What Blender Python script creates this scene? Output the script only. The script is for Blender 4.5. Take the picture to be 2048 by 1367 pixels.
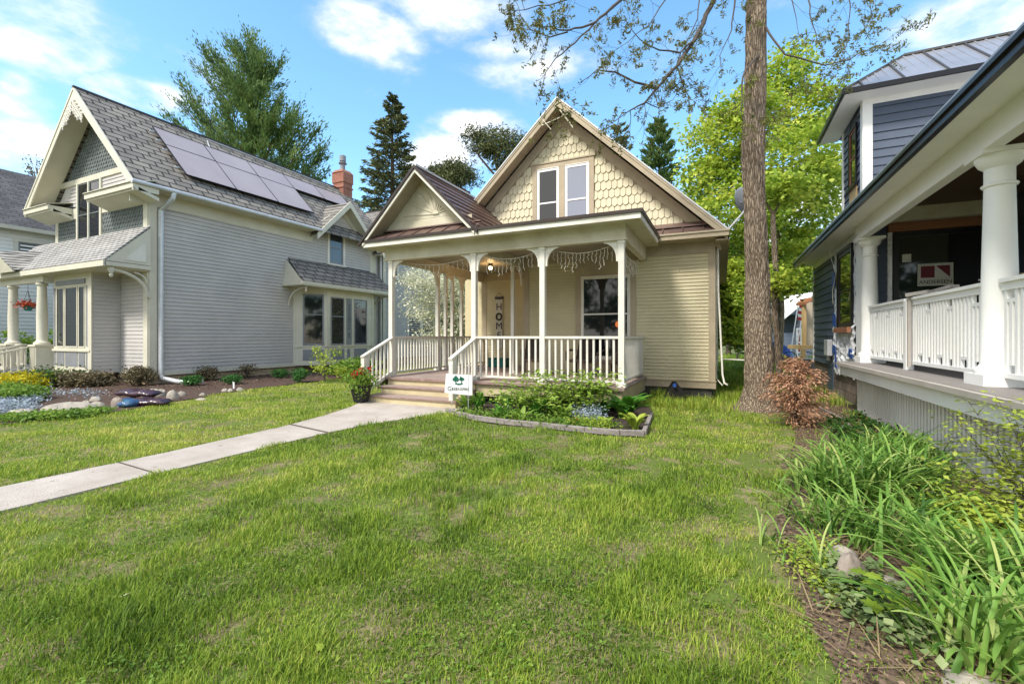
import bpy, math, random
import numpy as np
from mathutils import Vector, Matrix
R=math.radians
random.seed(7); rng=np.random.default_rng(11)
scene=bpy.context.scene
for o in list(bpy.data.objects): bpy.data.objects.remove(o)
COL=scene.collection
# ---------------------------------------------------------------- camera
TH=math.atan(421/900.); SN,CS=math.sin(TH),math.cos(TH); CAMH=1.515
cd=bpy.data.cameras.new('camera'); cam=bpy.data.objects.new('camera',cd); COL.objects.link(cam)
cam.location=(0,0,CAMH); cam.rotation_euler=(R(90),0,TH)
cd.sensor_width=36; cd.lens=900/2048*36; cd.shift_y=-11.5/2048; cd.clip_start=.05; cd.clip_end=3000
scene.camera=cam
scene.render.resolution_x=1024; scene.render.resolution_y=683
def at(px,py,d):
    "world point seen at a picture position at depth d metres"
    l=d*(px-1024)/900.
    return (l*CS-d*SN, l*SN+d*CS, CAMH-(py-672)*d/900.)
def gr(px,py,z=0.0):
    d=900*(CAMH-z)/(py-672.); p=at(px,py,d); return (p[0],p[1])
# ---------------------------------------------------------------- world + sun
SUN_EL,SUN_AZ=50,200   # azimuth: direction the light comes from, clockwise from +Y
w=bpy.data.worlds.new('World'); scene.world=w; w.use_nodes=True
nt=w.node_tree; N=nt.nodes; L=nt.links; N.clear()
out=N.new('ShaderNodeOutputWorld'); bg=N.new('ShaderNodeBackground'); L.new(bg.outputs[0],out.inputs[0])
sky=N.new('ShaderNodeTexSky'); sky.sky_type='NISHITA'; sky.sun_disc=False
sky.sun_elevation=R(SUN_EL); sky.sun_rotation=R(SUN_AZ); sky.air_density=1.0; sky.dust_density=.6; sky.ozone_density=2.0
bg.inputs[1].default_value=0.15
tc=N.new('ShaderNodeTexCoord')
def vm(op,a,b=None):
    n=N.new('ShaderNodeVectorMath'); n.operation=op
    L.new(a,n.inputs[0])
    if b is not None:
        if isinstance(b,(tuple,list)): n.inputs[1].default_value=b
        else: L.new(b,n.inputs[1])
    return n
def mm(op,a,b=None,clamp=False):
    n=N.new('ShaderNodeMath'); n.operation=op; n.use_clamp=clamp
    for i,s in enumerate((a,b)):
        if s is None: continue
        if isinstance(s,(int,float)): n.inputs[i].default_value=s
        else: L.new(s,n.inputs[i])
    return n.outputs[0]
DIR=tc.outputs['Generated']
nz=N.new('ShaderNodeTexNoise'); nz.inputs['Scale'].default_value=5.5; nz.inputs['Detail'].default_value=9; nz.inputs['Roughness'].default_value=.6
st=vm('MULTIPLY',DIR,(1,1,2.2)); L.new(st.outputs[0],nz.inputs['Vector'])
nz2=N.new('ShaderNodeTexNoise'); nz2.inputs['Scale'].default_value=2.6; nz2.inputs['Detail'].default_value=6; nz2.inputs['Roughness'].default_value=.55
st2=vm('MULTIPLY',DIR,(1,1,3.2)); L.new(st2.outputs[0],nz2.inputs['Vector'])
def pdir(px,py):
    v=Vector(at(px,py,1))-Vector((0,0,CAMH)); return tuple(v.normalized())
mask=None
for q_ in ((50,40,.12,.10,1.2),(130,90,.09,.06,1.1),(270,185,.10,.035,1.2),(730,60,.13,.055,1.2),(900,20,.18,.05,.9),(1000,100,.12,.03,.6),(950,250,.12,.035,1.1),(880,310,.12,.07,1.0),(1960,30,.12,.05,1.2),(2060,10,.12,.07,1.1),(40,330,.2,.07,.9),(1640,500,.4,.25,.95),(30,170,.05,.05,.8),(1100,140,.3,.05,.45),((-.25,-.8,.55),.95,.9,1.6),((.9,-.2,.4),.7,.6,1.3),((-.95,-.3,.3),.6,.6,1.2),((0,-.1,1),.55,.42,1.4)):
    if len(q_)==4: c,a,b,s=q_  # unseen clouds behind and overhead, added as fill light
    else: c=pdir(q_[0],q_[1]); a,b,s=q_[2:]
    sv=vm('SUBTRACT',DIR,c); sc=vm('MULTIPLY',sv.outputs[0],(1/a,1/a,1/b)); ln=N.new('ShaderNodeVectorMath'); ln.operation='LENGTH'; L.new(sc.outputs[0],ln.inputs[0])
    q=mm('SUBTRACT',1.05,ln.outputs['Value']); q=mm('MULTIPLY',q,s); q=mm('MAXIMUM',q,0.0)
    q=mm('MINIMUM',q,.66 if len(q_)!=4 else 1.3)
    mask=q if mask is None else mm('MAXIMUM',mask,q)
t1=mm('SUBTRACT',nz.outputs['Fac'],.5); t1=mm('MULTIPLY',t1,2.1)
t2=mm('SUBTRACT',nz2.outputs['Fac'],.52); t2=mm('MULTIPLY',t2,.5)
tot=mm('ADD',mask,t1); tot=mm('ADD',tot,t2)
mr=N.new('ShaderNodeMapRange'); mr.interpolation_type='SMOOTHSTEP'; mr.inputs['From Min'].default_value=.10; mr.inputs['From Max'].default_value=.92; L.new(tot,mr.inputs['Value'])
cmix=N.new('ShaderNodeMix'); cmix.data_type='RGBA'; cmix.inputs[0].default_value=.5
L.new(mr.outputs[0],cmix.inputs[0])
hsv=N.new('ShaderNodeHueSaturation'); hsv.inputs['Saturation'].default_value=1.13; hsv.inputs['Value'].default_value=1.30; hsv.inputs['Hue'].default_value=.488; L.new(sky.outputs[0],hsv.inputs['Color'])
L.new(hsv.outputs[0],cmix.inputs[6])
cr=N.new('ShaderNodeMix'); cr.data_type='RGBA'; cr.inputs[6].default_value=(3.3,3.45,3.75,1); cr.inputs[7].default_value=(6.6,6.45,6.2,1)
cm_=N.new('ShaderNodeMapRange'); cm_.inputs['From Min'].default_value=.25; cm_.inputs['From Max'].default_value=1.15; L.new(tot,cm_.inputs['Value']); L.new(cm_.outputs[0],cr.inputs[0]); L.new(cr.outputs[2],cmix.inputs[7])
L.new(cmix.outputs[2],bg.inputs[0])
sd=bpy.data.lights.new('sun','SUN'); sd.energy=2.6; sd.angle=R(12); sd.color=(1,.955,.88)
so=bpy.data.objects.new('sun',sd); COL.objects.link(so)
az=R(SUN_AZ); sv=Vector((math.sin(az)*math.cos(R(SUN_EL)),math.cos(az)*math.cos(R(SUN_EL)),math.sin(R(SUN_EL))))
so.rotation_euler=sv.to_track_quat('Z','Y').to_euler()
scene.view_settings.view_transform='Standard'; scene.view_settings.look='None'; scene.view_settings.exposure=0.95; scene.view_settings.gamma=1
# ---------------------------------------------------------------- materials
def newmat(name):
    m=bpy.data.materials.new(name); m.use_nodes=True; nt=m.node_tree; return m,nt,nt.nodes,nt.links,nt.nodes['Principled BSDF']
def pbr(name,c,c2=None,scale=3,rough=.75,bump=0,bscale=None,metal=0,stretch=(1,1,1),detail=6,spec=.4,lo=.35,hi=.65,spots=None,uvobj=False):
    m,nt,N,L,b=newmat(name); b.inputs['Roughness'].default_value=rough; b.inputs['Metallic'].default_value=metal; b.inputs['Specular IOR Level'].default_value=spec
    g=N.new('ShaderNodeNewGeometry'); mp=N.new('ShaderNodeMapping'); mp.inputs['Scale'].default_value=stretch
    if uvobj:
        t=N.new('ShaderNodeTexCoord'); L.new(t.outputs['Object'],mp.inputs['Vector'])
    else: L.new(g.outputs['Position'],mp.inputs['Vector'])
    if c2 is None: c2=tuple(x*.82 for x in c)
    n=N.new('ShaderNodeTexNoise'); n.inputs['Scale'].default_value=scale; n.inputs['Detail'].default_value=detail; n.inputs['Roughness'].default_value=.62; L.new(mp.outputs[0],n.inputs['Vector'])
    r=N.new('ShaderNodeValToRGB'); r.color_ramp.elements[0].position=lo; r.color_ramp.elements[1].position=hi
    r.color_ramp.elements[0].color=(*c2,1); r.color_ramp.elements[1].color=(*c,1); L.new(n.outputs['Fac'],r.inputs[0])
    src=r.outputs[0]
    if spots:   # (colour, scale, threshold)
        n3=N.new('ShaderNodeTexNoise'); n3.inputs['Scale'].default_value=spots[1]; n3.inputs['Detail'].default_value=8; n3.inputs['Roughness'].default_value=.7; L.new(mp.outputs[0],n3.inputs['Vector'])
        mr=N.new('ShaderNodeMapRange'); mr.inputs['From Min'].default_value=spots[2]; mr.inputs['From Max'].default_value=spots[2]+.05; L.new(n3.outputs['Fac'],mr.inputs['Value'])
        mx=N.new('ShaderNodeMix'); mx.data_type='RGBA'; L.new(mr.outputs[0],mx.inputs[0]); L.new(src,mx.inputs[6]); mx.inputs[7].default_value=(*spots[0],1); src=mx.outputs[2]
    L.new(src,b.inputs['Base Color'])
    if bump:
        n2=N.new('ShaderNodeTexNoise'); n2.inputs['Scale'].default_value=bscale or scale*6; n2.inputs['Detail'].default_value=6; L.new(mp.outputs[0],n2.inputs['Vector'])
        bp=N.new('ShaderNodeBump'); bp.inputs['Strength'].default_value=bump; bp.inputs['Distance'].default_value=.02; L.new(n2.outputs['Fac'],bp.inputs['Height']); L.new(bp.outputs[0],b.inputs['Normal'])
    return m
def brick(name,u,v,cols,mortar,bw,bh,msize=.01,rough=.85,ku=1,kv=1,bump=.6,off=.5):
    "cols: two tile colours; u,v: axis letters of world position; kv scales v to slope length"
    m,nt,N,L,b=newmat(name); b.inputs['Roughness'].default_value=rough; b.inputs['Specular IOR Level'].default_value=.25
    g=N.new('ShaderNodeNewGeometry'); s=N.new('ShaderNodeSeparateXYZ'); L.new(g.outputs['Position'],s.inputs[0])
    def ax(a,k):
        q=N.new('ShaderNodeMath'); q.operation='MULTIPLY'; L.new(s.outputs['XYZ'.index(a)],q.inputs[0]); q.inputs[1].default_value=k; return q.outputs[0]
    c=N.new('ShaderNodeCombineXYZ'); L.new(ax(u,ku),c.inputs[0]); L.new(ax(v,kv),c.inputs[1])
    t=N.new('ShaderNodeTexBrick'); L.new(c.outputs[0],t.inputs['Vector']); t.offset=off
    t.inputs['Color1'].default_value=(*cols[0],1); t.inputs['Color2'].default_value=(*cols[1],1); t.inputs['Mortar'].default_value=(*mortar,1)
    t.inputs['Scale'].default_value=1; t.inputs['Brick Width'].default_value=bw; t.inputs['Row Height'].default_value=bh; t.inputs['Mortar Size'].default_value=msize; t.inputs['Mortar Smooth'].default_value=.2
    n=N.new('ShaderNodeTexNoise'); n.inputs['Scale'].default_value=2.3; n.inputs['Detail'].default_value=8; L.new(g.outputs['Position'],n.inputs['Vector'])
    mr=N.new('ShaderNodeMapRange'); mr.inputs['From Min'].default_value=.3; mr.inputs['From Max'].default_value=.7; mr.inputs['To Min'].default_value=.78; mr.inputs['To Max'].default_value=1.15; L.new(n.outputs['Fac'],mr.inputs['Value'])
    mx=N.new('ShaderNodeVectorMath'); mx.operation='SCALE'; L.new(t.outputs['Color'],mx.inputs[0]); L.new(mr.outputs[0],mx.inputs['Scale'])
    L.new(mx.outputs[0],b.inputs['Base Color'])
    bp=N.new('ShaderNodeBump'); bp.invert=True; bp.inputs['Strength'].default_value=bump; bp.inputs['Distance'].default_value=.015; L.new(t.outputs['Fac'],bp.inputs['Height']); L.new(bp.outputs[0],b.inputs['Normal'])
    return m
def leafmat(name,cols,trans=.35,rough=.5,nscale=1.2,kn=1.3,kr=.5):
    "cols: dark..light ramp by per-leaf random plus clump noise"
    m,nt,N,L,b=newmat(name); b.inputs['Roughness'].default_value=rough; b.inputs['Specular IOR Level'].default_value=.25
    a=N.new('ShaderNodeAttribute'); a.attribute_name='rnd'
    g=N.new('ShaderNodeNewGeometry'); n=N.new('ShaderNodeTexNoise'); n.inputs['Scale'].default_value=nscale; n.inputs['Detail'].default_value=3; L.new(g.outputs['Position'],n.inputs['Vector'])
    q=N.new('ShaderNodeMath'); q.operation='MULTIPLY_ADD'; L.new(n.outputs['Fac'],q.inputs[0]); q.inputs[1].default_value=kn; q.inputs[2].default_value=.5-kn*.5-kr*.5
    q2=N.new('ShaderNodeMath'); q2.operation='MULTIPLY_ADD'; L.new(a.outputs['Fac'],q2.inputs[0]); q2.inputs[1].default_value=kr; L.new(q.outputs[0],q2.inputs[2])
    r=N.new('ShaderNodeValToRGB'); el=r.color_ramp.elements
    while len(el)<len(cols): el.new(.5)
    for i,c in enumerate(cols): el[i].position=i/(len(cols)-1); el[i].color=(*c,1)
    L.new(q2.outputs[0],r.inputs[0]); L.new(r.outputs[0],b.inputs['Base Color'])
    tr=N.new('ShaderNodeBsdfTranslucent'); L.new(r.outputs[0],tr.inputs[0]); mx=N.new('ShaderNodeMixShader'); mx.inputs[0].default_value=trans
    L.new(b.outputs[0],mx.inputs[1]); L.new(tr.outputs[0],mx.inputs[2]); L.new(mx.outputs[0],N['Material Output'].inputs['Surface'])
    return m
def glassmat(name,c=(.012,.014,.016),rough=.04):
    m,nt,N,L,b=newmat(name)
    g=N.new('ShaderNodeNewGeometry'); n=N.new('ShaderNodeTexNoise'); n.inputs['Scale'].default_value=.9; n.inputs['Detail'].default_value=2; L.new(g.outputs['Position'],n.inputs['Vector'])
    bp=N.new('ShaderNodeBump'); bp.inputs['Strength'].default_value=.06; bp.inputs['Distance'].default_value=.05; L.new(n.outputs['Fac'],bp.inputs['Height']); L.new(bp.outputs[0],b.inputs['Normal'])
    b.inputs['Base Color'].default_value=(*c,1); b.inputs['Roughness'].default_value=rough; b.inputs['Specular IOR Level'].default_value=.7; b.inputs['IOR'].default_value=1.52
    return m
def emit(name,c,s):
    m,nt,N,L,b=newmat(name); b.inputs['Emission Color'].default_value=(*c,1); b.inputs['Emission Strength'].default_value=s; b.inputs['Base Color'].default_value=(*c,1); return m
M={}
M['beige']=pbr('beige_clapboard_paint',(.61,.54,.345),(.52,.45,.285),scale=1.4,rough=.7,bump=.15,spots=((.30,.22,.15),5,.67))
M['lapbeige']=pbr('beige_lap_shade_line',(.13,.10,.06),scale=9,rough=.9)  # lap colours: painted shadow lines under the boards
M['lapgray']=pbr('gray_lap_shade_line',(.045,.045,.05),scale=9,rough=.9)
M['lapwhite']=pbr('white_lap_shade_line',(.30,.30,.29),scale=9,rough=.9)
M['lapnavy']=pbr('navy_lap_shade_line',(.01,.013,.02),scale=9,rough=.9)
M['beige_sh']=pbr('beige_shingle_paint',(.62,.56,.39),(.55,.49,.34),scale=2.5,rough=.7,bump=.15)
M['tan']=pbr('tan_trim_paint',(.42,.345,.235),(.35,.285,.195),scale=2,rough=.65,bump=.1)
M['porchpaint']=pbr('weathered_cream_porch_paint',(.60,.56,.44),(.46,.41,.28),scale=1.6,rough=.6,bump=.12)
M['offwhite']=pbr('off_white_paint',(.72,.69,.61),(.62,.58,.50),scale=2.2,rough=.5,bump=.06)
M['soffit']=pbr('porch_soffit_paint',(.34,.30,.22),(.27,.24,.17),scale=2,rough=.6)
M['brownmetal']=pbr('brown_metal_roofing',(.22,.145,.125),(.155,.098,.082),scale=1.2,rough=.36,metal=.4)
M['darktrim']=pbr('dark_brown_metal_edge',(.05,.036,.03),scale=3,rough=.4,metal=.3)
M['deck']=pbr('porch_floor_paint',(.36,.27,.24),(.28,.21,.18),scale=2.5,rough=.6,bump=.1)
M['stepnose']=pbr('brown_step_tread_paint',(.20,.12,.10),(.32,.23,.2),scale=6,rough=.6)
M['stepcream']=pbr('cream_step_riser_paint',(.56,.47,.29),(.46,.38,.23),scale=3,rough=.65,bump=.1)
M['shadowdark']=pbr('dark_crawlspace_shade',(.03,.026,.02),scale=4,rough=.9)  # near-black colour stands for the shade under the porch
M['stone']=pbr('dark_fieldstone_foundation',(.09,.085,.08),(.05,.047,.042),scale=5,rough=.9,bump=.6,bscale=9)
M['glass']=glassmat('dark_window_glass'); M['glass2']=glassmat('pale_curtained_glass',(.22,.24,.30),.12); M['glass3']=glassmat('slate_glass',(.05,.06,.07),.08)
M['white']=pbr('white_house_paint',(.86,.85,.81),(.79,.78,.74),scale=1.5,rough=.5,bump=.03)
M['cream']=pbr('cream_trim_paint',(.62,.59,.48),(.55,.52,.42),scale=1.5,rough=.55,bump=.04)
M['gray']=pbr('gray_clapboard_paint',(.50,.475,.45),(.43,.41,.39),scale=.9,rough=.65,bump=.06)
M['skirtshade']=pbr('skirt_gap_shade',(.07,.07,.07),scale=3,rough=.8)
M['graydark']=pbr('dark_gray_clapboard_paint',(.20,.20,.20),(.165,.165,.165),scale=1.2,rough=.65)
M['fish']=pbr('slate_green_shingle_paint',(.13,.15,.145),(.095,.11,.107),scale=3,rough=.6)
M['panel']=pbr('medium_gray_panel_paint',(.24,.245,.26),scale=3,rough=.6)
M['galv']=pbr('galvanised_gutter_metal',(.62,.63,.64),(.52,.53,.54),scale=3,rough=.35,metal=.25)
M['solar']=pbr('solar_cell_glass',(.37,.31,.305),(.32,.265,.265),scale=.8,rough=.3,spec=.5)
M['solarframe']=pbr('thin_dark_panel_frame',(.03,.03,.035),scale=5,rough=.4,metal=.5)
M['roofX']=brick('gray_roof_shingles_side','Y','Z',((.26,.235,.205),(.18,.165,.15)),(.035,.033,.03),.5,.26,.028,kv=1.35)
M['roofY']=brick('gray_roof_shingles_front','X','Z',((.23,.21,.19),(.17,.155,.14)),(.05,.047,.045),.45,.2,.015,kv=1.35)
M['roofP']=brick('pale_porch_roof_shingles','X','Z',((.42,.405,.385),(.34,.33,.315)),(.06,.06,.06),.30,.095,.016,kv=1.0)
M['roofW']=brick('weathered_dark_shingles','Y','Z',((.13,.125,.13),(.08,.078,.08)),(.03,.03,.03),.4,.14,.012,kv=1.3)
M['brickred']=brick('chimney_brick','Y','Z',((.36,.13,.08),(.28,.10,.065)),(.30,.25,.21),.22,.075,.008)
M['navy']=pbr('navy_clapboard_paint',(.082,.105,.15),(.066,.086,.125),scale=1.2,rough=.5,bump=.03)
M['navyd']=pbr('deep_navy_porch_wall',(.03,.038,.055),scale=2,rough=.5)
M['blackmetal']=pbr('black_gutter_metal',(.018,.018,.02),scale=3,rough=.28,metal=.4)
M['graymetal']=pbr('pale_metal_roofing',(.42,.42,.45),(.34,.34,.36),scale=1.1,rough=.32,metal=.55,stretch=(1,1,1))
M['seam']=pbr('dark_roof_seam',(.09,.085,.08),scale=2,rough=.4,metal=.4)
M['shrubleaf']=leafmat('pale_green_shrub_leaves',((.13,.24,.03),(.28,.42,.06),(.48,.58,.13)),trans=.4,nscale=3)
M['woodceil']=pbr('stained_ceiling_boards',(.11,.065,.04),(.07,.04,.025),scale=2,rough=.5,stretch=(1,8,1))
M['rawwood']=pbr('raw_red_lumber',(.32,.14,.07),(.24,.10,.05),scale=3,rough=.7,stretch=(1,1,9))
M['pine']=pbr('new_yellow_lumber',(.55,.38,.17),(.45,.3,.13),scale=3,rough=.7,stretch=(6,6,1))
M['block']=brick('brown_foundation_block','Y','Z',((.24,.19,.15),(.19,.15,.12)),(.10,.085,.07),.42,.21,.012)
M['stonefound']=brick('tan_stone_foundation','Y','Z',((.50,.40,.27),(.42,.30,.20)),(.3,.26,.2),.4,.12,.012)
M['wrap']=pbr('white_house_wrap',(.78,.78,.78),(.48,.49,.50),scale=14,rough=.5,bump=.9,bscale=12,lo=.3,hi=.55)
M['tape']=pbr('blue_tape',(.02,.08,.33),scale=6,rough=.45)
M['deckgray']=pbr('gray_deck_boards',(.24,.215,.20),(.19,.17,.155),scale=3,rough=.6,stretch=(12,1,1))
M['decknose']=pbr('taupe_deck_edge',(.45,.41,.37),(.38,.34,.3),scale=3,rough=.6)
M['plastic']=pbr('black_planter_plastic',(.025,.024,.026),scale=6,rough=.45)
M['concrete']=pbr('pale_concrete_walk',(.47,.42,.37),(.36,.31,.265),scale=1.6,rough=.9,bump=.5,bscale=60,spots=((.27,.225,.19),7,.60))
M['joint']=pbr('walk_joint_dirt',(.09,.075,.055),scale=12,rough=.9)
M['mulch']=pbr('brown_bark_mulch',(.115,.068,.048),(.03,.018,.013),scale=26,rough=.9,bump=1.0,bscale=38)
M['mulch2']=pbr('dry_leaf_mulch',(.20,.135,.09),(.055,.035,.024),scale=20,rough=.9,bump=1.0,bscale=30)
M['bedsoil']=pbr('dark_bed_soil',(.07,.048,.036),(.03,.022,.016),scale=16,rough=.95,bump=.8)
M['timber']=pbr('weathered_gray_timber',(.34,.30,.28),(.20,.175,.16),scale=7,rough=.85,bump=.7,stretch=(1,4,4))
M['rock']=pbr('pale_fieldstone',(.40,.36,.29),(.24,.21,.18),scale=4,rough=.85,bump=.7,bscale=14)
M['rock2']=pbr('pinkish_fieldstone',(.33,.27,.225),(.2,.165,.14),scale=5,rough=.85,bump=.7,bscale=14)
M['bark_plain']=pbr('furrowed_gray_bark',(.27,.20,.145),(.12,.085,.06),scale=5,rough=.95,bump=1,bscale=26,stretch=(1,1,.28))
def barkmat(name,c,dk):
    m,nt,N,L,b=newmat(name); b.inputs['Roughness'].default_value=.95; b.inputs['Specular IOR Level'].default_value=.15
    g=N.new('ShaderNodeNewGeometry'); w_=N.new('ShaderNodeTexNoise'); w_.inputs['Scale'].default_value=2.2; w_.inputs['Detail'].default_value=3; L.new(g.outputs['Position'],w_.inputs['Vector'])
    mixv=N.new('ShaderNodeMix'); mixv.data_type='VECTOR'; mixv.inputs[0].default_value=.09; L.new(g.outputs['Position'],mixv.inputs[4]); L.new(w_.outputs['Color'],mixv.inputs[5])
    mp=N.new('ShaderNodeMapping'); mp.inputs['Scale'].default_value=(34,34,3.6); L.new(mixv.outputs[1],mp.inputs['Vector'])
    v=N.new('ShaderNodeTexVoronoi'); v.feature='DISTANCE_TO_EDGE'; v.inputs['Scale'].default_value=1; L.new(mp.outputs[0],v.inputs['Vector'])
    n=N.new('ShaderNodeTexNoise'); n.inputs['Scale'].default_value=1.4; n.inputs['Detail'].default_value=9; n.inputs['Roughness'].default_value=.7; L.new(mp.outputs[0],n.inputs['Vector'])
    a=N.new('ShaderNodeMapRange'); a.inputs['From Max'].default_value=.22; L.new(v.outputs['Distance'],a.inputs['Value'])
    q=N.new('ShaderNodeMath'); q.operation='MULTIPLY'; L.new(a.outputs[0],q.inputs[0]); L.new(n.outputs['Fac'],q.inputs[1])
    r=N.new('ShaderNodeValToRGB'); r.color_ramp.elements[0].position=.05; r.color_ramp.elements[1].position=.6; r.color_ramp.elements[0].color=(*dk,1); r.color_ramp.elements[1].color=(*c,1); L.new(q.outputs[0],r.inputs[0]); L.new(r.outputs[0],b.inputs['Base Color'])
    bp=N.new('ShaderNodeBump'); bp.inputs['Strength'].default_value=1; bp.inputs['Distance'].default_value=.03; L.new(q.outputs[0],bp.inputs['Height']); L.new(bp.outputs[0],b.inputs['Normal']); return m
M['bark']=barkmat('furrowed_gray_bark',(.37,.295,.215),(.10,.073,.052))
M['twig']=pbr('dark_twig_bark',(.10,.08,.065),(.055,.045,.04),scale=9,rough=.9)
M['trunkdark']=pbr('brown_conifer_bark',(.13,.09,.065),(.07,.05,.035),scale=6,rough=.9,bump=.6)
M['red']=pbr('red_petals',(.55,.02,.02),(.35,.01,.012),scale=20,rough=.5)
M['orange']=pbr('orange_flower_cluster',(.50,.09,.03),(.35,.05,.02),scale=20,rough=.6)
M['signwhite']=pbr('white_sign_panel',(.82,.82,.81),(.78,.78,.77),scale=3,rough=.45)
M['signgreen']=pbr('dark_green_print',(.01,.13,.08),scale=9,rough=.5)
M['ink']=pbr('dark_ink',(.05,.06,.05),scale=9,rough=.5)
M['blackp']=pbr('black_lettering_paint',(.015,.013,.012),scale=9,rough=.6)
M['oldwood']=pbr('whitewashed_sign_board',(.56,.52,.44),(.42,.39,.32),scale=8,rough=.8)
M['dish']=pbr('gray_dish_enamel',(.30,.31,.34),(.25,.26,.28),scale=2,rough=.4)
M['purple']=pbr('dark_glossy_purple_plastic',(.06,.025,.04),(.03,.014,.022),scale=9,rough=.22,spec=.7)
M['blueplas']=pbr('blue_printed_plastic',(.03,.06,.20),(.05,.14,.20),scale=7,rough=.25,spec=.7)
M['wicker']=pbr('dark_brown_wicker',(.05,.032,.025),(.03,.02,.015),scale=30,rough=.7,bump=.6)
M['teal']=pbr('teal_plastic_tub',(.01,.16,.14),scale=5,rough=.4)
M['wire']=pbr('white_wire_light_string',(.75,.72,.62),scale=5,rough=.5)
M['bluegray']=pbr('blue_gray_shed_siding',(.12,.15,.20),(.10,.125,.17),scale=1,rough=.6,stretch=(1,1,20))
M['redpaint']=pbr('red_door_panel_paint',(.45,.03,.03),scale=4,rough=.5)
M['silver']=pbr('silver_ladder_metal',(.55,.55,.55),scale=6,rough=.35,metal=.7)
M['flagred']=pbr('flag_red_cloth',(.5,.04,.05),scale=6,rough=.8)
# foliage
M['grass']=leafmat('lawn_grass_blades',((.045,.095,.010),(.175,.29,.028),(.34,.44,.05),(.60,.58,.15)),trans=.38,nscale=2.0,kn=.9,kr=.85)
M['straw']=leafmat('dry_thatch',((.16,.11,.06),(.27,.20,.11),(.34,.27,.16)),trans=.15,nscale=3)
M['maple']=leafmat('spring_maple_leaves',((.10,.19,.02),(.28,.41,.05),(.50,.58,.08),(.78,.72,.16)),trans=.42,nscale=.9,kn=1.0,kr=.75)
M['pineneedle']=leafmat('pine_needles',((.03,.075,.03),(.11,.19,.055),(.26,.34,.10)),trans=.25,nscale=.9)
M['spruce']=leafmat('spruce_needles',((.05,.065,.03),(.11,.13,.05),(.20,.21,.08)),trans=.15,nscale=.5)
M['dkleaf']=leafmat('deep_green_leaves',((.02,.055,.012),(.05,.12,.02),(.10,.20,.03)),trans=.3,nscale=.8)
M['midleaf']=leafmat('mid_green_leaves',((.08,.17,.025),(.17,.29,.04),(.34,.46,.08)),trans=.4,nscale=2)
M['bud']=leafmat('opening_bud_leaves',((.10,.09,.03),(.18,.18,.05),(.26,.28,.07)),trans=.35,nscale=2)
M['blossom']=leafmat('white_blossom',((.28,.34,.12),(.72,.72,.55),(.9,.9,.8)),trans=.3,nscale=1.6)
M['lily']=leafmat('daylily_blades',((.04,.11,.018),(.13,.27,.04),(.24,.40,.08),(.46,.50,.17)),trans=.35,rough=.5,nscale=2,kn=.8,kr=.8)
M['yellowgreen']=leafmat('yellow_green_leaves',((.20,.30,.03),(.36,.46,.06),(.55,.58,.12)),trans=.4,nscale=2.5)
M['hosta']=leafmat('hosta_leaves',((.04,.14,.02),(.09,.25,.03),(.20,.36,.06)),trans=.3,rough=.4,nscale=2)
M['mulchchip']=leafmat('bark_and_leaf_chips',((.03,.018,.012),(.13,.08,.05),(.34,.24,.16)),trans=.05,nscale=6,kn=.7,kr=.9)
M['drybrown']=leafmat('dry_brown_needles',((.20,.09,.05),(.46,.25,.15),(.66,.42,.28)),trans=.2,nscale=4)
M['yellow']=leafmat('yellow_ground_flowers',((.25,.30,.02),(.55,.48,.02),(.70,.60,.04)),trans=.3,nscale=2)
M['bluefl']=leafmat('pale_blue_flowers',((.12,.19,.08),(.36,.42,.50),(.62,.66,.74)),trans=.3,nscale=6)
M['boxwood']=leafmat('boxwood_leaves',((.02,.08,.02),(.05,.16,.03),(.09,.24,.05)),trans=.2,nscale=4)
M['bronze']=leafmat('bronze_shrub_leaves',((.08,.07,.04),(.16,.13,.07),(.24,.20,.10)),trans=.2,nscale=5)
M['ivy']=leafmat('ivy_leaves',((.08,.13,.05),(.18,.25,.09),(.42,.46,.22)),trans=.25,nscale=5)
# ---------------------------------------------------------------- object helpers
def tag(o,label=None,cat=None,group=None,kind=None):
    if label: o['label']=label
    if cat: o['category']=cat
    if group: o['group']=group
    if kind: o['kind']=kind
    return o
def thing(name,label,cat,loc=(0,0,0),group=None,rz=0):
    o=bpy.data.objects.new(name,None); COL.objects.link(o); o.location=loc; o.rotation_euler=(0,0,rz); o.empty_display_size=.2
    return tag(o,label,cat,group)
def worldloc(o):
    v=Vector((0,0,0))
    while o is not None: v+=o.location; o=o.parent
    return v
def link(name,me,mat,parent=None,origin=None):
    if mat is not None:
        for m_ in (mat if isinstance(mat,(list,tuple)) else [mat]): me.materials.append(m_)
    o=bpy.data.objects.new(name,me); COL.objects.link(o)
    if parent is not None:
        o.parent=parent; off=worldloc(parent)
        if off.length>0: me.transform(Matrix.Translation(-off))
    elif origin is not None:
        me.transform(Matrix.Translation(-Vector(origin))); o.location=origin
    return o
def kids(o): return [c for c in COL.objects if c.parent==o]
def dup(o,loc=None,rz=None,label=None,scale=None,parent=None):
    c=o.copy(); COL.objects.link(c)
    if parent is not None: c.parent=parent
    if loc is not None: c.location=loc
    if rz is not None: c.rotation_euler=(0,0,rz)
    if scale is not None: c.scale=(scale,)*3 if isinstance(scale,(int,float)) else scale
    if label: c['label']=label
    for k in kids(o):
        dup(k,parent=c)
    return c
SPLIT={'clapboard','corner_board','scalloped_shingles','porch_skirt_board','window_casing','crawlspace_shade_screen','bay_panel','tape_patch','lap_siding','frieze','bay_trim','mounting_rail','loose_cable','dormer_siding','porch_cornice','window_label','conduit'}
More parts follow.
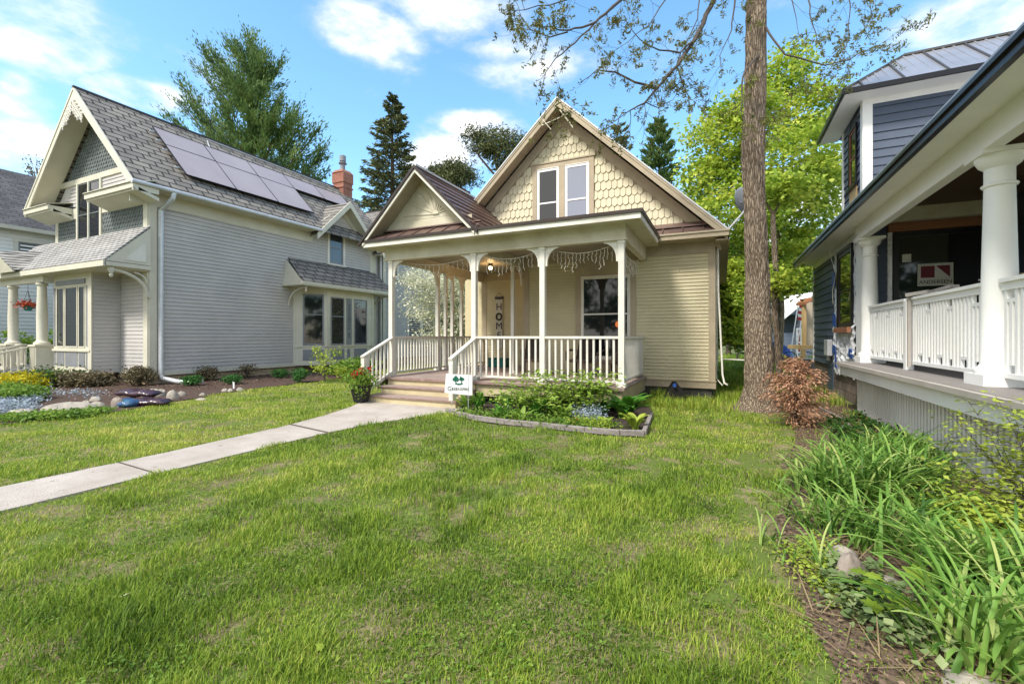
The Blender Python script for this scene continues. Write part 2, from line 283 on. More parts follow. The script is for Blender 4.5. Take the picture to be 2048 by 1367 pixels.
class MB:
    def __init__(s): s.v=[]; s.f=[]; s.mi=[]; s.cur=0
    def add(s,vs,fs):
        b=len(s.v); s.v+= [tuple(p) for p in vs]; s.f+=[tuple(b+i for i in f) for f in fs]; s.mi+=[s.cur]*len(fs)
    def poly(s,pts): s.add(pts,[range(len(pts))])
    def prism(s,pts,vec):
        n=len(pts); v=Vector(vec); P=[Vector(p) for p in pts]; Q=[p+v for p in P]
        s.add(P+Q,[tuple(range(n))[::-1],tuple(range(n,2*n))]+[(i,(i+1)%n,n+(i+1)%n,n+i) for i in range(n)])
    def box(s,x0,x1,y0,y1,z0,z1):
        s.prism([(x0,y0,z0),(x1,y0,z0),(x1,y1,z0),(x0,y1,z0)],(0,0,z1-z0))
    def bar(s,p,q,w,h=None,up=(0,0,1)):
        h=w if h is None else h; p=Vector(p); q=Vector(q); d=(q-p).normalized(); u=Vector(up)
        a=d.cross(u)
        if a.length<1e-4: a=d.cross(Vector((1,0,0)))
        a.normalize(); b=a.cross(d).normalized()
        s.prism([p-a*w/2-b*h/2,p+a*w/2-b*h/2,p+a*w/2+b*h/2,p-a*w/2+b*h/2],q-p)
    def tube(s,pts,rad,n=8,cap=True):
        P=[Vector(p) for p in pts]; rad=[rad]*len(P) if isinstance(rad,(int,float)) else rad
        rings=[]; a=None
        for i,p in enumerate(P):
            d=(P[min(i+1,len(P)-1)]-P[max(i-1,0)])
            if d.length<1e-9: d=Vector((0,0,1))
            d.normalize()
            if a is None:
                a=d.cross(Vector((0,0,1)))
                if a.length<.05: a=d.cross(Vector((1,0,0)))
            a=(a-d*a.dot(d)); a.normalize(); b=d.cross(a)
            rings.append([p+(a*math.cos(t)+b*math.sin(t))*rad[i] for t in [2*math.pi*k/n for k in range(n)]])
        vs=[v for r in rings for v in r]; fs=[]
        for i in range(len(P)-1):
            for k in range(n): fs.append((i*n+k,i*n+(k+1)%n,(i+1)*n+(k+1)%n,(i+1)*n+k))
        if cap: fs+= [tuple(range(n))[::-1],tuple((len(P)-1)*n+k for k in range(n))]
        s.add(vs,fs)
    def lathe(s,x,y,prof,n=24):
        vs=[];fs=[]
        for r,z in prof:
            for k in range(n): t=2*math.pi*k/n; vs.append((x+r*math.cos(t),y+r*math.sin(t),z))
        for i in range(len(prof)-1):
            for k in range(n): fs.append((i*n+k,i*n+(k+1)%n,(i+1)*n+(k+1)%n,(i+1)*n+k))
        fs+= [tuple(range(n))[::-1],tuple((len(prof)-1)*n+k for k in range(n))]
        s.add(vs,fs)
    def ball(s,c,r,n=8,sz=1.):
        pr=[]
        for i in range(1,n//2+1): a=math.pi*i/(n//2+1); pr.append((r*math.sin(a),c[2]-r*sz*math.cos(a)))
        s.lathe(c[0],c[1],pr,n)
    def build(s,name,mat,parent=None,smooth=False,origin=None,bevel=0):
        if name in SPLIT: return s.islands(name,mat,parent,smooth,bevel)
        return s.build1(name,mat,parent,smooth,origin,bevel)
    def islands(s,name,mat,parent,smooth,bevel):
        par=list(range(len(s.v)))
        def fd(i):
            while par[i]!=i: par[i]=par[par[i]]; i=par[i]
            return i
        for f in s.f:
            a=fd(f[0])
            for i in f[1:]: par[fd(i)]=a
        g={}
        for k,f in enumerate(s.f): g.setdefault(fd(f[0]),[]).append(k)
        bl=[]
        for k,fs in g.items():
            P=np.array([s.v[i] for q in fs for i in s.f[q]]); bl.append([P.min(0)-.02,P.max(0)+.02,list(fs)])
        ch=True
        while ch:
            ch=False; out=[]
            for b in bl:
                for o in out:
                    if (b[0]<=o[1]).all() and (o[0]<=b[1]).all(): o[0]=np.minimum(o[0],b[0]); o[1]=np.maximum(o[1],b[1]); o[2]+=b[2]; ch=True; break
                else: out.append(b)
            bl=out
        r=None
        for b in bl:
            m_=MB(); mp={}
            for q in b[2]:
                f=[]
                for i in s.f[q]:
                    if i not in mp: mp[i]=len(m_.v); m_.v.append(s.v[i])
                    f.append(mp[i])
                m_.f.append(tuple(f)); m_.mi.append(s.mi[q])
            o=m_.build1(name,mat,parent,smooth,None,bevel); r=r or o
        return r
    def build1(s,name,mat,parent=None,smooth=False,origin=None,bevel=0):
        me=bpy.data.meshes.new(name); me.from_pydata(s.v,[],s.f)
        if isinstance(mat,(list,tuple)): me.polygons.foreach_set('material_index',s.mi)
        me.update()
        if smooth: me.polygons.foreach_set('use_smooth',[True]*len(me.polygons))
        o=link(name,me,mat,parent,origin)
        if smooth:
            md=o.modifiers.new('edges','EDGE_SPLIT'); md.split_angle=R(40)
        if bevel:
            md=o.modifiers.new('bevel','BEVEL'); md.width=bevel; md.segments=2; md.limit_method='ANGLE'
        return o
class FR:
    "wall frame: origin, unit direction u along the wall, outward normal n"
    def __init__(s,o,u,n): s.o=Vector(o); s.u=Vector(u).normalized(); s.n=Vector(n).normalized()
    def P(s,u,z,n=0): return s.o+s.u*u+s.n*n+Vector((0,0,z))
    def box(s,mb,u0,u1,z0,z1,n0,n1):
        mb.prism([s.P(u0,z0,n0),s.P(u1,z0,n0),s.P(u1,z1,n0),s.P(u0,z1,n0)],s.n*(n1-n0))
    def tri(s,mb,pts,n0,n1): mb.prism([s.P(a,b,n0) for a,b in pts],s.n*(n1-n0))
def siding(mb,fr,z0,z1,seg,exp=.11,out=.02,lap=.12):
    out*=1.25; keep=mb.cur
    k=max(1,round((z1-z0)/exp)); e=(z1-z0)/k
    for i in range(k):
        za=z0+i*e; zb=za+e
        for (a0,b0),(a1,b1) in zip(seg(za),seg(zb)):
            if b0-a0<.02: continue
            mb.add([fr.P(a0,za,.002),fr.P(b0,za,.002),fr.P(b0,za,out),fr.P(a0,za,out),fr.P(a1,zb,.003),fr.P(b1,zb,.003)],[(3,2,5,4),(0,3,4),(1,5,2)])
            mb.cur=1; h_=e*lap; mb.add([fr.P(a0,za,.002),fr.P(b0,za,.002),fr.P(b0,za,out),fr.P(a0,za,out),fr.P(b0,za-h_,.0035),fr.P(a0,za-h_,.0035)],[(0,1,2,3),(0,5,4,1)]); mb.cur=keep  # second material paints the lap shadow as a dark strip
def scales(mb,fr,z0,z1,seg,w=.2,exp=.16,tilt=.022,rnd=.004,pt=False):
    k=int((z1-z0)/exp)+1
    for i in range(k+1):
        zb=z0+i*exp
        for (a,b) in seg(min(zb+exp*.5,z1)):
            j0=int(a/w)-1; j1=int(b/w)+2
            for j in range(j0,j1):
                uc=(j+(.5 if i%2 else 0))*w+random.uniform(-rnd,rnd)
                if uc-w*.45<a or uc+w*.45>b: 
                    if uc+w*.2<a or uc-w*.2>b: continue
                l=max(uc-w*.46,a); r=min(uc+w*.46,b)
                if r-l<.03: continue
                zt=min(zb+exp*1.15,z1+.02); o=tilt+random.uniform(-.003,.003)
                pts=[]
                for t in ([0,.25,.5,.75,1] if not pt else [0,.5,1]):
                    uu=uc-w*.46+w*.92*t; dz=(w*.36)*(1-math.sin(math.pi*t)) if not pt else w*.4*abs(t-.5)*2
                    uu=min(max(uu,l),r); pts.append((uu,zb+dz))
                F=[fr.P(u_,z_,o) for u_,z_ in pts]; B=[fr.P(u_,z_,.001) for u_,z_ in pts]
                T=[fr.P(r,zt,.004),fr.P(l,zt,.004)]
                n=len(F); mb.add(F+T+B,[tuple(range(n+2))]+[(q,n+2+q,n+3+q,q+1) for q in range(n-1)]+[(0,n+1,n+2),(n-1,2*n+1,n)])
def window(parent,fr,u0,u1,z0,z1,casing=.1,cm='white',sm='white',pane='glass',mull=0,meet=.5,n=.03,sill=True,sash=.045,label=None,bars=None,name='window'):
    c=MB()
    if casing>0:
        fr.box(c,u0-casing,u0,z0-.001,z1,.001,n+.02); fr.box(c,u1,u1+casing,z0-.001,z1,.001,n+.02)
        fr.box(c,u0-casing-.015,u1+casing+.015,z1,z1+casing,.001,n+.025)
    else: fr.box(c,u0+.002,u1-.002,z1-.002,z1+.012,.001,n+.012)
    if sill: fr.box(c,u0-casing-.03,u1+casing+.03,z0-.07,z0,.001,n+.055)
    wo=c.build(name,M[cm],parent)
    if label: wo['label']=label
    s=MB(); p=MB(); k=mull+1; W=(u1-u0)/k
    for i in range(k):
        a=u0+i*W; b=a+W
        fr.box(s,a,a+sash,z0,z1,.003,n); fr.box(s,b-sash,b,z0,z1,.003,n); fr.box(s,a+sash,b-sash,z0,z0+sash*1.3,.003,n-.003); fr.box(s,a+sash,b-sash,z1-sash,z1,.003,n-.003)
        if meet: zm=z0+(z1-z0)*meet; fr.box(s,a+sash,b-sash,zm-.02,zm+.02,.003,n-.001)
        for t in (bars or []): fr.box(s,a+W*t-.012,a+W*t+.012,z0+sash,z1-sash,.003,n-.006)
        fr.box(p,a+sash*.5,b-sash*.5,z0+.01,z1-.01,.001,n-.016)
    s.build('frame',M[sm],wo); p.build('pane',M[pane] if isinstance(pane,str) else pane,wo)
    return wo
def textmesh(name,txt,size,P0,u,up,mat,parent,ext=.004,align='CENTER',sx=1):
    cu=bpy.data.curves.new(name,'FONT'); cu.body=txt; cu.size=size; cu.extrude=ext; cu.align_x=align; cu.align_y='CENTER'
    to=bpy.data.objects.new('tmp',cu); COL.objects.link(to); dg=bpy.context.evaluated_depsgraph_get(); me=bpy.data.meshes.new_from_object(to.evaluated_get(dg)); bpy.data.objects.remove(to)
    u=Vector(u).normalized(); up=Vector(up).normalized(); n=u.cross(up); mt=Matrix((( *(u*sx),0),(*up,0),(*n,0),(0,0,0,1))).transposed(); mt.translation=Vector(P0)
    mt=Matrix.Translation(Vector(P0))@Matrix(((u.x*sx,up.x,n.x,0),(u.y*sx,up.y,n.y,0),(u.z*sx,up.z,n.z,0),(0,0,0,1)))
    me.transform(mt); me.materials.clear()
    return link(name,me,mat,parent)
# numpy mesh
def npmesh(name,V,quads=None,tris=None,mat=None,parent=None,rnd=None,smooth=False,origin=None):
    me=bpy.data.meshes.new(name); V=np.asarray(V,dtype=np.float32).reshape(-1,3)
    nq=0 if quads is None else len(quads); ntr=0 if tris is None else len(tris)
    me.vertices.add(len(V)); me.vertices.foreach_set('co',V.ravel())
    loops=[]; 
    if nq: loops.append(np.asarray(quads).ravel())
    if ntr: loops.append(np.asarray(tris).ravel())
    lp=np.concatenate(loops).astype(np.int32); me.loops.add(len(lp)); me.loops.foreach_set('vertex_index',lp)
    tot=np.concatenate([np.full(nq,4),np.full(ntr,3)]).astype(np.int32); stt=np.concatenate([[0],np.cumsum(tot)[:-1]]).astype(np.int32)
    me.polygons.add(len(tot)); me.polygons.foreach_set('loop_start',stt); me.polygons.foreach_set('loop_total',tot)
    if smooth: me.polygons.foreach_set('use_smooth',np.ones(len(tot),dtype=bool))
    me.update(calc_edges=True)
    if rnd is not None:
        a=me.attributes.new('rnd','FLOAT','FACE'); a.data.foreach_set('value',np.asarray(rnd,dtype=np.float32))
    return link(name,me,mat,parent,origin)
def vnoise(x,y,seed=0):
    x=np.asarray(x,dtype=float); y=np.asarray(y,dtype=float); xi=np.floor(x).astype(np.int64); yi=np.floor(y).astype(np.int64); xf=x-xi; yf=y-yi
    def h(a,b):
        n=(a*374761393+b*668265263+seed*974634777)&0xffffffff; n=((n^(n>>13))*1274126177)&0xffffffff; return ((n^(n>>16))&0xffff)/65535.
    u=xf*xf*(3-2*xf); v=yf*yf*(3-2*yf)
    return (h(xi,yi)*(1-u)+h(xi+1,yi)*u)*(1-v)+(h(xi,yi+1)*(1-u)+h(xi+1,yi+1)*u)*v
def fbm(x,y,seed=0,o=4):
    s=0;a=.5;t=0
    for i in range(o): s=s+a*vnoise(x*2**i,y*2**i,seed+i); t+=a; a*=.5
    return s/t
def inpoly(x,y,poly):
    c=np.zeros(len(x),bool); n=len(poly)
    for i in range(n):
        x1,y1=poly[i]; x2,y2=poly[(i+1)%n]
        if y1==y2: continue
        k=((y1>y)!=(y2>y))&(x<(x2-x1)*(y-y1)/(y2-y1)+x1); c^=k
    return c
def unit(a): return a/np.maximum(np.linalg.norm(a,axis=1,keepdims=True),1e-9)
def leaves(name,C,size,mat,parent=None,flat=.0,aspect=.55,origin=None,rnd=None,dirs=None,rg=rng,nrm=None,fold=.25):
    "leaf = two triangles folded along the midrib, tip to base, at each centre"
    C=np.asarray(C); n=len(C); s=(np.full(n,size) if np.isscalar(size) else np.asarray(size))*rg.uniform(.65,1.25,n)
    D=unit(rg.normal(size=(n,3))*np.array([1,1,1-flat])) if dirs is None else unit(np.asarray(dirs)+rg.normal(size=(n,3))*.35)
    Nn=unit(rg.normal(size=(n,3))+np.array([0,0,.9+flat*3])) if nrm is None else unit(nrm)
    S=unit(np.cross(D,Nn)); U=np.cross(S,D)
    s_=s[:,None]; A=C-D*s_*.5; B=C+D*s_*.5; m=C-D*s_*.05
    Lf=m-S*s_*aspect*.5+U*s_*fold*.4; Rt=m+S*s_*aspect*.5+U*s_*fold*.4
    V=np.stack([A,Rt,B,Lf],1).reshape(-1,3); i=np.arange(n)*4
    T=np.concatenate([np.stack([i,i+1,i+2],1),np.stack([i,i+2,i+3],1)])
    r=rg.uniform(0,1,n) if rnd is None else rnd
    return npmesh(name,V,None,T,mat,parent,np.concatenate([r,r]),origin=origin)
def strips(name,P0,az,h,lean,w,mat,parent=None,seg=5,droop=1.,origin=None,rg=rng,rnd=None,fold=0.3):
    "arching blades: base P0 (n,3), heading az, length h, lean, width w"
    n=len(P0); t=np.linspace(0,1,seg+1)[None,:]
    th=lean[:,None]+ (droop*np.ones(n))[:,None]*t**1.6   # angle from vertical grows
    ds=(h/seg)[:,None]; r=np.concatenate([np.zeros((n,1)),np.cumsum(np.sin(th[:,:-1])*ds,1)],1); z=np.concatenate([np.zeros((n,1)),np.cumsum(np.cos(th[:,:-1])*ds,1)],1)
    ca,sa=np.cos(az)[:,None],np.sin(az)[:,None]
    X=P0[:,0:1]+r*ca; Y=P0[:,1:2]+r*sa; Z=P0[:,2:3]+z
    ww=w[:,None]*np.array([.55]+[1]*(seg-1)+[.0])[None,:]*(1-.35*t); ww=np.maximum(ww,w[:,None]*.06)
    lx=-sa*ww/2; ly=ca*ww/2
    c=np.stack([X,Y,Z],2); l=np.stack([X+lx,Y+ly,Z+ww*fold],2); rr=np.stack([X-lx,Y-ly,Z+ww*fold],2)
    V=np.stack([l,c,rr],2).reshape(-1,3) # n,(seg+1),3
    q=[]
    base=np.arange(n)*(seg+1)*3
    for k in range(seg):
        b=base+k*3
        q.append(np.stack([b,b+1,b+4,b+3],1)); q.append(np.stack([b+1,b+2,b+5,b+4],1))
    Q=np.concatenate(q); rr_=rg.uniform(0,1,n) if rnd is None else rnd
    return npmesh(name,V,Q,None,mat,parent,np.tile(rr_,2*seg),origin=origin,smooth=True)
X,Y,Z=Vector((1,0,0)),Vector((0,1,0)),Vector((0,0,1))
# ================================================================ GROUND
def sheet(name,poly,z,mat,label=None,cat=None,kind='structure',sub=0):
    mb=MB(); mb.poly([(a,b,z) for a,b in poly]); o=mb.build(name,mat); return tag(o,label,cat,None,kind)
m=M['soil']=pbr('lawn_soil_and_thatch',(.25,.20,.11),(.12,.11,.04),scale=1.6,rough=.95,bump=.8,bscale=45,spots=((.10,.14,.02),2.2,.46))
mb=MB(); mb.poly([(-260,-40,0),(240,-40,0),(240,420,0),(-260,420,0)]); mb.build('ground',M['soil']); tag(COL.objects['ground'],kind='structure')
PATH=[(-5.62,-4),(-5.60,2.8),(-5.57,5.0),(-5.45,5.9),(-5.15,6.8),(-4.92,7.45),(-4.85,8.2),(-7.5,8.2),(-7.42,7.75),(-7.15,7.2),(-6.85,6.3),(-6.62,5.2),(-6.5,3.4),(-6.52,-4)]
mb=MB(); mb.prism([(a,b,-.03) for a,b in PATH],(0,0,.05)); mb.build('path',M['concrete']); tag(COL.objects['path'],kind='structure')
mb=MB()
for (a,b) in (((-6.49,2.86),(-5.60,2.80)),((-6.66,5.33),(-5.56,5.12)),((-6.51,.3),(-5.6,.3))):
    mb.bar((a[0],a[1],.0215),(b[0],b[1],.0215),.05 if a[1]>5 else .022,.004)
mb.build('path_joints',M['joint']); tag(COL.objects['path_joints'],kind='structure')
BED=[gr(893,828),gr(915,835),gr(950,843),gr(1010,851),gr(1080,857),gr(1170,868),gr(1240,874),gr(1288,875),gr(1302,836),(-1.35,9.9),(-5.0,9.9),(-4.85,8.3)]
sheet('planting_bed',BED,.02,M['bedsoil'])
GBED=[gr(x,y) for x,y in ((-60,858),(0,850),(60,845),(130,836),(200,828),(250,822),(330,806),(400,796),(450,786),(520,777),(600,767),(680,757),(735,752))]+[(-15.2,18),(-17,18),(-17,8.2),(-30,8)]
GBED=[(-30,5.8)]+GBED
sheet('mulch_bed',GBED,.02,M['mulch'])
RB=[gr(x,y) for x,y in ((1560,800),(1590,850),(1590,890),(1560,930),(1590,985),(1548,1040),(1560,1120),(1590,1190),(1640,1280),(1690,1380),(1720,1500))]+[(2.9,1.0),(2.5,4),(2.5,14),(1.9,15),(1.2,13)]
RB=RB[::1]
sheet('side_bed',RB,.012,M['mulch2'])
# ---------------- lawn grass (nobody could count it)
def grass():
    NB=600000
    d=np.exp(rng.uniform(np.log(1.5),np.log(34),int(NB*1.9)))   # uniform in log d  -> density ~ 1/d^2
    d=np.concatenate([d[:int(NB*1.1)],rng.uniform(1.5,26,int(NB*.8))])
    t=rng.uniform(-1.22,1.22,len(d)); x=d*(t*CS-SN); y=d*(t*SN+CS)
    jx=x+(fbm(x*9,y*9,5,2)-.5)*.16; jy=y+(fbm(x*9,y*9,6,2)-.5)*.16; k=(y>.6)&~inpoly(jx,jy,PATH)&~inpoly(jx,jy,GBED)&~inpoly(jx,jy,BED)
    k&=~((x>-8.0)&(x<-1.75)&(y>8.75)&(y<24))&~((x>-8.0)&(x<-.15)&(y>11.62)&(y<24)); k&=~((x>-7.6)&(x<-4.8)&(y>7.8)&(y<9)); k&=~((x>2.4)&(y>1)&(y<18)); k&=~((x<-15)&(y>7))
    x,y,d=x[k],y[k],d[k]
    den=fbm(x*1.3,y*1.3,3,4)*.62+fbm(x*5,y*5,9,3)*.38
    bare=np.clip((den-.29)/.20,0,1)
    inr=inpoly(x[:]+(fbm(x*3,y*3,61,3)-.42)*1.5,y,RB); bare=np.where(inr,bare*.03,bare); e_=(x>.35)&(y<8.5); bare=np.where(e_&~inr,bare*np.clip(1.25-(x-.2)*.55+(den-.5)*2,.15,1),bare)
    tr=np.hypot(x-.7,y-10.5); bare*=np.clip((tr-.6)/1.3,0.05,1)
    bare*=np.where((x>.2)&(y<9),np.clip(.35+den*.9,0,1),1)
    k=rng.uniform(0,1,len(x))<(.07+.68*bare); x,y,d,den=x[k],y[k],d[k],den[k]
    n=len(x); tuft=fbm(x*2.2,y*2.2,21,3); tuft2=fbm(x*.5,y*.5,31,2)
    h=(.020+.035*np.clip((tuft-.35)/.3,0,1.3))*rng.uniform(.55,1.35,n)*(1+.04*d)
    h*=np.where((x<-7)&(y>1),.75,1)
    tall=((x>-1.6)&(x<.3)&(y>9.8)&(y<11.8))|((x>-.1)&(y>11.5)); h=np.where(tall,h*2.6+.05,h)
    lean=rng.uniform(.1,1.0,n); az=rng.uniform(0,2*math.pi,n)+ (tuft2-.5)*6
    w=(.0030+.00072*d)*rng.uniform(.7,1.3,n)
    ca,sa=np.cos(az),np.sin(az); dx=np.sin(lean)*h; dz=np.cos(lean*.8)*h
    B=np.stack([x,y,np.full(n,.0)],1); lx=np.stack([-sa*w/2,ca*w/2,np.zeros(n)],1)
    m_=B+np.stack([ca*dx*.4,sa*dx*.4,dz*.62],1); tp=B+np.stack([ca*dx*1.15,sa*dx*1.15,dz],1)
    V=np.stack([B-lx,B+lx,m_+lx*.8,m_-lx*.8,tp],1).reshape(-1,3); i=np.arange(n)*5
    Q=np.stack([i,i+1,i+2,i+3],1); T=np.stack([i+3,i+2,i+4],1)
    r=np.clip(.05+.75*rng.uniform(0,1,n)+.75*(fbm(x*.8,y*.8,55,3)-.5)+np.where((x<-6.6),.22,0),0,1)
    o=npmesh('lawn_grass',V,Q,T,M['grass'],None,np.concatenate([r,r])); tag(o,'short patchy green lawn grass around the front walk','grass',None,'stuff')
    # dry thatch and clippings lying between the blades
    n=26000; d=np.exp(rng.uniform(np.log(1.5),np.log(14),n)); t=rng.uniform(-1.22,1.22,n); x=d*(t*CS-SN); y=d*(t*SN+CS)
    k=(y>.6)&~inpoly(x,y,PATH)&~inpoly(x,y,GBED)&~inpoly(x,y,BED)&~((x>2.4)&(y>1))&~((x>-8)&(y>8.2)&(x<0)); den=fbm(x*1.3,y*1.3,3,4)*.62+fbm(x*5,y*5,9,3)*.38; k&=rng.uniform(0,1,n)<np.clip((.62-den)/.2,.08,1)
    x,y,d=x[k],y[k],d[k]; n=len(x); az=rng.uniform(0,2*math.pi,n); l=rng.uniform(.012,.045,n); w=.0008+.0004*d
    D=np.stack([np.cos(az),np.sin(az),rng.uniform(-.1,.35,n)],1)*l[:,None]/2; S=np.stack([-np.sin(az)*w,np.cos(az)*w,np.zeros(n)],1); C=np.stack([x,y,rng.uniform(.008,.02,n)+D[:,2]*.9],1)
    V=np.stack([C-D-S,C-D+S,C+D+S,C+D-S],1).reshape(-1,3); i=np.arange(n)*4
    o=npmesh('dry_thatch',V,np.stack([i,i+1,i+2,i+3],1),None,M['straw'],None,rng.uniform(0,1,n)); tag(o,'dry straw coloured thatch lying in the thin spots of the lawn','thatch',None,'stuff')
grass()
n=3500; d=np.exp(rng.uniform(np.log(1.6),np.log(13),n)); t=rng.uniform(-1.2,1.2,n); x=d*(t*CS-SN); y=d*(t*SN+CS); k=(y>.6)&~inpoly(x,y,PATH)&~inpoly(x,y,GBED)&~inpoly(x,y,BED)&(y<8)&(x<2)&(fbm(x*1.7,y*1.7,71,3)>.53); x,y=x[k],y[k]
C=np.repeat(np.stack([x,y,np.full(len(x),.03)],1),4,0)+rng.normal(size=(len(x)*4,3))*np.array([.022,.022,.006]); o=leaves('lawn_weeds',C,.018,M['midleaf'],None,flat=.9,aspect=.9); tag(o,'clover and small broad leaved weeds mixed into the lawn','weeds',None,'stuff')
# ================================================================ BEIGE HOUSE
B=thing('beige_house','small cream Victorian cottage with scalloped gable shingles and a white railed front porch','house',(-3.93,11.7,0))
FW=FR((0,11.7,0),X,-Y)          # main front wall frame, u = x
YW=11.7; XL,XR=-7.7,-.17; XC=-3.93; ZR=7.70; SL=.955
def rz_(x): return ZR-abs(x-XC)*SL
mb=MB(); mb.prism([(-5.08,YW,.42),(XR,YW,.42),(XR,YW,3.75),(-5.08,YW,3.75)],(0,10.5,0)); mb.box(XL,-5.08,14.0,22.2,.42,3.75)
mb.prism([(XL,YW+.003,3.75),(XR,YW+.003,3.75),(XC,YW+.003,ZR-.14)],(0,10.4,0)); mb.build('wall',M['tan'],B)
mb=MB(); mb.box(-5.02,XR-.06,YW+.04,22,.0,.42); mb.box(XL+.1,-5.05,14.05,22,.0,.42); mb.build('foundation',M['stone'],B)
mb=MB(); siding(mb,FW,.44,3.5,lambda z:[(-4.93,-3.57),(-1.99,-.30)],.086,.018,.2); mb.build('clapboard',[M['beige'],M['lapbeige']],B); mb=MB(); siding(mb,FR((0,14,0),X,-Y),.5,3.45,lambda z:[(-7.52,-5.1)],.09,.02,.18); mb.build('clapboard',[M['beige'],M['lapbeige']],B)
mb=MB(); b=FW.box
b(mb,-.30,XR+.02,.27,3.8,.0,.03); b(mb,-5.1,-4.93,.27,3.8,0,.03); b(mb,-5.1,XR+.03,.27,.43,.001,.036); b(mb,-5.1,XR+.04,.43,.455,.001,.055); b(mb,-5.1,XR,3.5,3.8,.001,.033)
f2=FR((0,14,0),X,-Y); f2.box(mb,-7.72,-7.52,.3,3.6,0,.03); f2.box(mb,-7.52,-5.1,3.45,3.7,0,.03); mb.build('corner_board',M['tan'],B)
def gseg(z):
    hw=(ZR-.42-z)/SL-.06
    if hw<=0: return []
    a,c=XC-hw,XC+hw
    if z<6.22: return [(a,-4.80),(-3.08,c)]
    return [(a,c)]
mb=MB(); scales(mb,FW,4.2,7.2,gseg,.145,.225,.028); mb.build('gable_shingles',M['beige_sh'],B)
mb=MB(); hh=(3.4)
for s in (-1,1):   # rake frieze boards on the wall
    x1=XC+s*3.9
    mb.prism([(XC,YW-.035,ZR-.12),(XC,YW-.035,ZR-.44),(x1,YW-.035,ZR-.44-3.9*SL),(x1,YW-.035,ZR-.12-3.9*SL)],(0,.034,0))
mb.build('rake_frieze',M['tan'],B)
# attic windows
mb=MB(); b(mb,-4.82,-4.69,4.3,6.14,.002,.05); b(mb,-4.03,-3.88,4.3,6.14,.002,.05); b(mb,-3.19,-3.07,4.3,6.14,.002,.05); b(mb,-4.82,-3.07,6.14,6.27,.002,.052); b(mb,-4.86,-3.03,6.27,6.31,.002,.075); mb.build('window_casing',M['tan'],B)
window(B,FW,-4.68,-4.04,4.35,6.13,.0,'white','white','glass',0,.47,.045,False,.07,'left attic window with dark glass')
window(B,FW,-3.87,-3.20,4.35,6.13,.0,'white','white','glass2',0,.47,.045,False,.07,'right attic window with pale curtained upper sash')
# big porch window
mb=MB(); b(mb,-3.57,-3.42,.9,3.5,.002,.045); b(mb,-2.13,-1.99,.9,3.5,.002,.045); b(mb,-3.42,-2.13,3.10,3.5,.002,.04); b(mb,-3.58,-1.98,.82,.9,.002,.07); mb.build('window_casing',M['tan'],B)
window(B,FW,-3.42,-2.13,.9,3.09,.0,'offwhite','offwhite','glass',0,.545,.05,False,.075,'large porch window with white sash')
mb=MB(); mb.ball((-2.42,11.64,1.82),.09,10); o=mb.build('pumpkin_lamp',emit('orange_glow',(.8,.22,.05),.25),B,True)
mb=MB(); mb.prism([(-4.78,YW-.012,.5),(-4.0,YW-.012,.5),(-4.0,YW-.012,2.55),(-4.78,YW-.012,2.55)],(0,-.012,0)); 
# main roof
def roofslab(mb,x0,z0,x1,z1,ya,yb,t=.07):
    mb.prism([(x0,ya,z0),(x1,ya,z1),(x1,ya,z1-t),(x0,ya,z0-t)],(0,yb-ya,0))
EX=4.07; ZE=ZR-EX*SL
mb=MB(); roofslab(mb,XC,ZR+.06,XC+EX,ZE+.06,11.2,22.6); roofslab(mb,XC-EX,ZE+.06,XC,ZR+.06,11.2,22.6)
ro=mb.build('roof',M['roofX'],B)
mb=MB()
for s in (-1,1):
    mb.prism([(XC,11.17,ZR+.10),(XC+s*EX,11.17,ZE+.10),(XC+s*EX,11.17,ZE+.06),(XC,11.17,ZR+.06)],(0,.12,0))
mb.build('drip_edge',M['galv'],ro)
mb=MB()
for s in (-1,1):
    mb.prism([(XC,11.20,ZR+.02),(XC+s*EX,11.20,ZE+.02),(XC+s*EX,11.20,ZE-.15),(XC,11.20,ZR-.15)],(0,.035,0))
    mb.prism([(XC,11.185,ZR+.055),(XC+s*EX,11.185,ZE+.055),(XC+s*EX,11.185,ZE-.01),(XC,11.185,ZR-.01)],(0,.03,0))
    mb.prism([(XC,11.236,ZR-.03),(XC+s*(EX-.05),11.236,ZR-.03-(EX-.05)*SL),(XC+s*(EX-.05),11.236,ZR-.055-(EX-.05)*SL),(XC,11.236,ZR-.055)],(0,.43,0))
    mb.prism([(XC+s*EX,11.2,ZE+.02),(XC+s*EX,11.2,ZE-.13),(XC+s*(EX-.03),11.2,ZE-.13),(XC+s*(EX-.03),11.2,ZE+.02)],(0,11.4,0))
mb.box(XR+.03,XC+EX-.03,11.24,22.4,ZE-.12,ZE-.09)
mb.build('rake_board',M['tan'],B)
mb=MB(); mb.bar((XC-.42,11.19,7.12),(XC+.3,11.19,7.28),.02,.02); mb.bar((XC-.4,11.16,7.26),(XC-.18,11.22,6.98),.02,.02); mb.bar((XC+.08,11.17,7.42),(XC+.42,11.25,6.92),.02,.03); mb.build('gable_brace',M['porchpaint'],B)
# pent roof with eave box right of porch
mb=MB(); mb.prism([(-1.75,11.14,3.90),(.12,11.14,3.90),(-.08,11.685,4.24),(-1.75,11.685,4.24)],(0,0,-.02)); 
for x in (-1.3,-.85,-.4): mb.bar((x,11.13,3.915),(x,11.52,4.15),.02,.035)
mb.prism([(-1.75,11.42,4.12),(-.02,11.42,4.12),(-.10,11.685,4.27),(-1.75,11.685,4.27)],(0,0,.015)); mb.build('pent_roof',M['brownmetal'],B)
mb=MB(); mb.box(-1.75,.13,11.14,11.17,3.77,3.895); mb.box(-1.75,.13,11.17,11.66,3.77,3.79); mb.box(-1.75,.15,11.11,11.14,3.875,3.915); mb.build('eave_fascia',M['tan'],B)
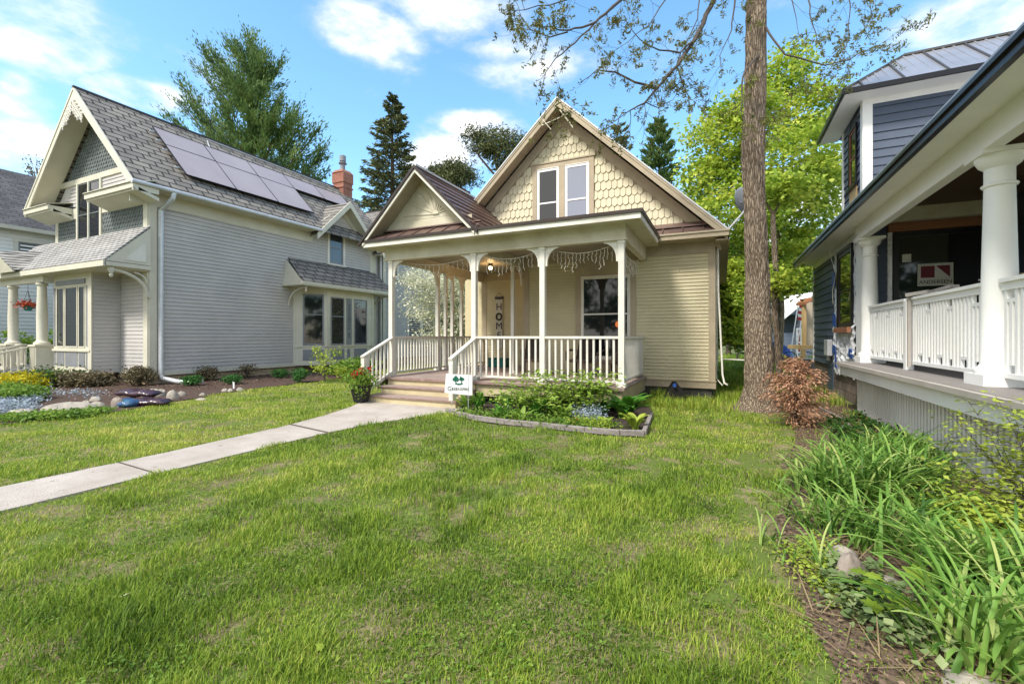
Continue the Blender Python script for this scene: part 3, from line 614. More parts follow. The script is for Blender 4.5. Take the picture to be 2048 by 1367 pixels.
# rear cross gable roof seen past the left rake
mb=MB(); mb.prism([(-8.9,16.6,7.42),(-3.9,16.6,7.42),(-3.9,13.9,4.8),(-8.9,13.9,4.8)],(0,0,-.07)); mb.prism([(-8.9,16.6,7.42),(-3.9,16.6,7.42),(-3.9,19.3,4.8),(-8.9,19.3,4.8)],(0,0,-.07)); mb.build('rear_roof',M['roofY'],B)
mb=MB(); mb.prism([(-8.6,14.2,4.9),(-8.6,19,4.9),(-8.6,16.6,7.25)],(.9,0,0)); mb.box(-8.6,-7.72,14.3,19,0,4.9); mb.build('rear_wing_wall',M['beige'],B)
# downspouts & hoses on right corner
mb=MB(); mb.tube([(-.1,11.75,3.7),(-.09,11.8,2.6),(-.06,11.72,2.0),(-.0,11.66,.62),(.04,11.6,.42),(.1,11.5,.40)],.022,8); mb.tube([(-.13,11.8,3.6),(-.13,11.85,.5),(.0,11.75,.35),(.03,11.7,.42)],.014,6); mb.tube([(-.02,12.3,.95),(.55,12.3,.93)],.02,6); mb.build('drain_pipe',M['offwhite'],B,True)
# ---------------- porch
YP=9.05; DZ=.51
mb=MB(); mb.box(-7.9,-1.72,8.72,YW-.04,DZ-.045,DZ); mb.box(-7.9,-5.15,YW-.04,13.95,DZ-.045,DZ); mb.build('porch_floor',M['deck'],B)
mb=MB(); mb.box(-7.9,-1.70,8.70,8.722,DZ-.05,DZ+.002); mb.build('floor_nosing',M['stepnose'],B)
mb=MB(); mb.box(-5.0,-1.76,8.78,8.81,.19,DZ-.05); mb.box(-1.79,-1.76,8.81,YW-.04,.17,DZ-.05); mb.box(-7.86,-7.83,8.78,13.9,.2,DZ-.05); mb.build('porch_skirt_board',M['stepcream'],B)
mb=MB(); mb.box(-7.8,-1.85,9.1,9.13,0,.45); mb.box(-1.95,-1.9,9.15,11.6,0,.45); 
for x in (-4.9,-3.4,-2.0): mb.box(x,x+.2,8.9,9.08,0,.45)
mb.build('crawlspace_shade_screen',M['shadowdark'],B)
# steps
st=MB(); tr=MB()
for (z,ya,yb) in ((.17,7.93,8.36),(.34,8.34,8.74)):
    st.box(-7.36,-5.02,ya+.03,yb+.03,0 if z<.2 else .17,z-.03); tr.box(-7.42,-4.98,ya,yb,z-.03,z)
st.box(-7.46,-5.0,8.745,8.775,.3,DZ-.05)
so_=st.build('porch_steps',M['stepcream'],B); t2=tr.build('step_tread',M['deck'],so_)
mb=MB(); mb.box(-7.425,-4.975,7.925,7.936,.136,.168); mb.box(-7.425,-4.975,8.335,8.346,.306,.338); mb.build('tread_nosing',M['stepnose'],so_)
# posts
def bracket(mb,fr,u,s,z,n0,n1,r=.30,t=.05):
    "quarter arch spandrel bracket at post side u going s, top at z"
    pts=[(u,z),(u+s*r,z),(u+s*r,z-.035)]
    for k in range(1,8): a=math.pi/2*k/8; pts.append((u+s*(r-.0-(r-.05)*math.sin(a)),z-.035-(r*1.05)*(1-math.cos(a))))
    pts+= [(u+s*.05,z-.035-r*1.05),(u+s*.05,z-r*1.35),(u,z-r*1.4)]
    fr.tri(mb,pts,n0,n1)
FP=FR((0,YP,0),X,-Y)
def post(x,y,w=.115,br=(),frm=FP,z1=3.42,base=True,z0=DZ):
    mb=MB(); h=w/2
    mb.box(x-h,x+h,y-h,y+h,z0,z1)
    if base: mb.box(x-h-.035,x+h+.035,y-h-.035,y+h+.035,z0,z0+.07); mb.box(x-h-.012,x+h+.012,y-h-.012,y+h+.012,z1-.06,z1)
    o=mb.build('porch_post',M['offwhite'],B)
    for (ux,uy,sx,sy) in br:
        mb=MB(); f=FR((x,y,0),(ux,uy,0),(-uy,ux,0)); bracket(mb,f,h,1,z1-.0,-.025,.025); mb.build('bracket',M['offwhite'],o)
    return o
xr=(1,0,0,0); xl=(-1,0,0,0); yb_=(0,1,0,0); yf=(0,-1,0,0)
post(-1.82,YP,br=(xl,yb_)); post(-3.5,YP,br=(xl,xr)); post(-5.19,YP,br=(xl,xr)); post(-7.6,YP,br=(xr,yb_))
post(-5.19,11.15,.09); post(-7.68,11.2,.10,br=(yf,)); post(-7.68,11.62,.09,br=()); post(-7.68,12.0,.09,br=()); post(-7.68,12.55,.09,br=(yf,yb_)); 
mb=MB(); f=FR((-7.68,11.62,0),Y,X)
# pointed arch between the two narrow posts
pts=[(0,3.42),(0,3.0)]+[(.19-.19*math.cos(math.pi/2*k/6),3.0+.32*math.sin(math.pi/2*k/6)) for k in range(7)]+[(.38-.19+.19*math.sin(math.pi/2*k/6),3.32-.32*(1-math.cos(math.pi/2*k/6))) for k in range(1,7)]+[(.38,3.42)]
f.tri(mb,pts,-.02,.02); mb.build('arched_spandrel',M['offwhite'],B)
mb=MB(); mb.box(-5.02,-4.95,10.9,11.66,2.5,2.501)
mb=MB(); f=FR((-5.15,11.66,0),-Y,X); bracket(mb,f,.0,1,3.42,-.02,.02,.35); mb.build('wall_bracket',M['offwhite'],B)
# beams / ceiling / fascia
mb=MB(); mb.box(-7.76,-1.73,YP-.07,YP+.07,3.42,3.74); mb.box(-1.87,-1.731,YP+.07,YW-.02,3.42,3.74); mb.box(-7.755,-7.62,YP+.07,13.95,3.42,3.74); mb.box(-5.26,-5.12,YP+.07,11.66,3.45,3.73)
mb.box(-7.79,-1.70,YP-.1,YP-.07,3.42,3.45)
mb.build('porch_beam',M['porchpaint'],B)
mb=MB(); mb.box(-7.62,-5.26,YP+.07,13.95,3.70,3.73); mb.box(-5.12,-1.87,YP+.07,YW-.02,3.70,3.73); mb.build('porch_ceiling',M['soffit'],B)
mb=MB(); mb.box(-8.10,-1.42,8.64,YP-.07,3.74,3.76); mb.box(-1.73,-1.42,YP-.07,YW-.05,3.741,3.76); mb.box(-8.1,-7.76,YP-.07,13.9,3.741,3.76); mb.build('porch_soffit',M['porchpaint'],B)
mb=MB(); mb.box(-8.13,-1.38,8.60,8.64,3.72,3.86); mb.box(-1.42,-1.38,8.64,11.13,3.72,3.86); mb.box(-8.13,-8.10,8.64,13.9,3.72,3.86); mb.build('porch_fascia',M['offwhite'],B)
mb=MB(); mb.box(-8.17,-1.34,8.565,8.60,3.83,3.895); mb.box(-1.38,-1.34,8.60,11.15,3.83,3.895)
mb.build('porch_drip_edge',M['darktrim'],B)
mb=MB(); mb.prism([(-5.0,8.58,3.885),(-1.36,8.58,3.885),(-1.9,11.69,4.2),(-5.0,11.69,4.2)],(0,0,-.03)); mb.prism([(-8.15,8.58,3.885),(-5.0,8.58,3.885),(-5.0,9.04,4.14),(-8.15,9.04,4.14)],(0,0,-.03)); mb.box(-8.15,-5.0,8.97,9.04,4.14,4.17)
for x in np.arange(-7.9,-5.0,.42): mb.bar((x,8.60,3.90),(x,8.98,4.115),.02,.03)
mb.prism([(-1.36,8.58,3.885),(-1.36,11.16,3.885),(-1.9,11.69,4.2)],(0,0,-.03))
mb.build('porch_roof',M['brownmetal'],B)
# entry gable
GX,GZ,GH=-6.53,5.50,1.66; GS=(GZ-3.84)/GH
mb=MB()
for s in (-1,1):
    mb.prism([(GX,8.56,GZ),(GX+s*GH,8.56,3.84),(GX+s*GH,8.56,3.80),(GX,8.56,GZ-.045)],(0,5.2,0))
    for i in range(1,9):
        q=i/9; mb.bar((GX+s*GH*q,8.56,GZ-(GZ-3.84)*q+.012),(GX+s*GH*q,13.7,GZ-(GZ-3.84)*q+.012),.02,.04,up=(s*.7,0,1))
er=mb.build('entry_gable_roof',M['brownmetal'],B)
mb=MB(); mb.box(GX-.06,GX+.06,8.55,13.76,GZ-.01,GZ+.04); mb.build('ridge_cap',M['galv'],er)
mb=MB()
for s in (-1,1):
    mb.prism([(GX,8.54,GZ+.03),(GX+s*(GH+.03),8.54,3.84-.0),(GX+s*(GH+.03),8.54,3.76),(GX,8.54,GZ-.06)],(0,.05,0))
mb.build('rake_edge',M['darktrim'],er)
mb=MB()
for s in (-1,1):
    mb.prism([(GX,8.57,GZ-.065),(GX+s*GH*.965,8.57,GZ-.065-GH*.965*GS),(GX+s*GH*.965,8.57,GZ-.145-GH*.965*GS),(GX,8.57,GZ-.145)],(0,.04,0))
mb.build('rake_board',M['offwhite'],er)
mb=MB()
for s in (-1,1):
    mb.prism([(GX,8.62,GZ-.06),(GX+s*GH*.97,8.62,GZ-.06-GH*.97*GS),(GX+s*GH*.97,8.62,GZ-.08-GH*.97*GS),(GX,8.62,GZ-.08)],(0,.5,0))
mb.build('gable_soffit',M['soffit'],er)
FG=FR((0,9.05,0),X,-Y); mb=MB(); FG.tri(mb,[(GX-1.3,4.15),(GX+1.3,4.15),(GX,4.15+1.3*GS)],-.05,0); FG.box(mb,GX-1.28,GX+1.28,4.17,4.34,0,.02)
mb.build('pediment',M['porchpaint'],B); 
mb=MB()  # carved sunburst
c0=(GX+.28,4.45); 
FG.tri(mb,[(GX-.95,4.38),(GX+.8,4.38),(GX-.07,5.22)],0.001,.006)
for k in range(9):
    a=math.pi*(.06+.88*k/8); a2=a+.14; l=.72+.1*math.sin(k*1.3)
    x2=c0[0]+math.cos(a)*1.2; 
    # ray length clipped to the triangle
    def clip(an):
        t=.1
        while t<1.4:
            x=c0[0]+math.cos(an)*t; z=c0[1]+math.sin(an)*t
            if z>4.38+ (.84-abs(x-(GX-.07)))*.955-.1 : break
            t+=.02
        return t
    ta,tb=clip(a),clip(a2); r0=.1
    FG.tri(mb,[(c0[0]+math.cos(a)*r0,c0[1]+math.sin(a)*r0),(c0[0]+math.cos(a)*ta,c0[1]+math.sin(a)*ta),(c0[0]+math.cos(a2)*tb,c0[1]+math.sin(a2)*tb),(c0[0]+math.cos(a2)*r0,c0[1]+math.sin(a2)*r0)],.008,.026)
FG.tri(mb,[(c0[0]+.09*math.cos(a),c0[1]+.09*math.sin(a)) for a in [math.pi*k/8 for k in range(9)]],.006,.04)
mb.build('sunburst_carving',M['porchpaint'],B)
# railings
def railing(p,q,z0,z1,n,name='railing',top=(.09,.05),parent=B,mat='offwhite',bw=.04):
    p=Vector(p);q=Vector(q); mb=MB(); mb.bar(p+Z*z1,q+Z*z1,top[0],top[1]); mb.bar(p+Z*z0,q+Z*z0,.05,.045); 
    o=mb.build(name,M[mat],parent); first=None
    for i in range(n):
        c=p+(q-p)*((i+.7)/(n+.4))
        if first is None:
            mb=MB(); mb.box(c.x-bw/2,c.x+bw/2,c.y-bw/2,c.y+bw/2,z0+.02,z1-.02); first=mb.build('baluster',M[mat],o); c0=c
        else:
            k=first.copy(); COL.objects.link(k); k.location=first.location+Vector((c.x-c0.x,c.y-c0.y,0))
    return o
railing((-5.13,YP,0),(-3.56,YP,0),.60,1.49,10); railing((-3.44,YP,0),(-1.88,YP,0),.60,1.49,11)
railing((-1.82,YP+.06,0),(-1.82,YW-.05,0),.60,1.49,21); railing((-7.6,YP+.06,0),(-7.66,11.15,0),.60,1.49,15); railing((-7.68,11.25,0),(-7.68,12.5,0),.60,1.49,8); railing((-7.68,12.6,0),(-7.68,13.95,0),.60,1.49,8)
for x in (-7.55,-5.14):
    y0,y1=8.02,8.99; mb=MB(); mb.bar((x,y0-.07,1.03),(x,y1,1.47),.10,.045); mb.bar((x,y0,.20),(x,y1,.60),.05,.07)
    sr=mb.build('stair_railing',M['offwhite'],B)
    mb=MB(); mb.box(x-.05,x+.05,y0-.05,y0+.05,.0 if x>-6 else .02,1.02); mb.build('newel_post',M['offwhite'],sr)
    for i in range(6):
        y=y0+.14+i*.14; t=(y-y0)/(y1-y0); mb=MB(); mb.box(x-.019,x+.019,y-.019,y+.019,.24+.4*t,1.04+.43*t); mb.build('baluster',M['offwhite'],sr)
# ---------------- things on the porch
t=thing('porch_light','small bare ceiling lamp glowing over the porch entry','lamp',(-6.33,12,3.7)); mb=MB(); mb.lathe(-6.33,12,[(.07,3.70),(.07,3.66),(.04,3.62)],12); mb.build('fixture',M['darktrim'],t); mb=MB(); mb.ball((-6.33,12,3.565),.055,10); mb.build('bulb',emit('warm_bulb',(1,.72,.35),9),t,True)
pl=bpy.data.lights.new('porch_bulb','POINT'); pl.energy=7; pl.color=(1,.62,.28); pl.shadow_soft_size=.05; po=bpy.data.objects.new('bulb_light',pl); COL.objects.link(po); po.parent=t; po.location=(0,0,-.22)
t=thing('hanging_sign','tall narrow whitewashed board spelling HOME hanging on the recessed porch wall','sign',(-7.0,13.9,2.2))
mb=MB(); mb.box(-7.14,-6.88,13.93,13.955,1.1,2.78); mb.build('board',M['oldwood'],t)
mb=MB(); mb.box(-7.17,-6.85,13.92,13.96,2.80,2.88); mb.build('crossbar',M['darktrim'],t); mb=MB(); mb.bar((-7.15,13.94,2.88),(-7.01,13.94,3.02),.008); mb.bar((-7.01,13.94,3.02),(-6.87,13.94,2.88),.008); mb.build('cord',M['blackp'],t)
for i,ch in enumerate('HOME'):
    if ch!='O': textmesh('lettering',ch,.34,(-7.01,13.925,2.52-i*.33),X,Z,M['blackp'],t)
mb=MB(); mb.tube([(-7.01+.10*math.cos(a),13.91,2.19+.11*math.sin(a)) for a in np.linspace(0,2*math.pi,20)],.028,6); mb.build('wreath_letter',M['blackp'],t,True)
def icicles(name,p,q,label,n,z=3.40,seed=1):
    r=random.Random(seed); p=Vector(p);q=Vector(q); mb=MB(); pts=[]
    for i in range(13):
        s=i/12; pts.append(p+(q-p)*s+Vector((0,0,-.04-.12*abs(math.sin(s*math.pi*1)))))
    mb.tube(pts,.006,5)
    t=thing(name,label,'string lights',p,'icicle lights strung under the porch beam'); 
    for i in range(n):
        s=(i+.5)/n; b=p+(q-p)*s+Vector((0,0,-.04-.12*abs(math.sin(s*math.pi)))); ln=r.uniform(.08,.38); c=[b]; k=0
        while k<ln: k+=.05; c.append(b+Vector((r.uniform(-.022,.022),r.uniform(-.02,.02),-k)))
        mb.tube(c,.004,4)
        for c_ in c[1:]: mb.ball(c_+Vector((r.uniform(-.012,.012),0,0)),.009,5)
    mb.build('light_string',M['wire'],t)
icicles('icicle_lights',(-7.3,9.2,3.42),(-5.4,9.2,3.42),'white icicle light string over the porch entry bay',14,seed=1)
icicles('icicle_lights',(-5.0,9.2,3.42),(-3.65,9.2,3.42),'white icicle light string in the middle porch bay',13,seed=2)
icicles('icicle_lights',(-3.35,9.2,3.42),(-2.0,9.2,3.42),'white icicle light string in the right porch bay before the big window',16,seed=3)
icicles('icicle_lights',(-1.9,9.35,3.42),(-1.9,11.5,3.42),'white icicle light string running back along the porch side',22,seed=4)
def chair(x,y,rz,label):
    t=thing('patio_chair',label,'chair',(x,y,DZ),'dark wicker chairs behind the porch railing')
    mb=MB(); mb.box(x-.27,x+.27,y-.25,y+.25,DZ+.36,DZ+.43); mb.build('seat',M['wicker'],t,bevel=.02)
    mb=MB(); mb.prism([(x-.27,y+.22,DZ+.43),(x+.27,y+.22,DZ+.43),(x+.22,y+.36,DZ+.98),(x-.22,y+.36,DZ+.98)],(0,.04,0)); mb.build('backrest',M['wicker'],t,bevel=.012)
    for s in (-1,1):
        mb=MB(); mb.tube([(x+s*.27,y+.24,DZ+.64),(x+s*.30,y,DZ+.66),(x+s*.28,y-.24,DZ+.6),(x+s*.27,y-.25,DZ+.4)],.025,8); mb.build('armrest',M['wicker'],t,True)
        for q in (-1,1): mb=MB(); mb.tube([(x+s*.24,y+q*.22,DZ+.38),(x+s*.26,y+q*.24,DZ)],.02,6); mb.build('leg',M['wicker'],t)
    t.rotation_euler=(0,0,rz)
chair(-4.35,10.6,.3,'dark wicker chair left of the middle porch post'); chair(-3.2,10.9,-.2,'dark wicker chair in front of the left edge of the big porch window'); chair(-2.35,10.7,-.5,'dark wicker chair at the right end of the porch')
t=thing('storage_tub','teal plastic tub on the porch floor by the HOME sign wall','tub',(-6.6,13.2,DZ)); mb=MB(); mb.prism([(-6.95,13,DZ),(-6.3,13,DZ),(-6.3,13.4,DZ),(-6.95,13.4,DZ)],(0,0,.26)); mb.build('tub',M['teal'],t,bevel=.02); mb=MB(); mb.box(-6.98,-6.27,12.97,13.43,DZ+.26,DZ+.3); mb.build('lid',M['teal'],t,bevel=.01)
# satellite dish on right eave
t=thing('satellite_dish','round gray satellite dish on a bent arm beside the tree trunk','satellite dish',(.13,11.3,3.95))
mb=MB(); mb.tube([(.12,11.3,3.93),(.42,11.22,4.25),tuple(Vector(at(1489,420,10.85)))],.025,8); mb.build('arm',M['galv'],t,True)
mb=MB(); dc=Vector(at(1489,402,10.7)); n_=Vector((.75,.5,.42)).normalized(); a_=n_.cross(Z).normalized(); b_=n_.cross(a_); vs=[];fs=[]
for i in range(7):
    for k in range(24): r_=.34*i/6; q=dc+(a_*math.cos(k*math.pi/12)*r_*.9+b_*math.sin(k*math.pi/12)*r_)+n_*(-.10+.10*(i/6)**2); vs.append(q)
for i in range(6):
    for k in range(24): fs.append((i*24+k,i*24+(k+1)%24,i*24+24+(k+1)%24,i*24+24+k))
mb.add(vs,fs); o=mb.build('dish',M['dish'],t,True); sdm=o.modifiers.new('thick','SOLIDIFY'); sdm.thickness=.02
# real-estate sign
t=thing('yard_sign','white GREENSPIRE real estate sign with green tree logo beside the porch steps','sign',(-4.9,7.72,0))
P0=Vector(at(892,746,8.75)); P1=Vector(at(943,746,8.65)); sx=(P1-P0); sx.z=0; sx.normalize(); sn=sx.cross(Z)
mb=MB(); P2=P0+sx*.53; mb.prism([P0+Z*-.01,P2+Z*-.03,P2+Z*-.42,P0+Z*-.38+sx*-.03],-sn*.012); mb.build('board',M['signwhite'],t)
mb=MB(); 
for k in (.12,.45): q=P0+sx*k; mb.tube([(q.x,q.y,.0),(q.x,q.y,.98)],.006,6)
mb.build('wire_stake',M['galv'],t)
c=P0+sx*.26+sn*.004+Z*-.2; textmesh('lettering','G',.115,c+Z*-.10-sx*.19,sx,Z,M['ink'],t,.002); textmesh('lettering','REENSPIRE',.078,c+Z*-.105+sx*.035,sx,Z,M['ink'],t,.002,sx=.95)
mb=MB(); r=random.Random(3)
for s in (-1,1):
    for k in range(26):
        a=r.uniform(0,6.28); q=r.uniform(0,.055); cc=c+sx*(s*.062+math.cos(a)*q)+Z*(.095+math.sin(a)*q*.9); rr=r.uniform(.012,.022)
        mb.prism([cc+sx*rr*math.cos(b)+Z*rr*math.sin(b)+sn*.001*(k%4) for b in [j*math.pi/3 for j in range(6)]],sn*.003)
    mb.prism([c+sx*(s*.062-.006)+Z*.06,c+sx*(s*.062+.006)+Z*.06,c+sx*(s*.05+.01)+Z*0.0,c+sx*(s*.05-.01)+Z*0.0],sn*.004)
mb.prism([c+sx*(.085*math.cos(a))+Z*(.01-.028*abs(math.sin(a))**1) for a in np.linspace(math.pi,2*math.pi,9)],sn*.004)
mb.build('tree_logo',M['signgreen'],t)
# flower pot
px,py=gr(722,806); 
t=thing('planter','tapered black pot of green foliage and red flowers beside the steps','planter',(px,py,0))
mb=MB(); 
def frus(mb,x,y,a,b,z0,z1): 
    v=[(x-a,y-a,z0),(x+a,y-a,z0),(x+a,y+a,z0),(x-a,y+a,z0),(x-b,y-b,z1),(x+b,y-b,z1),(x+b,y+b,z1),(x-b,y+b,z1)]; mb.add(v,[(3,2,1,0),(4,5,6,7),(0,1,5,4),(1,2,6,5),(2,3,7,6),(3,0,4,7)])
frus(mb,px,py,.11,.17,.02,.38); mb.box(px-.185,px+.185,py-.185,py+.185,.38,.42); mb.build('pot',M['plastic'],t,bevel=.008)
n=900; C=np.stack([px+rng.normal(0,.15,n),py+rng.normal(0,.15,n),.55+rng.normal(0,.12,n)],1); leaves('foliage',C,.075,M['midleaf'],t); n=120; C=np.stack([px+rng.normal(.1,.08,n),py-.15+rng.normal(0,.05,n),.33+rng.normal(0,.1,n)],1); leaves('trailing_foliage',C,.06,M['midleaf'],t)
for k in range(9):
    cc=Vector((px+rng.uniform(-.26,.26),py+rng.uniform(-.2,.1),.68+rng.uniform(-.04,.14))); C=np.array(cc)+rng.normal(0,.028,(26,3)); leaves('flower',C,.05,M['red'],t,aspect=.9)
# small dark tent-like cover at foot of wall
# ================================================================ GRAY HOUSE
G=thing('gray_house','large gray Victorian house with cream trim and solar panels beside the lawn','house',(-16.05,7.83,0))
XG=-16.05; YG=7.83; XGL=-22.0; RX=-19.02; RZ=9.57; GE=3.52; GSL=1.0
FS=FR((XG,0,0),Y,X)      # side wall, u = y
FF=FR((0,YG,0),X,-Y)     # front wall, u = x
YE=18.0
mb=MB(); mb.box(XGL,XG,YG,YE,.30,6.1); mb.prism([(XGL,YG+.002,6.1),(XG,YG+.002,6.1),(RX,YG+.002,RZ-.55)],(0,YE-YG-.01,0)); mb.box(-22.0,-16.2,YE-.2,27,.3,6.05)
mb.prism([(XG+.0,13.9,6.05),(XG+.0,17.3,6.05),(XG+.0,15.6,7.55)],(-1.2,0,0)); mb.build('wall',M['gray'],G)
mb=MB(); mb.box(XGL+.06,XG-.05,YG+.05,27,0,.3); mb.build('foundation',M['stonefound'],G)
def sseg(z):
    if z>5.58:
        h=(7.15-z)/1.1
        return [(15.6-h,14.86),(15.68+.12,15.6+h)] if h>.8 else ([(15.6-h,15.6+h)] if z>6.45 and h>0 else [])
    if z<4.72: return [(YG+.22,13.05)] if z<4.0 else [(YG+.22,12.95)]
    if z<6.33: return [(YG+.22,14.74),(15.78,17.6)]
    return [(YG+.22,17.6)]
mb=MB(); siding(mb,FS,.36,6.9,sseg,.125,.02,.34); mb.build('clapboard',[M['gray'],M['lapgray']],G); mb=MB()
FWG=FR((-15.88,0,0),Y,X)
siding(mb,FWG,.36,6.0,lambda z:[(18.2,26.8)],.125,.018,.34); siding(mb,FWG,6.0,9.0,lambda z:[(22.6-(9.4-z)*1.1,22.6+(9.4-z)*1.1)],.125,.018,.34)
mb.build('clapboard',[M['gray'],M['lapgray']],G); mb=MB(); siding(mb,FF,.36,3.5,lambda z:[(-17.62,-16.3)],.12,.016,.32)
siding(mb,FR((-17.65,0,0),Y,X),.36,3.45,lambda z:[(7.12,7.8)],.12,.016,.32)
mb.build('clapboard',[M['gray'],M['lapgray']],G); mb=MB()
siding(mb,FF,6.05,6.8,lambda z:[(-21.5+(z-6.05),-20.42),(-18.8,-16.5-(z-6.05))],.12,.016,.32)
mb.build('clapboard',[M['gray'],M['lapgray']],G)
mb=MB(); mb.box(-22,-15.9,18.19,27,.3,6); mb.prism([(-15.9,18.1,6),(-15.9,27.1,6),(-15.9,22.6,9.5)],(-6,0,0)); mb.build('wing_wall',M['gray'],G)
mb=MB(); 
def fseg(z):
    if z<5.7: return [(-21.95,-20.42),(-18.76,-16.3)]
    if z>6.95:
        h=(RZ-.45-z)/GSL; return [(RX-h,RX+h)] if h>.1 else []
    return []
scales(mb,FF,4.75,5.62,fseg,.16,.13,.022); mb.build('scalloped_shingles',M['fish'],G); mb=MB(); scales(mb,FF,6.98,9.0,fseg,.16,.13,.022); mb.build('scalloped_shingles',M['fish'],G)
# trim
mb=MB(); FS.box(mb,YG+.0,YG+.21,.33,5.6,.001,.035); FF.box(mb,-16.28,-16.05,.33,5.75,.001,.035); FF.box(mb,-22,-21.8,.33,5.7,.001,.035)
FS.box(mb,YG,17.7,.28,.40,.001,.05); FS.box(mb,17.45,17.85,.4,5.6,.001,.035); FWG.box(mb,18.2,18.4,.3,6,.001,.03); FWG.box(mb,26.7,27,.3,6,.001,.03)
FF.box(mb,-17.62,-16.05,.28,.4,.001,.045)
FF.box(mb,-22,-16.05,5.62,5.98,.001,.03); FF.box(mb,-21.6,-16.4,6.80,6.98,.001,.05)
FF.box(mb,-20.42,-20.32,4.55,6.8,.001,.06); FF.box(mb,-18.86,-18.76,4.55,6.8,.001,.06); FF.box(mb,-20.45,-18.72,4.48,4.58,.001,.07)
mb.build('corner_board',M['cream'],G)
mb=MB()  # frieze under side eave + soffit + gable dormer frieze
FS.prism=None
FS.box(mb,YG-.5,13.95,5.56,6.02,.001,.03); FS.box(mb,17.3,17.8,5.56,6.02,.001,.03)
for s in (-1,1):
    y0,y1=15.6,15.6+s*1.95; mb.prism([(XG+.002,y0,7.55),(XG+.002,y0,7.17),(XG+.002,y1,5.58-.02*s),(XG+.002,y1,5.96)],(.045,0,0))
mb.box(XG+.032,-15.52,YG-.55,13.7,5.96,5.99); 
mb.build('frieze',M['cream'],G)
# main roof
mb=MB()
mb.prism([(RX,7.2,RZ),(RX+GE,7.2,RZ-GE),(RX+GE,7.2,RZ-GE-.07),(RX,7.2,RZ-.07)],(0,11.6,0)); mb.prism([(RX-GE,7.2,RZ-GE),(RX,7.2,RZ),(RX,7.2,RZ-.07),(RX-GE,7.2,RZ-GE-.07)],(0,11.6,0))
# dormer roof
for s in (-1,1):
    mb.prism([(-15.55,15.6,7.66),(-17.0,15.6,7.66),(-17.9,15.6+s*1.9,6.0) if False else (-16.9,15.6+s*1.75,5.95),(-15.55,15.6+s*1.75,5.95)],(0,0,-.06))
gro=mb.build('roof',M['roofX'],G)
mb=MB(); mb.prism([(-15.35,22.6,9.55),(-22,22.6,9.55),(-22,17.6,5.7),(-15.35,17.6,5.7)],(0,0,-.07)); mb.prism([(-15.35,22.6,9.55),(-22,22.6,9.55),(-22,27.6,5.7),(-15.35,27.6,5.7)],(0,0,-.07))
mb.build('wing_roof',M['roofY'],gro)
mb=MB(); mb.box(RX-.05,RX+.05,7.15,18.8,RZ-.03,RZ+.04); mb.box(-22,-15.3,22.55,22.65,9.53,9.6); mb.build('ridge_cap',M['darktrim'],gro)
mb=MB()
cx,cy=-19.0,18.55
mb.box(cx-.38,cx+.38,cy-.32,cy+.32,8.6,10.35); mb.box(cx-.42,cx+.42,cy-.36,cy+.36,9.6,9.68); mb.box(cx-.42,cx+.42,cy-.36,cy+.36,9.9,10.45)
frus(mb,cx,cy,.40,.28,10.45,10.62)
ch=mb.build('chimney',M['brickred'],gro); mb=MB(); mb.lathe(cx,cy,[(.13,10.62),(.13,11.0),(.22,11.02),(.22,11.06),(.12,11.08),(.12,11.15),(.17,11.15),(.17,11.45),(.14,11.47)],14); mb.build('flue_cap',M['panel'],ch,True)
# rakes front
mb=MB()
for s in (-1,1):
    x1=RX+s*GE; z1=RZ-GE
    mb.prism([(RX,7.17,RZ-.04),(x1,7.17,z1-.04),(x1,7.17,z1-.30),(RX,7.17,RZ-.36)],(0,.04,0))
    mb.prism([(RX,7.15,RZ+.0),(x1,7.15,z1+.0),(x1,7.15,z1-.09),(RX,7.15,RZ-.09)],(0,.05,0))
    mb.prism([(RX,7.21,RZ-.10),(x1,7.21,z1-.10),(x1,7.21,z1-.13),(RX,7.21,RZ-.13)],(0,.60,0))
    xa,xb=RX+s*3.45,RX+s*(3.45-2.55 if s<0 else 3.45-2.75)
mb.build('rake_board',M['cream'],G)
mb=MB()
for xa,xb in ((-22.6,-20.75),(-18.3,-15.48)):   # cornice returns
    mb=MB()
    mb.prism([(xa,7.22,5.98),(xb,7.22,5.98),(xb,YG,6.0),(xa,YG,6.0)],(0,0,-.20)); mb.box(xa,xb,7.16,7.22,5.84,6.0); mb.prism([(xa,7.3,5.78),(xb,7.3,5.78),(xb,YG,5.6),(xa,YG,5.6)],(0,0,.1))
    mb.prism([(xa,7.12,6.0),(xb,7.12,6.0),(xb,YG-.01,6.2),(xa,YG-.01,6.2)],(0,0,.02)); mb.build('cornice_return',M['cream'],G)
mb=MB() # gingerbread
r=random.Random(5)
for s in (-1,1):
    for k in range(5):
        u=.08+k*.13; zt=RZ-.36-u*1.0; n_=3 if k<3 else 2
        for j in range(n_):
            cc=(RX+s*u,7.14,zt-.05-j*.13); mb.tube([(cc[0]+.06*math.cos(a),cc[1],cc[2]+.06*math.sin(a)) for a in np.linspace(0,2*math.pi,9)],.018,5)
        mb.bar((RX+s*u,7.14,zt),(RX+s*(u+.02),7.14,zt-.14*n_-.05),.03)
mb.build('gingerbread_trim',M['offwhite'],G)
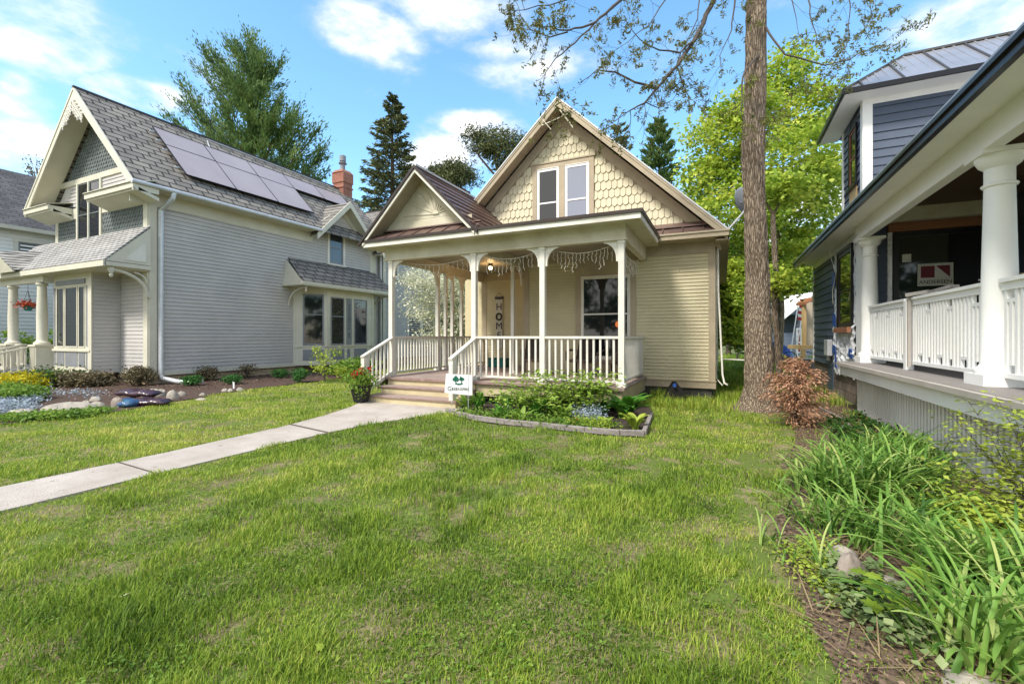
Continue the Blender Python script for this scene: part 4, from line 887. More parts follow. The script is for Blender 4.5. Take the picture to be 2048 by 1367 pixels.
# dormer rake
mb=MB()
for s in (-1,1):
    mb.prism([(-15.53,15.6,7.70),(-15.53,15.6,7.42),(-15.53,15.6+s*1.85,5.62),(-15.53,15.6+s*1.85,5.88)],(.04,0,0))
    mb.prism([(-15.53,15.6,7.56),(-15.53,15.6+s*1.8,5.80),(-15.53,15.6+s*1.8,5.77),(-15.53,15.6,7.53)],(-.5,0,0))
for s in (-1,1):   # wing gable rake
    mb.prism([(-15.33,22.6,9.55),(-15.33,22.6,9.2),(-15.33,22.6+s*5,5.4),(-15.33,22.6+s*5,5.7)],(.04,0,0)); mb.prism([(-15.33,22.6,9.45),(-15.33,22.6+s*5,5.6),(-15.33,22.6+s*5,5.57),(-15.33,22.6,9.42)],(-.6,0,0))
mb.box(-16.3,-15.35,17.62,18.19,5.62,5.66)
mb.build('gable_trim',M['cream'],G)
window(G,FS,14.86,15.66,4.80,6.28,.12,'offwhite','panel','glass3',0,.5,.035,True,.06,'upper side window in the wall dormer')
# gutter & downspouts
mb=MB(); mb.tube([(-15.47,7.12,6.02),(-15.47,13.95,6.02)],.065,10); mb.build('gutter',M['galv'],G,True)
mb=MB(); mb.tube([(-15.5,8.25,5.98),(-15.5,8.22,5.8),(-15.95,8.12,5.45),(-15.96,8.12,.35),(-15.9,8.12,.2),(-15.45,8.3,.1),(-15.0,8.5,.06)],.075,10); mb.build('downspout',M['galv'],G,True)
mb=MB(); mb.tube([(-15.5,17.55,5.75),(-15.78,17.95,5.5),(-15.8,18.0,.3)],.045,8); mb.build('downspout',M['galv'],G,True)
# solar panels
def solar(y0,y1,t0,t1,first=[None]):
    o=.13; mb=MB()
    def S(y,t,h): return Vector((RX+t*.7071+h*.7071,y,RZ-t*.7071+h*.7071))
    mb.prism([S(y0,t0,o),S(y1,t0,o),S(y1,t1,o),S(y0,t1,o)],Vector((.7071,0,.7071))*.03); p=mb.build('solar_panel',M['solar'],G)
    mb=MB()
    for a,b_ in (((y0,t0),(y1,t0)),((y1,t0),(y1,t1)),((y1,t1),(y0,t1)),((y0,t1),(y0,t0))): mb.bar(S(a[0],a[1],o+.02),S(b_[0],b_[1],o+.012),.016,.04,up=(.7,0,.7))
    mb.build('frame',M['solarframe'],p)
SP=[]
for k in range(5): solar(8.95+k*1.72,8.95+(k+1)*1.72-.02,1.15,2.22)
for k in range(3): solar(8.95+k*1.72,8.95+(k+1)*1.72-.02,2.24,3.95)
mb=MB()
for k,t in enumerate((1.4,1.95,2.5,3.5)): 
    mb.bar((RX+t*.707+.06,8.8,RZ-t*.707+.06),(RX+t*.707+.06,13.9 if k>1 else 17.4,RZ-t*.707+.06),.04,.04)
mb.build('mounting_rail',M['galv'],G)
mb=MB(); mb.tube([(RX+.25,11.2,RZ-.2),(RX+.85,11.0,RZ-.85)],.02,6); mb.tube([(RX+.2,11.2,RZ-.12),(RX+.2,17.5,RZ-.12)],.02,6); mb.build('conduit',M['galv'],G)
# upper front windows
window(G,FF,-20.32,-19.62,4.6,6.78,.0,'cream','fish','glass',0,.5,.05,False,.05,'left tall upstairs front window'); window(G,FF,-19.54,-18.86,4.6,6.78,.0,'cream','fish','glass',0,.5,.05,False,.05,'right tall upstairs front window')
mb=MB(); FF.box(mb,-19.62,-19.54,4.58,6.8,.001,.07); mb.build('mullion',M['cream'],G)
# front porch roof, cheek, bracket
mb=MB(); mb.prism([(-15.92,6.68,3.72),(-23.6,6.68,3.72),(-23.6,YG-.01,4.92),(-15.92,YG-.01,4.92)],(0,0,-.06))
# little porch gable at the left
mb.prism([(-22.0,6.3,4.35),(-22.0,7.5,4.55),(-21.25,7.0,3.9),(-21.25,6.5,3.72)],(0,0,-.05)); mb.prism([(-22.0,6.3,4.35),(-22.0,7.5,4.55),(-22.75,7.0,3.9),(-22.75,6.5,3.72)],(0,0,-.05))
mb.build('porch_roof',M['roofP'],G)
mb=MB(); mb.box(-23.6,-15.9,6.64,6.70,3.52,3.68); mb.box(-23.6,-15.98,6.70,YG-.03,3.50,3.54); mb.prism([(-15.98,6.70,3.68),(-15.98,YG-.001,3.68),(-15.98,YG-.001,4.84)],(.05,0,0)); mb.box(-15.98,-15.90,6.68,YG-.001,3.54,3.66); mb.prism([(-22.0,6.33,4.3),(-21.3,6.5,3.66),(-22.7,6.5,3.66)],(0,.05,0))
mb.box(-23.5,-20.2,6.85,7.0,3.3,3.5); mb.build('porch_cornice',M['cream'],G)
mb=MB(); mb.prism([(-15.926,7.15,3.76),(-15.926,7.7,3.76),(-15.926,7.7,4.4)],(.012,0,0)); mb.build('cheek_panel',M['offwhite'],G)
def scroll(name,x,y0,y1,zt,zb):
    "quarter arch eave bracket in a plane of constant x"
    mb=MB(); n=12; o=[];i_=[]
    for k in range(n+1):
        a=math.pi/2*k/n; o.append((x,y1-(y1-y0)*math.cos(math.pi/2-a) if False else y1-(y1-y0)*math.sin(a),zb+(zt-zb)*(1-(1-math.cos(math.pi/2-a)) if False else math.sin(math.pi/2*0)+ (1-math.cos(a)) if False else zb*0+ (zt-zb)*math.sin(math.pi/2*k/n)**1+0)))
    o=[]; 
    for k in range(n+1):
        a=math.pi/2*k/n; o.append(Vector((x,y1-(y1-y0)*(1-math.cos(a)),zb+(zt-zb)*math.sin(a))))
    mb.tube(o,.045,6); mb.tube([Vector((x,y1-(y1-y0)*.35*(1-math.cos(a))-.02,zt-.02-.28*(1-math.sin(a)))) for a in np.linspace(0,math.pi/2,6)],.025,6)
    mb.box(x-.06,x+.06,y0-.05,y0+.07,zt-.03,zt+.06); mb.lathe(x,y0+.02,[(.05,zt-.03),(.06,zt-.08),(.03,zt-.1),(.055,zt-.16),(.02,zt-.22)],10); mb.bar((x,y1,zb-.05),(x,y1,zb+.12),.09)
    return mb.build(name,M['cream'],G,True)
scroll('eave_bracket',-16.0,6.85,7.78,3.44,2.75)
# front bay
FB=FR((0,7.1,0),X,-Y)
mb=MB(); mb.box(-20.15,-17.65,7.1,YG,.32,3.5); mb.build('bay_wall',M['cream'],G)
mb=MB(); b=FB.box
for (a,c_) in ((-19.95,-19.15),(-19.03,-18.35) if False else (-19.0,-18.2),(-18.1,-18.05)): pass
bb=[(-19.93,-19.42),(-19.34,-18.55),(-18.47,-18.08)]
for a,c_ in bb: b(mb,a,c_,.55,1.0,.001,.012)
b(mb,-19.95,-18.05,3.17,3.32,.001,.03); b(mb,-20.12,-20.02,.55,1.0,.001,.012); b(mb,-17.98,-17.86,1.2,3.1,.001,.02) ; b(mb,-17.98,-17.86,.5,1.0,.001,.02); b(mb,-20.13,-20.03,1.2,3.1,.001,.02)
mb.build('bay_panel',M['panel'],G)
for a,c_ in bb: window(G,FB,a,c_,1.15,3.1,.0,'cream','cream','glass',0,0,.02,False,.035,{-19.93:'left narrow bay window',-19.34:'middle wide bay window',-18.47:'right narrow bay window'}[a])
mb=MB(); b(mb,-20.15,-17.7,1.03,1.10,.001,.05); b(mb,-20.15,-17.63,.3,.42,.001,.05); b(mb,-17.85,-17.63,.42,3.5,.001,.03); mb.build('bay_trim',M['cream'],G)
# porch columns + rails
for x in (-20.55,-22.75):
    mb=MB(); mb.lathe(x,6.95,[(.21,1.24),(.21,1.30),(.16,1.34),(.135,1.40),(.14,2.2),(.115,3.18),(.15,3.22),(.15,3.28)],18); c_=mb.build('porch_column',M['cream'],G,True)
    mb=MB(); mb.box(x-.22,x+.22,6.73,7.17,.40,1.24); mb.box(x-.26,x+.26,6.69,7.21,1.18,1.24); mb.box(x-.25,x+.25,6.70,7.20,.35,.46); 
    for k in range(6): mb.box(x-.18+k*.065,x-.155+k*.065,6.71,6.735,.46,1.18)
    mb.build('pedestal',M['cream'],c_)
mb=MB(); mb.box(-26,-20.1,6.8,9.5,.35,.45); mb.build('porch_deck',M['panel'],G)
railing((-26,6.95,0),(-22.97,6.95,0),.55,1.22,18,parent=G,mat='cream'); railing((-22.5,6.95,0),(-21.9,6.95,0),.55,1.22,4,parent=G,mat='cream')
for x in (-21.9,-20.8):
    mb=MB(); mb.bar((x,6.9,1.22),(x,5.7,.85),.08,.05); mb.bar((x,6.9,.5),(x,5.7,.15),.05,.05)
    for k in range(7): y=6.8-k*.16; mb.box(x-.02,x+.02,y-.02,y+.02,.5-(6.9-y)*.3,1.2-(6.9-y)*.3)
    mb.box(x-.07,x+.07,5.6,5.74,0,.95); mb.build('stair_railing',M['cream'],G)
# side bay window
mb=MB(); P=[(XG,13.0),(-15.18,13.95),(-15.18,16.75),(XG,17.7)]
mb.prism([(a,b_,.32) for a,b_ in P],(0,0,3.35)); mb.build('bay_wall',M['cream'],G)
fd=FR((XG,13.0,0),(.87,.95,0),(.95,-.87,0)); ln=math.hypot(.87,.95); ff_=FR((-15.18,13.95,0),Y,X)
mb=MB(); fd.box(mb,0,ln,1.06,1.11,.001,.04); ff_.box(mb,0,2.8,1.06,1.11,.001,.04); fd.box(mb,0,ln,.30,.42,.001,.03); ff_.box(mb,0,2.8,.30,.42,.001,.03); fd.box(mb,0,.06,.42,3.5,.001,.02);ff_.box(mb,0,.12,1.11,3.5,.001,.02);ff_.box(mb,2.68,2.8,.42,3.5,.001,.02); mb.build('bay_trim',M['cream'],G)
window(G,fd,.36,1.17,1.13,3.28,.0,'cream','panel','glass',0,.6,.02,False,.06,'angled left window of the side bay'); window(G,ff_,.2,.95,1.13,3.2,.0,'cream','panel','glass',0,.6,.02,False,.05,'front left window of the side bay'); window(G,ff_,1.55,2.35,1.13,3.2,.0,'cream','panel','glass',0,.6,.02,False,.05,'front right window of the side bay')
mb=MB(); fd.box(mb,.36,1.17,.5,.95,.001,.012); ff_.box(mb,.2,.95,.5,.95,.001,.012); ff_.box(mb,1.55,2.35,.5,.95,.001,.012); ff_.box(mb,1.13,1.3,.5,.95,.001,.012); ff_.box(mb,1.08,1.4,1.13,3.2,.001,.012); mb.build('bay_panel',M['panel'],G)
mb=MB()
ff_.tri(mb,[(1.17,1.45),(1.32,1.45),(1.29,1.55),(1.31,1.68),(1.18,1.68),(1.2,1.55)],.013,.02); ff_.box(mb,1.235,1.25,1.68,2.95,.013,.018)
for k in range(9):
    z=1.8+k*.13; w_=.10-.004*k
    for s in (-1,1): ff_.tri(mb,[(1.2425,z),(1.2425+s*w_,z+.07),(1.2425+s*w_*.8,z+.12),(1.2425+s*.02,z+.04)],.013,.018)
mb.build('painted_plant_motif',M['fish'],G)
mb=MB(); mb.prism([(-14.85,12.45,3.72),(-14.85,17.9,3.72),(XG+.03,17.75,4.72),(XG+.03,12.75,4.72)],(0,0,-.05)); mb.build('bay_roof',M['roofX'],G)
mb=MB(); mb.box(XG+.01,-14.86,12.5,17.88,3.52,3.56); mb.box(-14.9,-14.84,12.45,17.92,3.56,3.68); mb.box(XG+.02,-14.9,12.46,12.52,3.54,3.68); mb.prism([(-14.92,12.5,3.68),(XG+.02,12.5,3.68),(XG+.02,12.62,4.62)],(0,.04,0)); mb.build('bay_cornice',M['cream'],G)
for yy in (12.75,17.6):
    mb=MB(); mb.tube([Vector((XG+.03+(.95)*(1-math.cos(a)),yy,2.75+.72*math.sin(a))) for a in np.linspace(0,math.pi/2,10)],.04,6); mb.lathe(-15.02,yy,[(.05,3.5),(.06,3.42),(.03,3.4),(.05,3.33),(.02,3.28)],10); mb.build('eave_bracket',M['cream'],G,True)
# wing windows
window(G,FWG,20.3,21.35,1.0,2.95,.12,'offwhite','panel','glass',0,.45,.03,True,.06,'left ground floor window of the rear wing'); window(G,FWG,21.6,22.65,1.0,2.95,.12,'offwhite','panel','glass',0,.45,.03,True,.06,'right ground floor window of the rear wing, behind blossom'); window(G,FWG,18.75,19.3,4.6,6.0,.1,'offwhite','panel','glass',0,.5,.03,True,.05,'upper window of the rear wing')
# hanging basket
c=at(56,612,15.6); t=thing('hanging_basket','hanging basket of orange flowers between two porch columns','flower basket',c)
mb=MB(); mb.lathe(c[0],c[1],[(.08,c[2]-.16),(.14,c[2]-.05),(.17,c[2]+.0)],12); mb.build('basket',M['teal'],t); C=np.array(c)+rng.normal(0,1,(420,3))*np.array([.13,.13,.06])+np.array([0,0,.05]); leaves('flowers',C,.07,M['orange'],t,aspect=.9); mb=MB()
for k in range(3): a=k*2.1; mb.bar((c[0]+.15*math.cos(a),c[1]+.15*math.sin(a),c[2]),(c[0],c[1],c[2]+.55),.008)
mb.bar((c[0],c[1],c[2]+.5),(c[0],c[1],3.5),.008); mb.build('hanger',M['blackp'],t)
# ================================================================ FAR LEFT WHITE HOUSE
Wh=thing('white_house','white clapboard house with dark shingle roof at the far left behind the gray house','house',(-27.2,12,0))
fw=FR((-27.2,0,0),Y,X)
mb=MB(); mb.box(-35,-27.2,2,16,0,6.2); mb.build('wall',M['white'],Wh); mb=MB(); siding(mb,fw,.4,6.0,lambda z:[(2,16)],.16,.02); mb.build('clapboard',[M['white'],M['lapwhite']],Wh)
mb=MB(); mb.prism([(-26.8,1.5,6.15),(-31,1.5,9.45),(-31,1.5,9.36),(-26.8,1.5,6.06)],(0,14.9,0)); mb.prism([(-35.2,1.5,6.15),(-31,1.5,9.45),(-31,1.5,9.36),(-35.2,1.5,6.06)],(0,14.9,0)); rw=mb.build('roof',M['roofW'],Wh)
mb=MB(); mb.box(-28.9,-28.4,11.2,11.8,8.0-.35,8.0); mb.build('roof_vent',M['panel'],rw)
mb=MB(); fw.box(mb,1.6,16.3,5.98,6.14,.2,.42); fw.box(mb,15.8,16.05,.3,6,.001,.04); mb.build('eave_trim',M['cream'],Wh)
window(Wh,fw,8.45,9.9,4.0,5.55,.15,'offwhite','panel','glass3',1,.5,.03,True,.06); window(Wh,fw,9.6-5,10.6-5,1.0,2.6,.15,'offwhite','panel','glass3',0,.5,.03,True,.06)
# ================================================================ NAVY HOUSE (right)
Nv=thing('navy_house','navy blue house under renovation with white round porch columns at the right','house',(2.65,11.6,0))
FN=FR((2.65,0,0),Y,-X)
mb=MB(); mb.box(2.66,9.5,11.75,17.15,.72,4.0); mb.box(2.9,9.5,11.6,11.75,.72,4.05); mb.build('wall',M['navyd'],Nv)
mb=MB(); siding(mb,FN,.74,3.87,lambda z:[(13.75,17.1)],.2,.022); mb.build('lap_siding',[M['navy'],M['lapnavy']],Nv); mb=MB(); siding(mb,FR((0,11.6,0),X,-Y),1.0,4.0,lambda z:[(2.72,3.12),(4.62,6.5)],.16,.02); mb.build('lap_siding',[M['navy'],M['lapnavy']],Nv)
mb=MB(); mb.box(2.66,9.5,11.75,17.13,0,.72); mb.build('foundation',M['block'],Nv)
mb=MB(); FN.box(mb,14.3,14.9,-.0,.76,.001,.02); mb.build('foundation_coating',M['navy'],Nv)
mb=MB(); FN.box(mb,17.0,17.16,.7,3.87,.001,.035); FN.box(mb,11.75,17.16,3.62,3.76,.001,.03); FN.box(mb,11.5,11.9,1.0,3.6,.001,.05); mb.build('corner_board',M['white'],Nv)
# house wrap: crumpled sheet round the window
n1,n2=26,50; vs=[];fs=[]
for i in range(n1):
    for j in range(n2):
        y=11.95+(14.0-11.95)*i/(n1-1); z=.62+(3.75-.62)*j/(n2-1)
        edge=(random.uniform(-.07,.07) if i in (0,n1-1) else 0); ez=(random.uniform(-.09,.09) if j==0 else 0)
        amp=.055 if z<1.75 else .02
        vs.append((2.625-amp*abs(float(vnoise(y*7,z*7,4))-.5)*2-amp*.7*float(vnoise(y*16,z*16,8)),y+edge,z+ez))
for i in range(n1-1):
    for j in range(n2-1):
        y=11.95+(14.0-11.95)*(i+.5)/(n1-1); z=.62+(3.75-.62)*(j+.5)/(n2-1)
        if 12.25<y<13.4 and 1.75<z<3.5: continue
        fs.append((i*n2+j,(i+1)*n2+j,(i+1)*n2+j+1,i*n2+j+1))
mb=MB(); mb.add(vs,fs); o=mb.build('house_wrap',M['wrap'],Nv)
mb=MB()
for a,b_,z0,z1 in ((13.65,14.05,2.75,3.15),(13.6,13.95,1.75,2.1),(13.6,14.0,1.05,1.3),(13.55,13.7,.8,1.1),(13.45,13.75,.72,.82),(12.0,12.35,1.02,1.25)):
    FN.tri(mb,[(a,z0),(b_,z0+.04),(b_-.02,z1),(a+.05,z1-.03)],.085,.095)
mb.build('tape_patch',M['tape'],Nv)
wn=window(Nv,FN,12.2,13.45,1.72,3.5,.07,'blackmetal','darktrim','glass',0,.48,.07,False,.09,'dark framed side window with raw wood sill, surrounded by white wrap')
mb=MB(); FN.box(mb,12.15,13.5,1.6,1.72,.09,.16); mb.build('raw_sill',M['rawwood'],wn)
mb=MB(); mb.tube([(2.2,12.9,3.8),(2.35,13.1,3.5),(2.45,13.0,3.0),(2.42,13.2,2.6),(2.45,13.3,2.3)],.006,6); mb.tube([(2.6,11.4,3.4),(2.75,11.2,3.3),(2.8,11.3,3.1),(2.72,11.35,2.9)],.009,6); mb.build('loose_cable',M['wire'],Nv)
mb=MB(); FN.box(mb,14.3,14.75,1.0,1.42,.03,.14); FN.box(mb,14.5,14.66,.86,1.0,.03,.1); mb.build('utility_box',M['galv'],Nv,bevel=.01)
# eave / soffit / gutter / roof
YA=3.4
mb=MB(); mb.box(2.15,2.63,YA,17.2,3.76,3.79); mb.box(2.15,2.18,YA,17.2,3.79,3.86); mb.build('soffit',M['white'],Nv)
mb=MB(); mb.box(2.09,2.15,YA,17.25,3.74,3.86); mb.box(2.06,2.09,YA,17.25,3.82,3.865);mb.build('gutter',M['blackmetal'],Nv)
mb=MB(); mb.prism([(2.08,YA,3.91),(6.6,YA,6.96),(6.6,YA,6.89),(2.08,YA,3.865)],(0,13.85,0)); nr=mb.build('roof',M['graymetal'],Nv)
mb=MB(); mb.box(2.50,2.60,YA,11.5,3.52,3.76); mb.box(2.48,2.62,YA,11.55,3.47,3.53); mb.build('porch_beam',M['white'],Nv)
mb=MB(); mb.box(2.62,7,YA,11.6,4.04,4.07); mb.build('porch_ceiling',M['woodceil'],Nv)
mb=MB(); mb.box(2.62,7,11.25,11.40,3.78,4.04); mb.build('cross_beam',M['porchpaint'],Nv)
mb=MB(); mb.box(3.05,4.7,11.50,11.59,3.62,3.80); mb.build('window_header',M['rawwood'],Nv)
mb=MB(); mb.box(3.05,3.12,11.54,11.59,1.0,3.62); mb.build('window_flashing',M['wrap'],Nv)
ow=window(Nv,FR((0,11.6,0),X,-Y),3.14,4.52,1.2,3.6,.0,'blackmetal','blackmetal','glass',0,0,.05,False,.09,'large dark porch window with a stuck-on company label')
F_=FR((0,11.55,0),X,-Y)
mb=MB(); F_.box(mb,3.52,4.06,2.51,2.95,.0,.006); F_.box(mb,3.28,3.42,3.0,3.16,0,.006); F_.box(mb,3.68,3.82,2.22,2.37,0,.006)
lb=mb.build('window_label',pbr('cream_paper_label',(.50,.50,.42),scale=5,rough=.6),Nv)
mb=MB(); F_.tri(mb,[(3.57,2.67),(3.78,2.67),(3.78,2.90),(3.57,2.90)],.007,.009); F_.tri(mb,[(3.80,2.90),(4.01,2.90),(4.01,2.67)],.007,.009); mb.build('label_emblem',pbr('maroon_print',(.13,.02,.025),scale=5),lb)
textmesh('lettering','ANDERSEN',.105,(3.79,11.54,2.58),X,Z,M['blackp'],lb,.001,sx=.95)
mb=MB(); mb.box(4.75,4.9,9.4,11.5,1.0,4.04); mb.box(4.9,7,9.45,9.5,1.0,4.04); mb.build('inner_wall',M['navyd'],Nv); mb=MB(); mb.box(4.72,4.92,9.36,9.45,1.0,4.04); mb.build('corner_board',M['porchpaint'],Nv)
# dormer
DX0,DY0,DY1=2.9,12.6,14.5
mb=MB(); mb.box(DX0,8,DY0,DY1,4.3,6.85); dm=mb.build('dormer_wall',M['navyd'],Nv)
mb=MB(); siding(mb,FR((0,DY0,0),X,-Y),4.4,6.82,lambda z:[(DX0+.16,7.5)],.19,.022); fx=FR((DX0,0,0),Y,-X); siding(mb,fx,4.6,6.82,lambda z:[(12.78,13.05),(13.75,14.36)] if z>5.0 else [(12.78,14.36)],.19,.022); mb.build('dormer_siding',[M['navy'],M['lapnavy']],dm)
mb=MB(); mb.box(DX0-.03,DX0+.15,DY0-.035,DY0,4.3,6.86); mb.box(DX0-.035,DX0-.002,DY0-.03,DY0+.16,4.3,6.86); mb.box(DX0-.035,DX0-.002,DY1-.12,DY1,4.3,6.86); mb.box(DX0+.15,8,DY0-.03,DY0,6.72,6.86)
mb.box(DX0-.45,8.2,DY0-.48,DY0-.03,6.84,6.87); mb.box(DX0-.45,DX0-.035,DY0-.03,DY1+.48,6.841,6.87); mb.build('dormer_trim',M['white'],dm)
window(dm,fx,13.1,13.7,5.15,6.5,.05,'blackmetal','rawwood','glass',0,.5,.04,True,.05,'small dark dormer window')
mb=MB(); fx.box(mb,13.05,13.75,4.75,5.1,.022,.035); mb.build('plywood_patch',M['pine'],dm)
ex,ey0,ey1=DX0-.48,DY0-.5,DY1+.5; ym=(ey0+ey1)/2; rh=8.12
mb=MB(); mb.prism([(ex,ey0,6.93),(8.4,ey0,6.93),(8.4,ym,rh),(ex+1.45,ym,rh)],(0,0,-.05)); mb.prism([(ex,ey1,6.93),(8.4,ey1,6.93),(8.4,ym,rh),(ex+1.45,ym,rh)],(0,0,-.05)); mb.prism([(ex,ey0,6.93),(ex,ey1,6.93),(ex+1.45,ym,rh)],(0,0,-.05)); dr=mb.build('dormer_roof',M['graymetal'],dm)
mb=MB(); 
for k in range(7):
    x=ex+.35+k*.72; fr_=min(1,(x-ex)/1.45); mb.bar((x,ey0+.02,6.95),(x,ey0+(ym-ey0)*fr_,6.95+(rh-6.93)*fr_),.03,.05)
mb.bar((ex,ey0,6.95),(ex+1.45,ym,rh+.02),.06,.05); mb.bar((ex,ey1,6.95),(ex+1.45,ym,rh+.02),.06,.05); mb.bar((ex+1.45,ym,rh+.02),(8.4,ym,rh+.02),.09,.05); mb.build('roof_seam',M['seam'],dr)
mb=MB()
for k in range(27):
    x=ex+.35+k*.18; fr_=min(1,(x-ex)/1.45)
    if k%4: mb.bar((x,ey0+.03,6.94),(x,ey0+(ym-ey0)*fr_,6.94+(rh-6.93)*fr_),.035,.022)
mb.build('panel_rib',M['graymetal'],dr)
mb=MB(); mb.box(ex-.04,8.4,ey0-.04,ey0,6.84,6.95); mb.box(ex-.04,ex,ey0,ey1,6.84,6.95); mb.build('drip_edge',M['blackmetal'],dr)
# deck & porch
mb=MB(); mb.box(2.20,7,YA,11.55,.93,.99); mb.build('porch_floor',M['deckgray'],Nv); mb=MB(); mb.box(2.13,2.20,YA,11.3,.925,.985); mb.build('deck_edge',M['decknose'],Nv)
mb=MB(); mb.box(2.20,2.24,YA,11.3,.74,.928); mb.box(2.24,2.75,11.24,11.3,.7,.928); mb.build('band_board',M['white'],Nv)
mb=MB(); mb.box(2.49,2.52,YA,11.0,-.02,.93); mb.build('skirt_shade_backing',M['skirtshade'],Nv)  # dark sheet stands for the shade between the slats
mb=MB(); y=YA
while y<10.95:
    mb.box(2.44,2.475,y,y+.062,0.0,.93); y+=.105
for k in range(9):
    yy=YA+.3+k*.86; mb.box(2.437,2.476,yy,yy+.22,.72,.76); mb.box(2.437,2.476,yy+.3,yy+.5,.12,.16)
mb.box(2.435,2.48,10.95,11.05,0,.93); mb.build('slatted_skirt',M['white'],Nv)
def column(x,y,rb=.15):
    mb=MB(); z0=.99; mb.lathe(x,y,[(rb+.05,z0+.12),(rb+.06,z0+.15),(rb+.05,z0+.18),(rb+.02,z0+.20),(rb+.005,z0+.23),(rb,z0+.9),(rb-.025,3.10),(rb-.005,3.11),(rb-.0,3.13),(rb-.025,3.15),(rb-.025,3.30),(rb+.02,3.34),(rb+.05,3.40),(rb+.05,3.43)],32)
    c=mb.build('porch_column',M['white'],Nv,True); mb=MB(); q=rb+.065; mb.box(x-q,x+q,y-q,y+q,z0,z0+.12); mb.build('base_block',M['white'],c); mb=MB(); mb.box(x-q,x+q,y-q,y+q,3.43,3.48); mb.build('capital',M['white'],c)
column(2.68,6.56,.145); column(2.68,11.22,.14)
def navrail(y0,y1,idx):
    mb=MB(); x=2.66; mb.box(x-.055,x+.055,y0,y1,2.07,2.11); mb.box(x-.03,x+.03,y0,y1,1.99,2.07); mb.box(x-.03,x+.03,y0,y1,1.085,1.135); o=mb.build('railing',M['white'],Nv)
    mb=MB(); n=int((y1-y0)/.092)
    for i in range(n):
        y=y0+(i+.5)*(y1-y0)/n; k=i%7; top,bot=1.99,1.135
        if k in (2,): 
            mb.box(x-.019,x+.019,y-.022,y+.022,1.22,1.86)
            mb.box(x-.0185,x+.0185,y-.08,y+.08,1.86,1.90)
        elif k in (5,): mb.box(x-.019,x+.019,y-.022,y+.022,1.27,1.99); mb.box(x-.0185,x+.0185,y-.08,y+.08,1.23,1.27)
        else: mb.box(x-.019,x+.019,y-.022,y+.022,bot,top)
    mb.build('slats',M['white'],o)
navrail(9.1,11.05,0); navrail(6.72,9.0,1); navrail(YA,6.4,2)
mb=MB(); mb.box(2.60,2.70,9.0,9.1,.99,2.07); mb.build('railing_post',M['white'],Nv)
# boards lying on the porch
for k,(ya,yb,xa,z) in enumerate(((5.2,7.6,3.0,2.22),(5.3,7.8,3.15,2.26))):
    t=thing('siding_board',('long pale bent board lying across the porch behind the big column','second pale board stacked above the first behind the big column')[k],'board',(xa,(ya+yb)/2,z),'boards stacked on the navy house porch'); mb=MB(); pts=[(xa,ya+(yb-ya)*s,z-.05*(1-(2*s-1)**2)-.0) for s in np.linspace(0,1,9)]
    for a_,b_ in zip(pts[:-1],pts[1:]): mb.bar(a_,b_,.18,.02)
    mb.build('board',M['pine'] if k else M['decknose'],t)
t=thing('sawhorse','sawhorse under the boards on the navy house porch','sawhorse',(3.1,6.2,.99)); mb=MB(); mb.box(2.95,3.35,5.5,5.6,2.0,2.12); mb.box(2.95,3.35,7.2,7.3,2.0,2.12); mb.build('beam',M['rawwood'],t)
for y in (5.55,7.25):
    for s in (-1,1): mb=MB(); mb.bar((3.15+s*.1,y,2.0),(3.15+s*.3,y,.99),.05); mb.build('leg',M['rawwood'],t)
for k,(px_,py_,px2,py2) in enumerate(((1818,590,1862,583),(1872,583,1910,572))):
    a_=Vector(at(px_,py_,6.9)); b_=Vector(at(px2,py2,6.6)); t=thing('gray_plank',('gray plank leaning behind the rail, left of the pair','gray plank leaning behind the rail, nearer the big column')[k],'plank',((a_+b_)/2),'gray planks behind the porch rail'); mb=MB(); mb.bar(a_,b_,.14,.05); mb.bar(b_,b_-Z*.35,.06,.06); mb.build('plank',M['decknose'],t); mb=MB(); mb.bar(a_,a_-Z*1.1,.04,.04); mb.bar(b_,b_-Z*1.1,.04,.04);  mb.build('support_stick',M['decknose'],t)
# ================================================================ TREES
def trunkmesh(name,path,rad,mat,parent,nseg=48,nring=110,amp=.022):
    path=[Vector(p) for p in path]; cum=[0]
    for a,b_ in zip(path[:-1],path[1:]): cum.append(cum[-1]+(b_-a).length)
    Lt=cum[-1]; V=[];
    for i in range(nring):
        s=Lt*i/(nring-1); k=0
        while k<len(path)-2 and cum[k+1]<s: k+=1
        f=(s-cum[k])/(cum[k+1]-cum[k]); f2=f
        p=path[k].lerp(path[k+1],f2); r=rad[k]*(1-f)+rad[k+1]*f
        th=np.arange(nseg)*2*math.pi/nseg
        # furrows: ridged noise wrapping the stem
        a_=np.abs(fbm(th*3.2+np.sin(s*1.1)*.4,np.full(nseg,s*1.5),5,2)-.5)*2; b2=np.abs(fbm(th*6.5,np.full(nseg,s*2.6),15,2)-.5)*2
        wrap=np.minimum(1,np.minimum(th,2*math.pi-th)/.3)
        rr=r*(1+ .03*np.sin(s*2.1+th)+.02*np.sin(2*th+s))-amp*(1-np.clip(a_*2.4,0,1))*wrap-amp*.7*(1-np.clip(b2*2.2,0,1))
        V.append(np.stack([p.x+rr*np.cos(th),p.y+rr*np.sin(th),np.full(nseg,p.z)],1))
    V=np.concatenate(V); q=[]
    j=np.arange(nseg); 
    for i in range(nring-1): q.append(np.stack([i*nseg+j,i*nseg+(j+1)%nseg,(i+1)*nseg+(j+1)%nseg,(i+1)*nseg+j],1))
    return npmesh(name,V,np.concatenate(q),None,mat,parent,smooth=True)
bx,by=gr(1517,818); D0=9.75
T=thing('large_tree','tall hardwood with thick furrowed trunk standing in the lawn right of the cream house','tree',(bx,by,0))
pth=[(bx,by,-.05),(bx,by,.12),(bx,by,.45)]+[at(x-7,y,D0) for x,y in ((1522,560),(1518,480),(1516,400),(1513,300),(1516,220),(1518,120),(1520,0),(1524,-150),(1530,-400))]
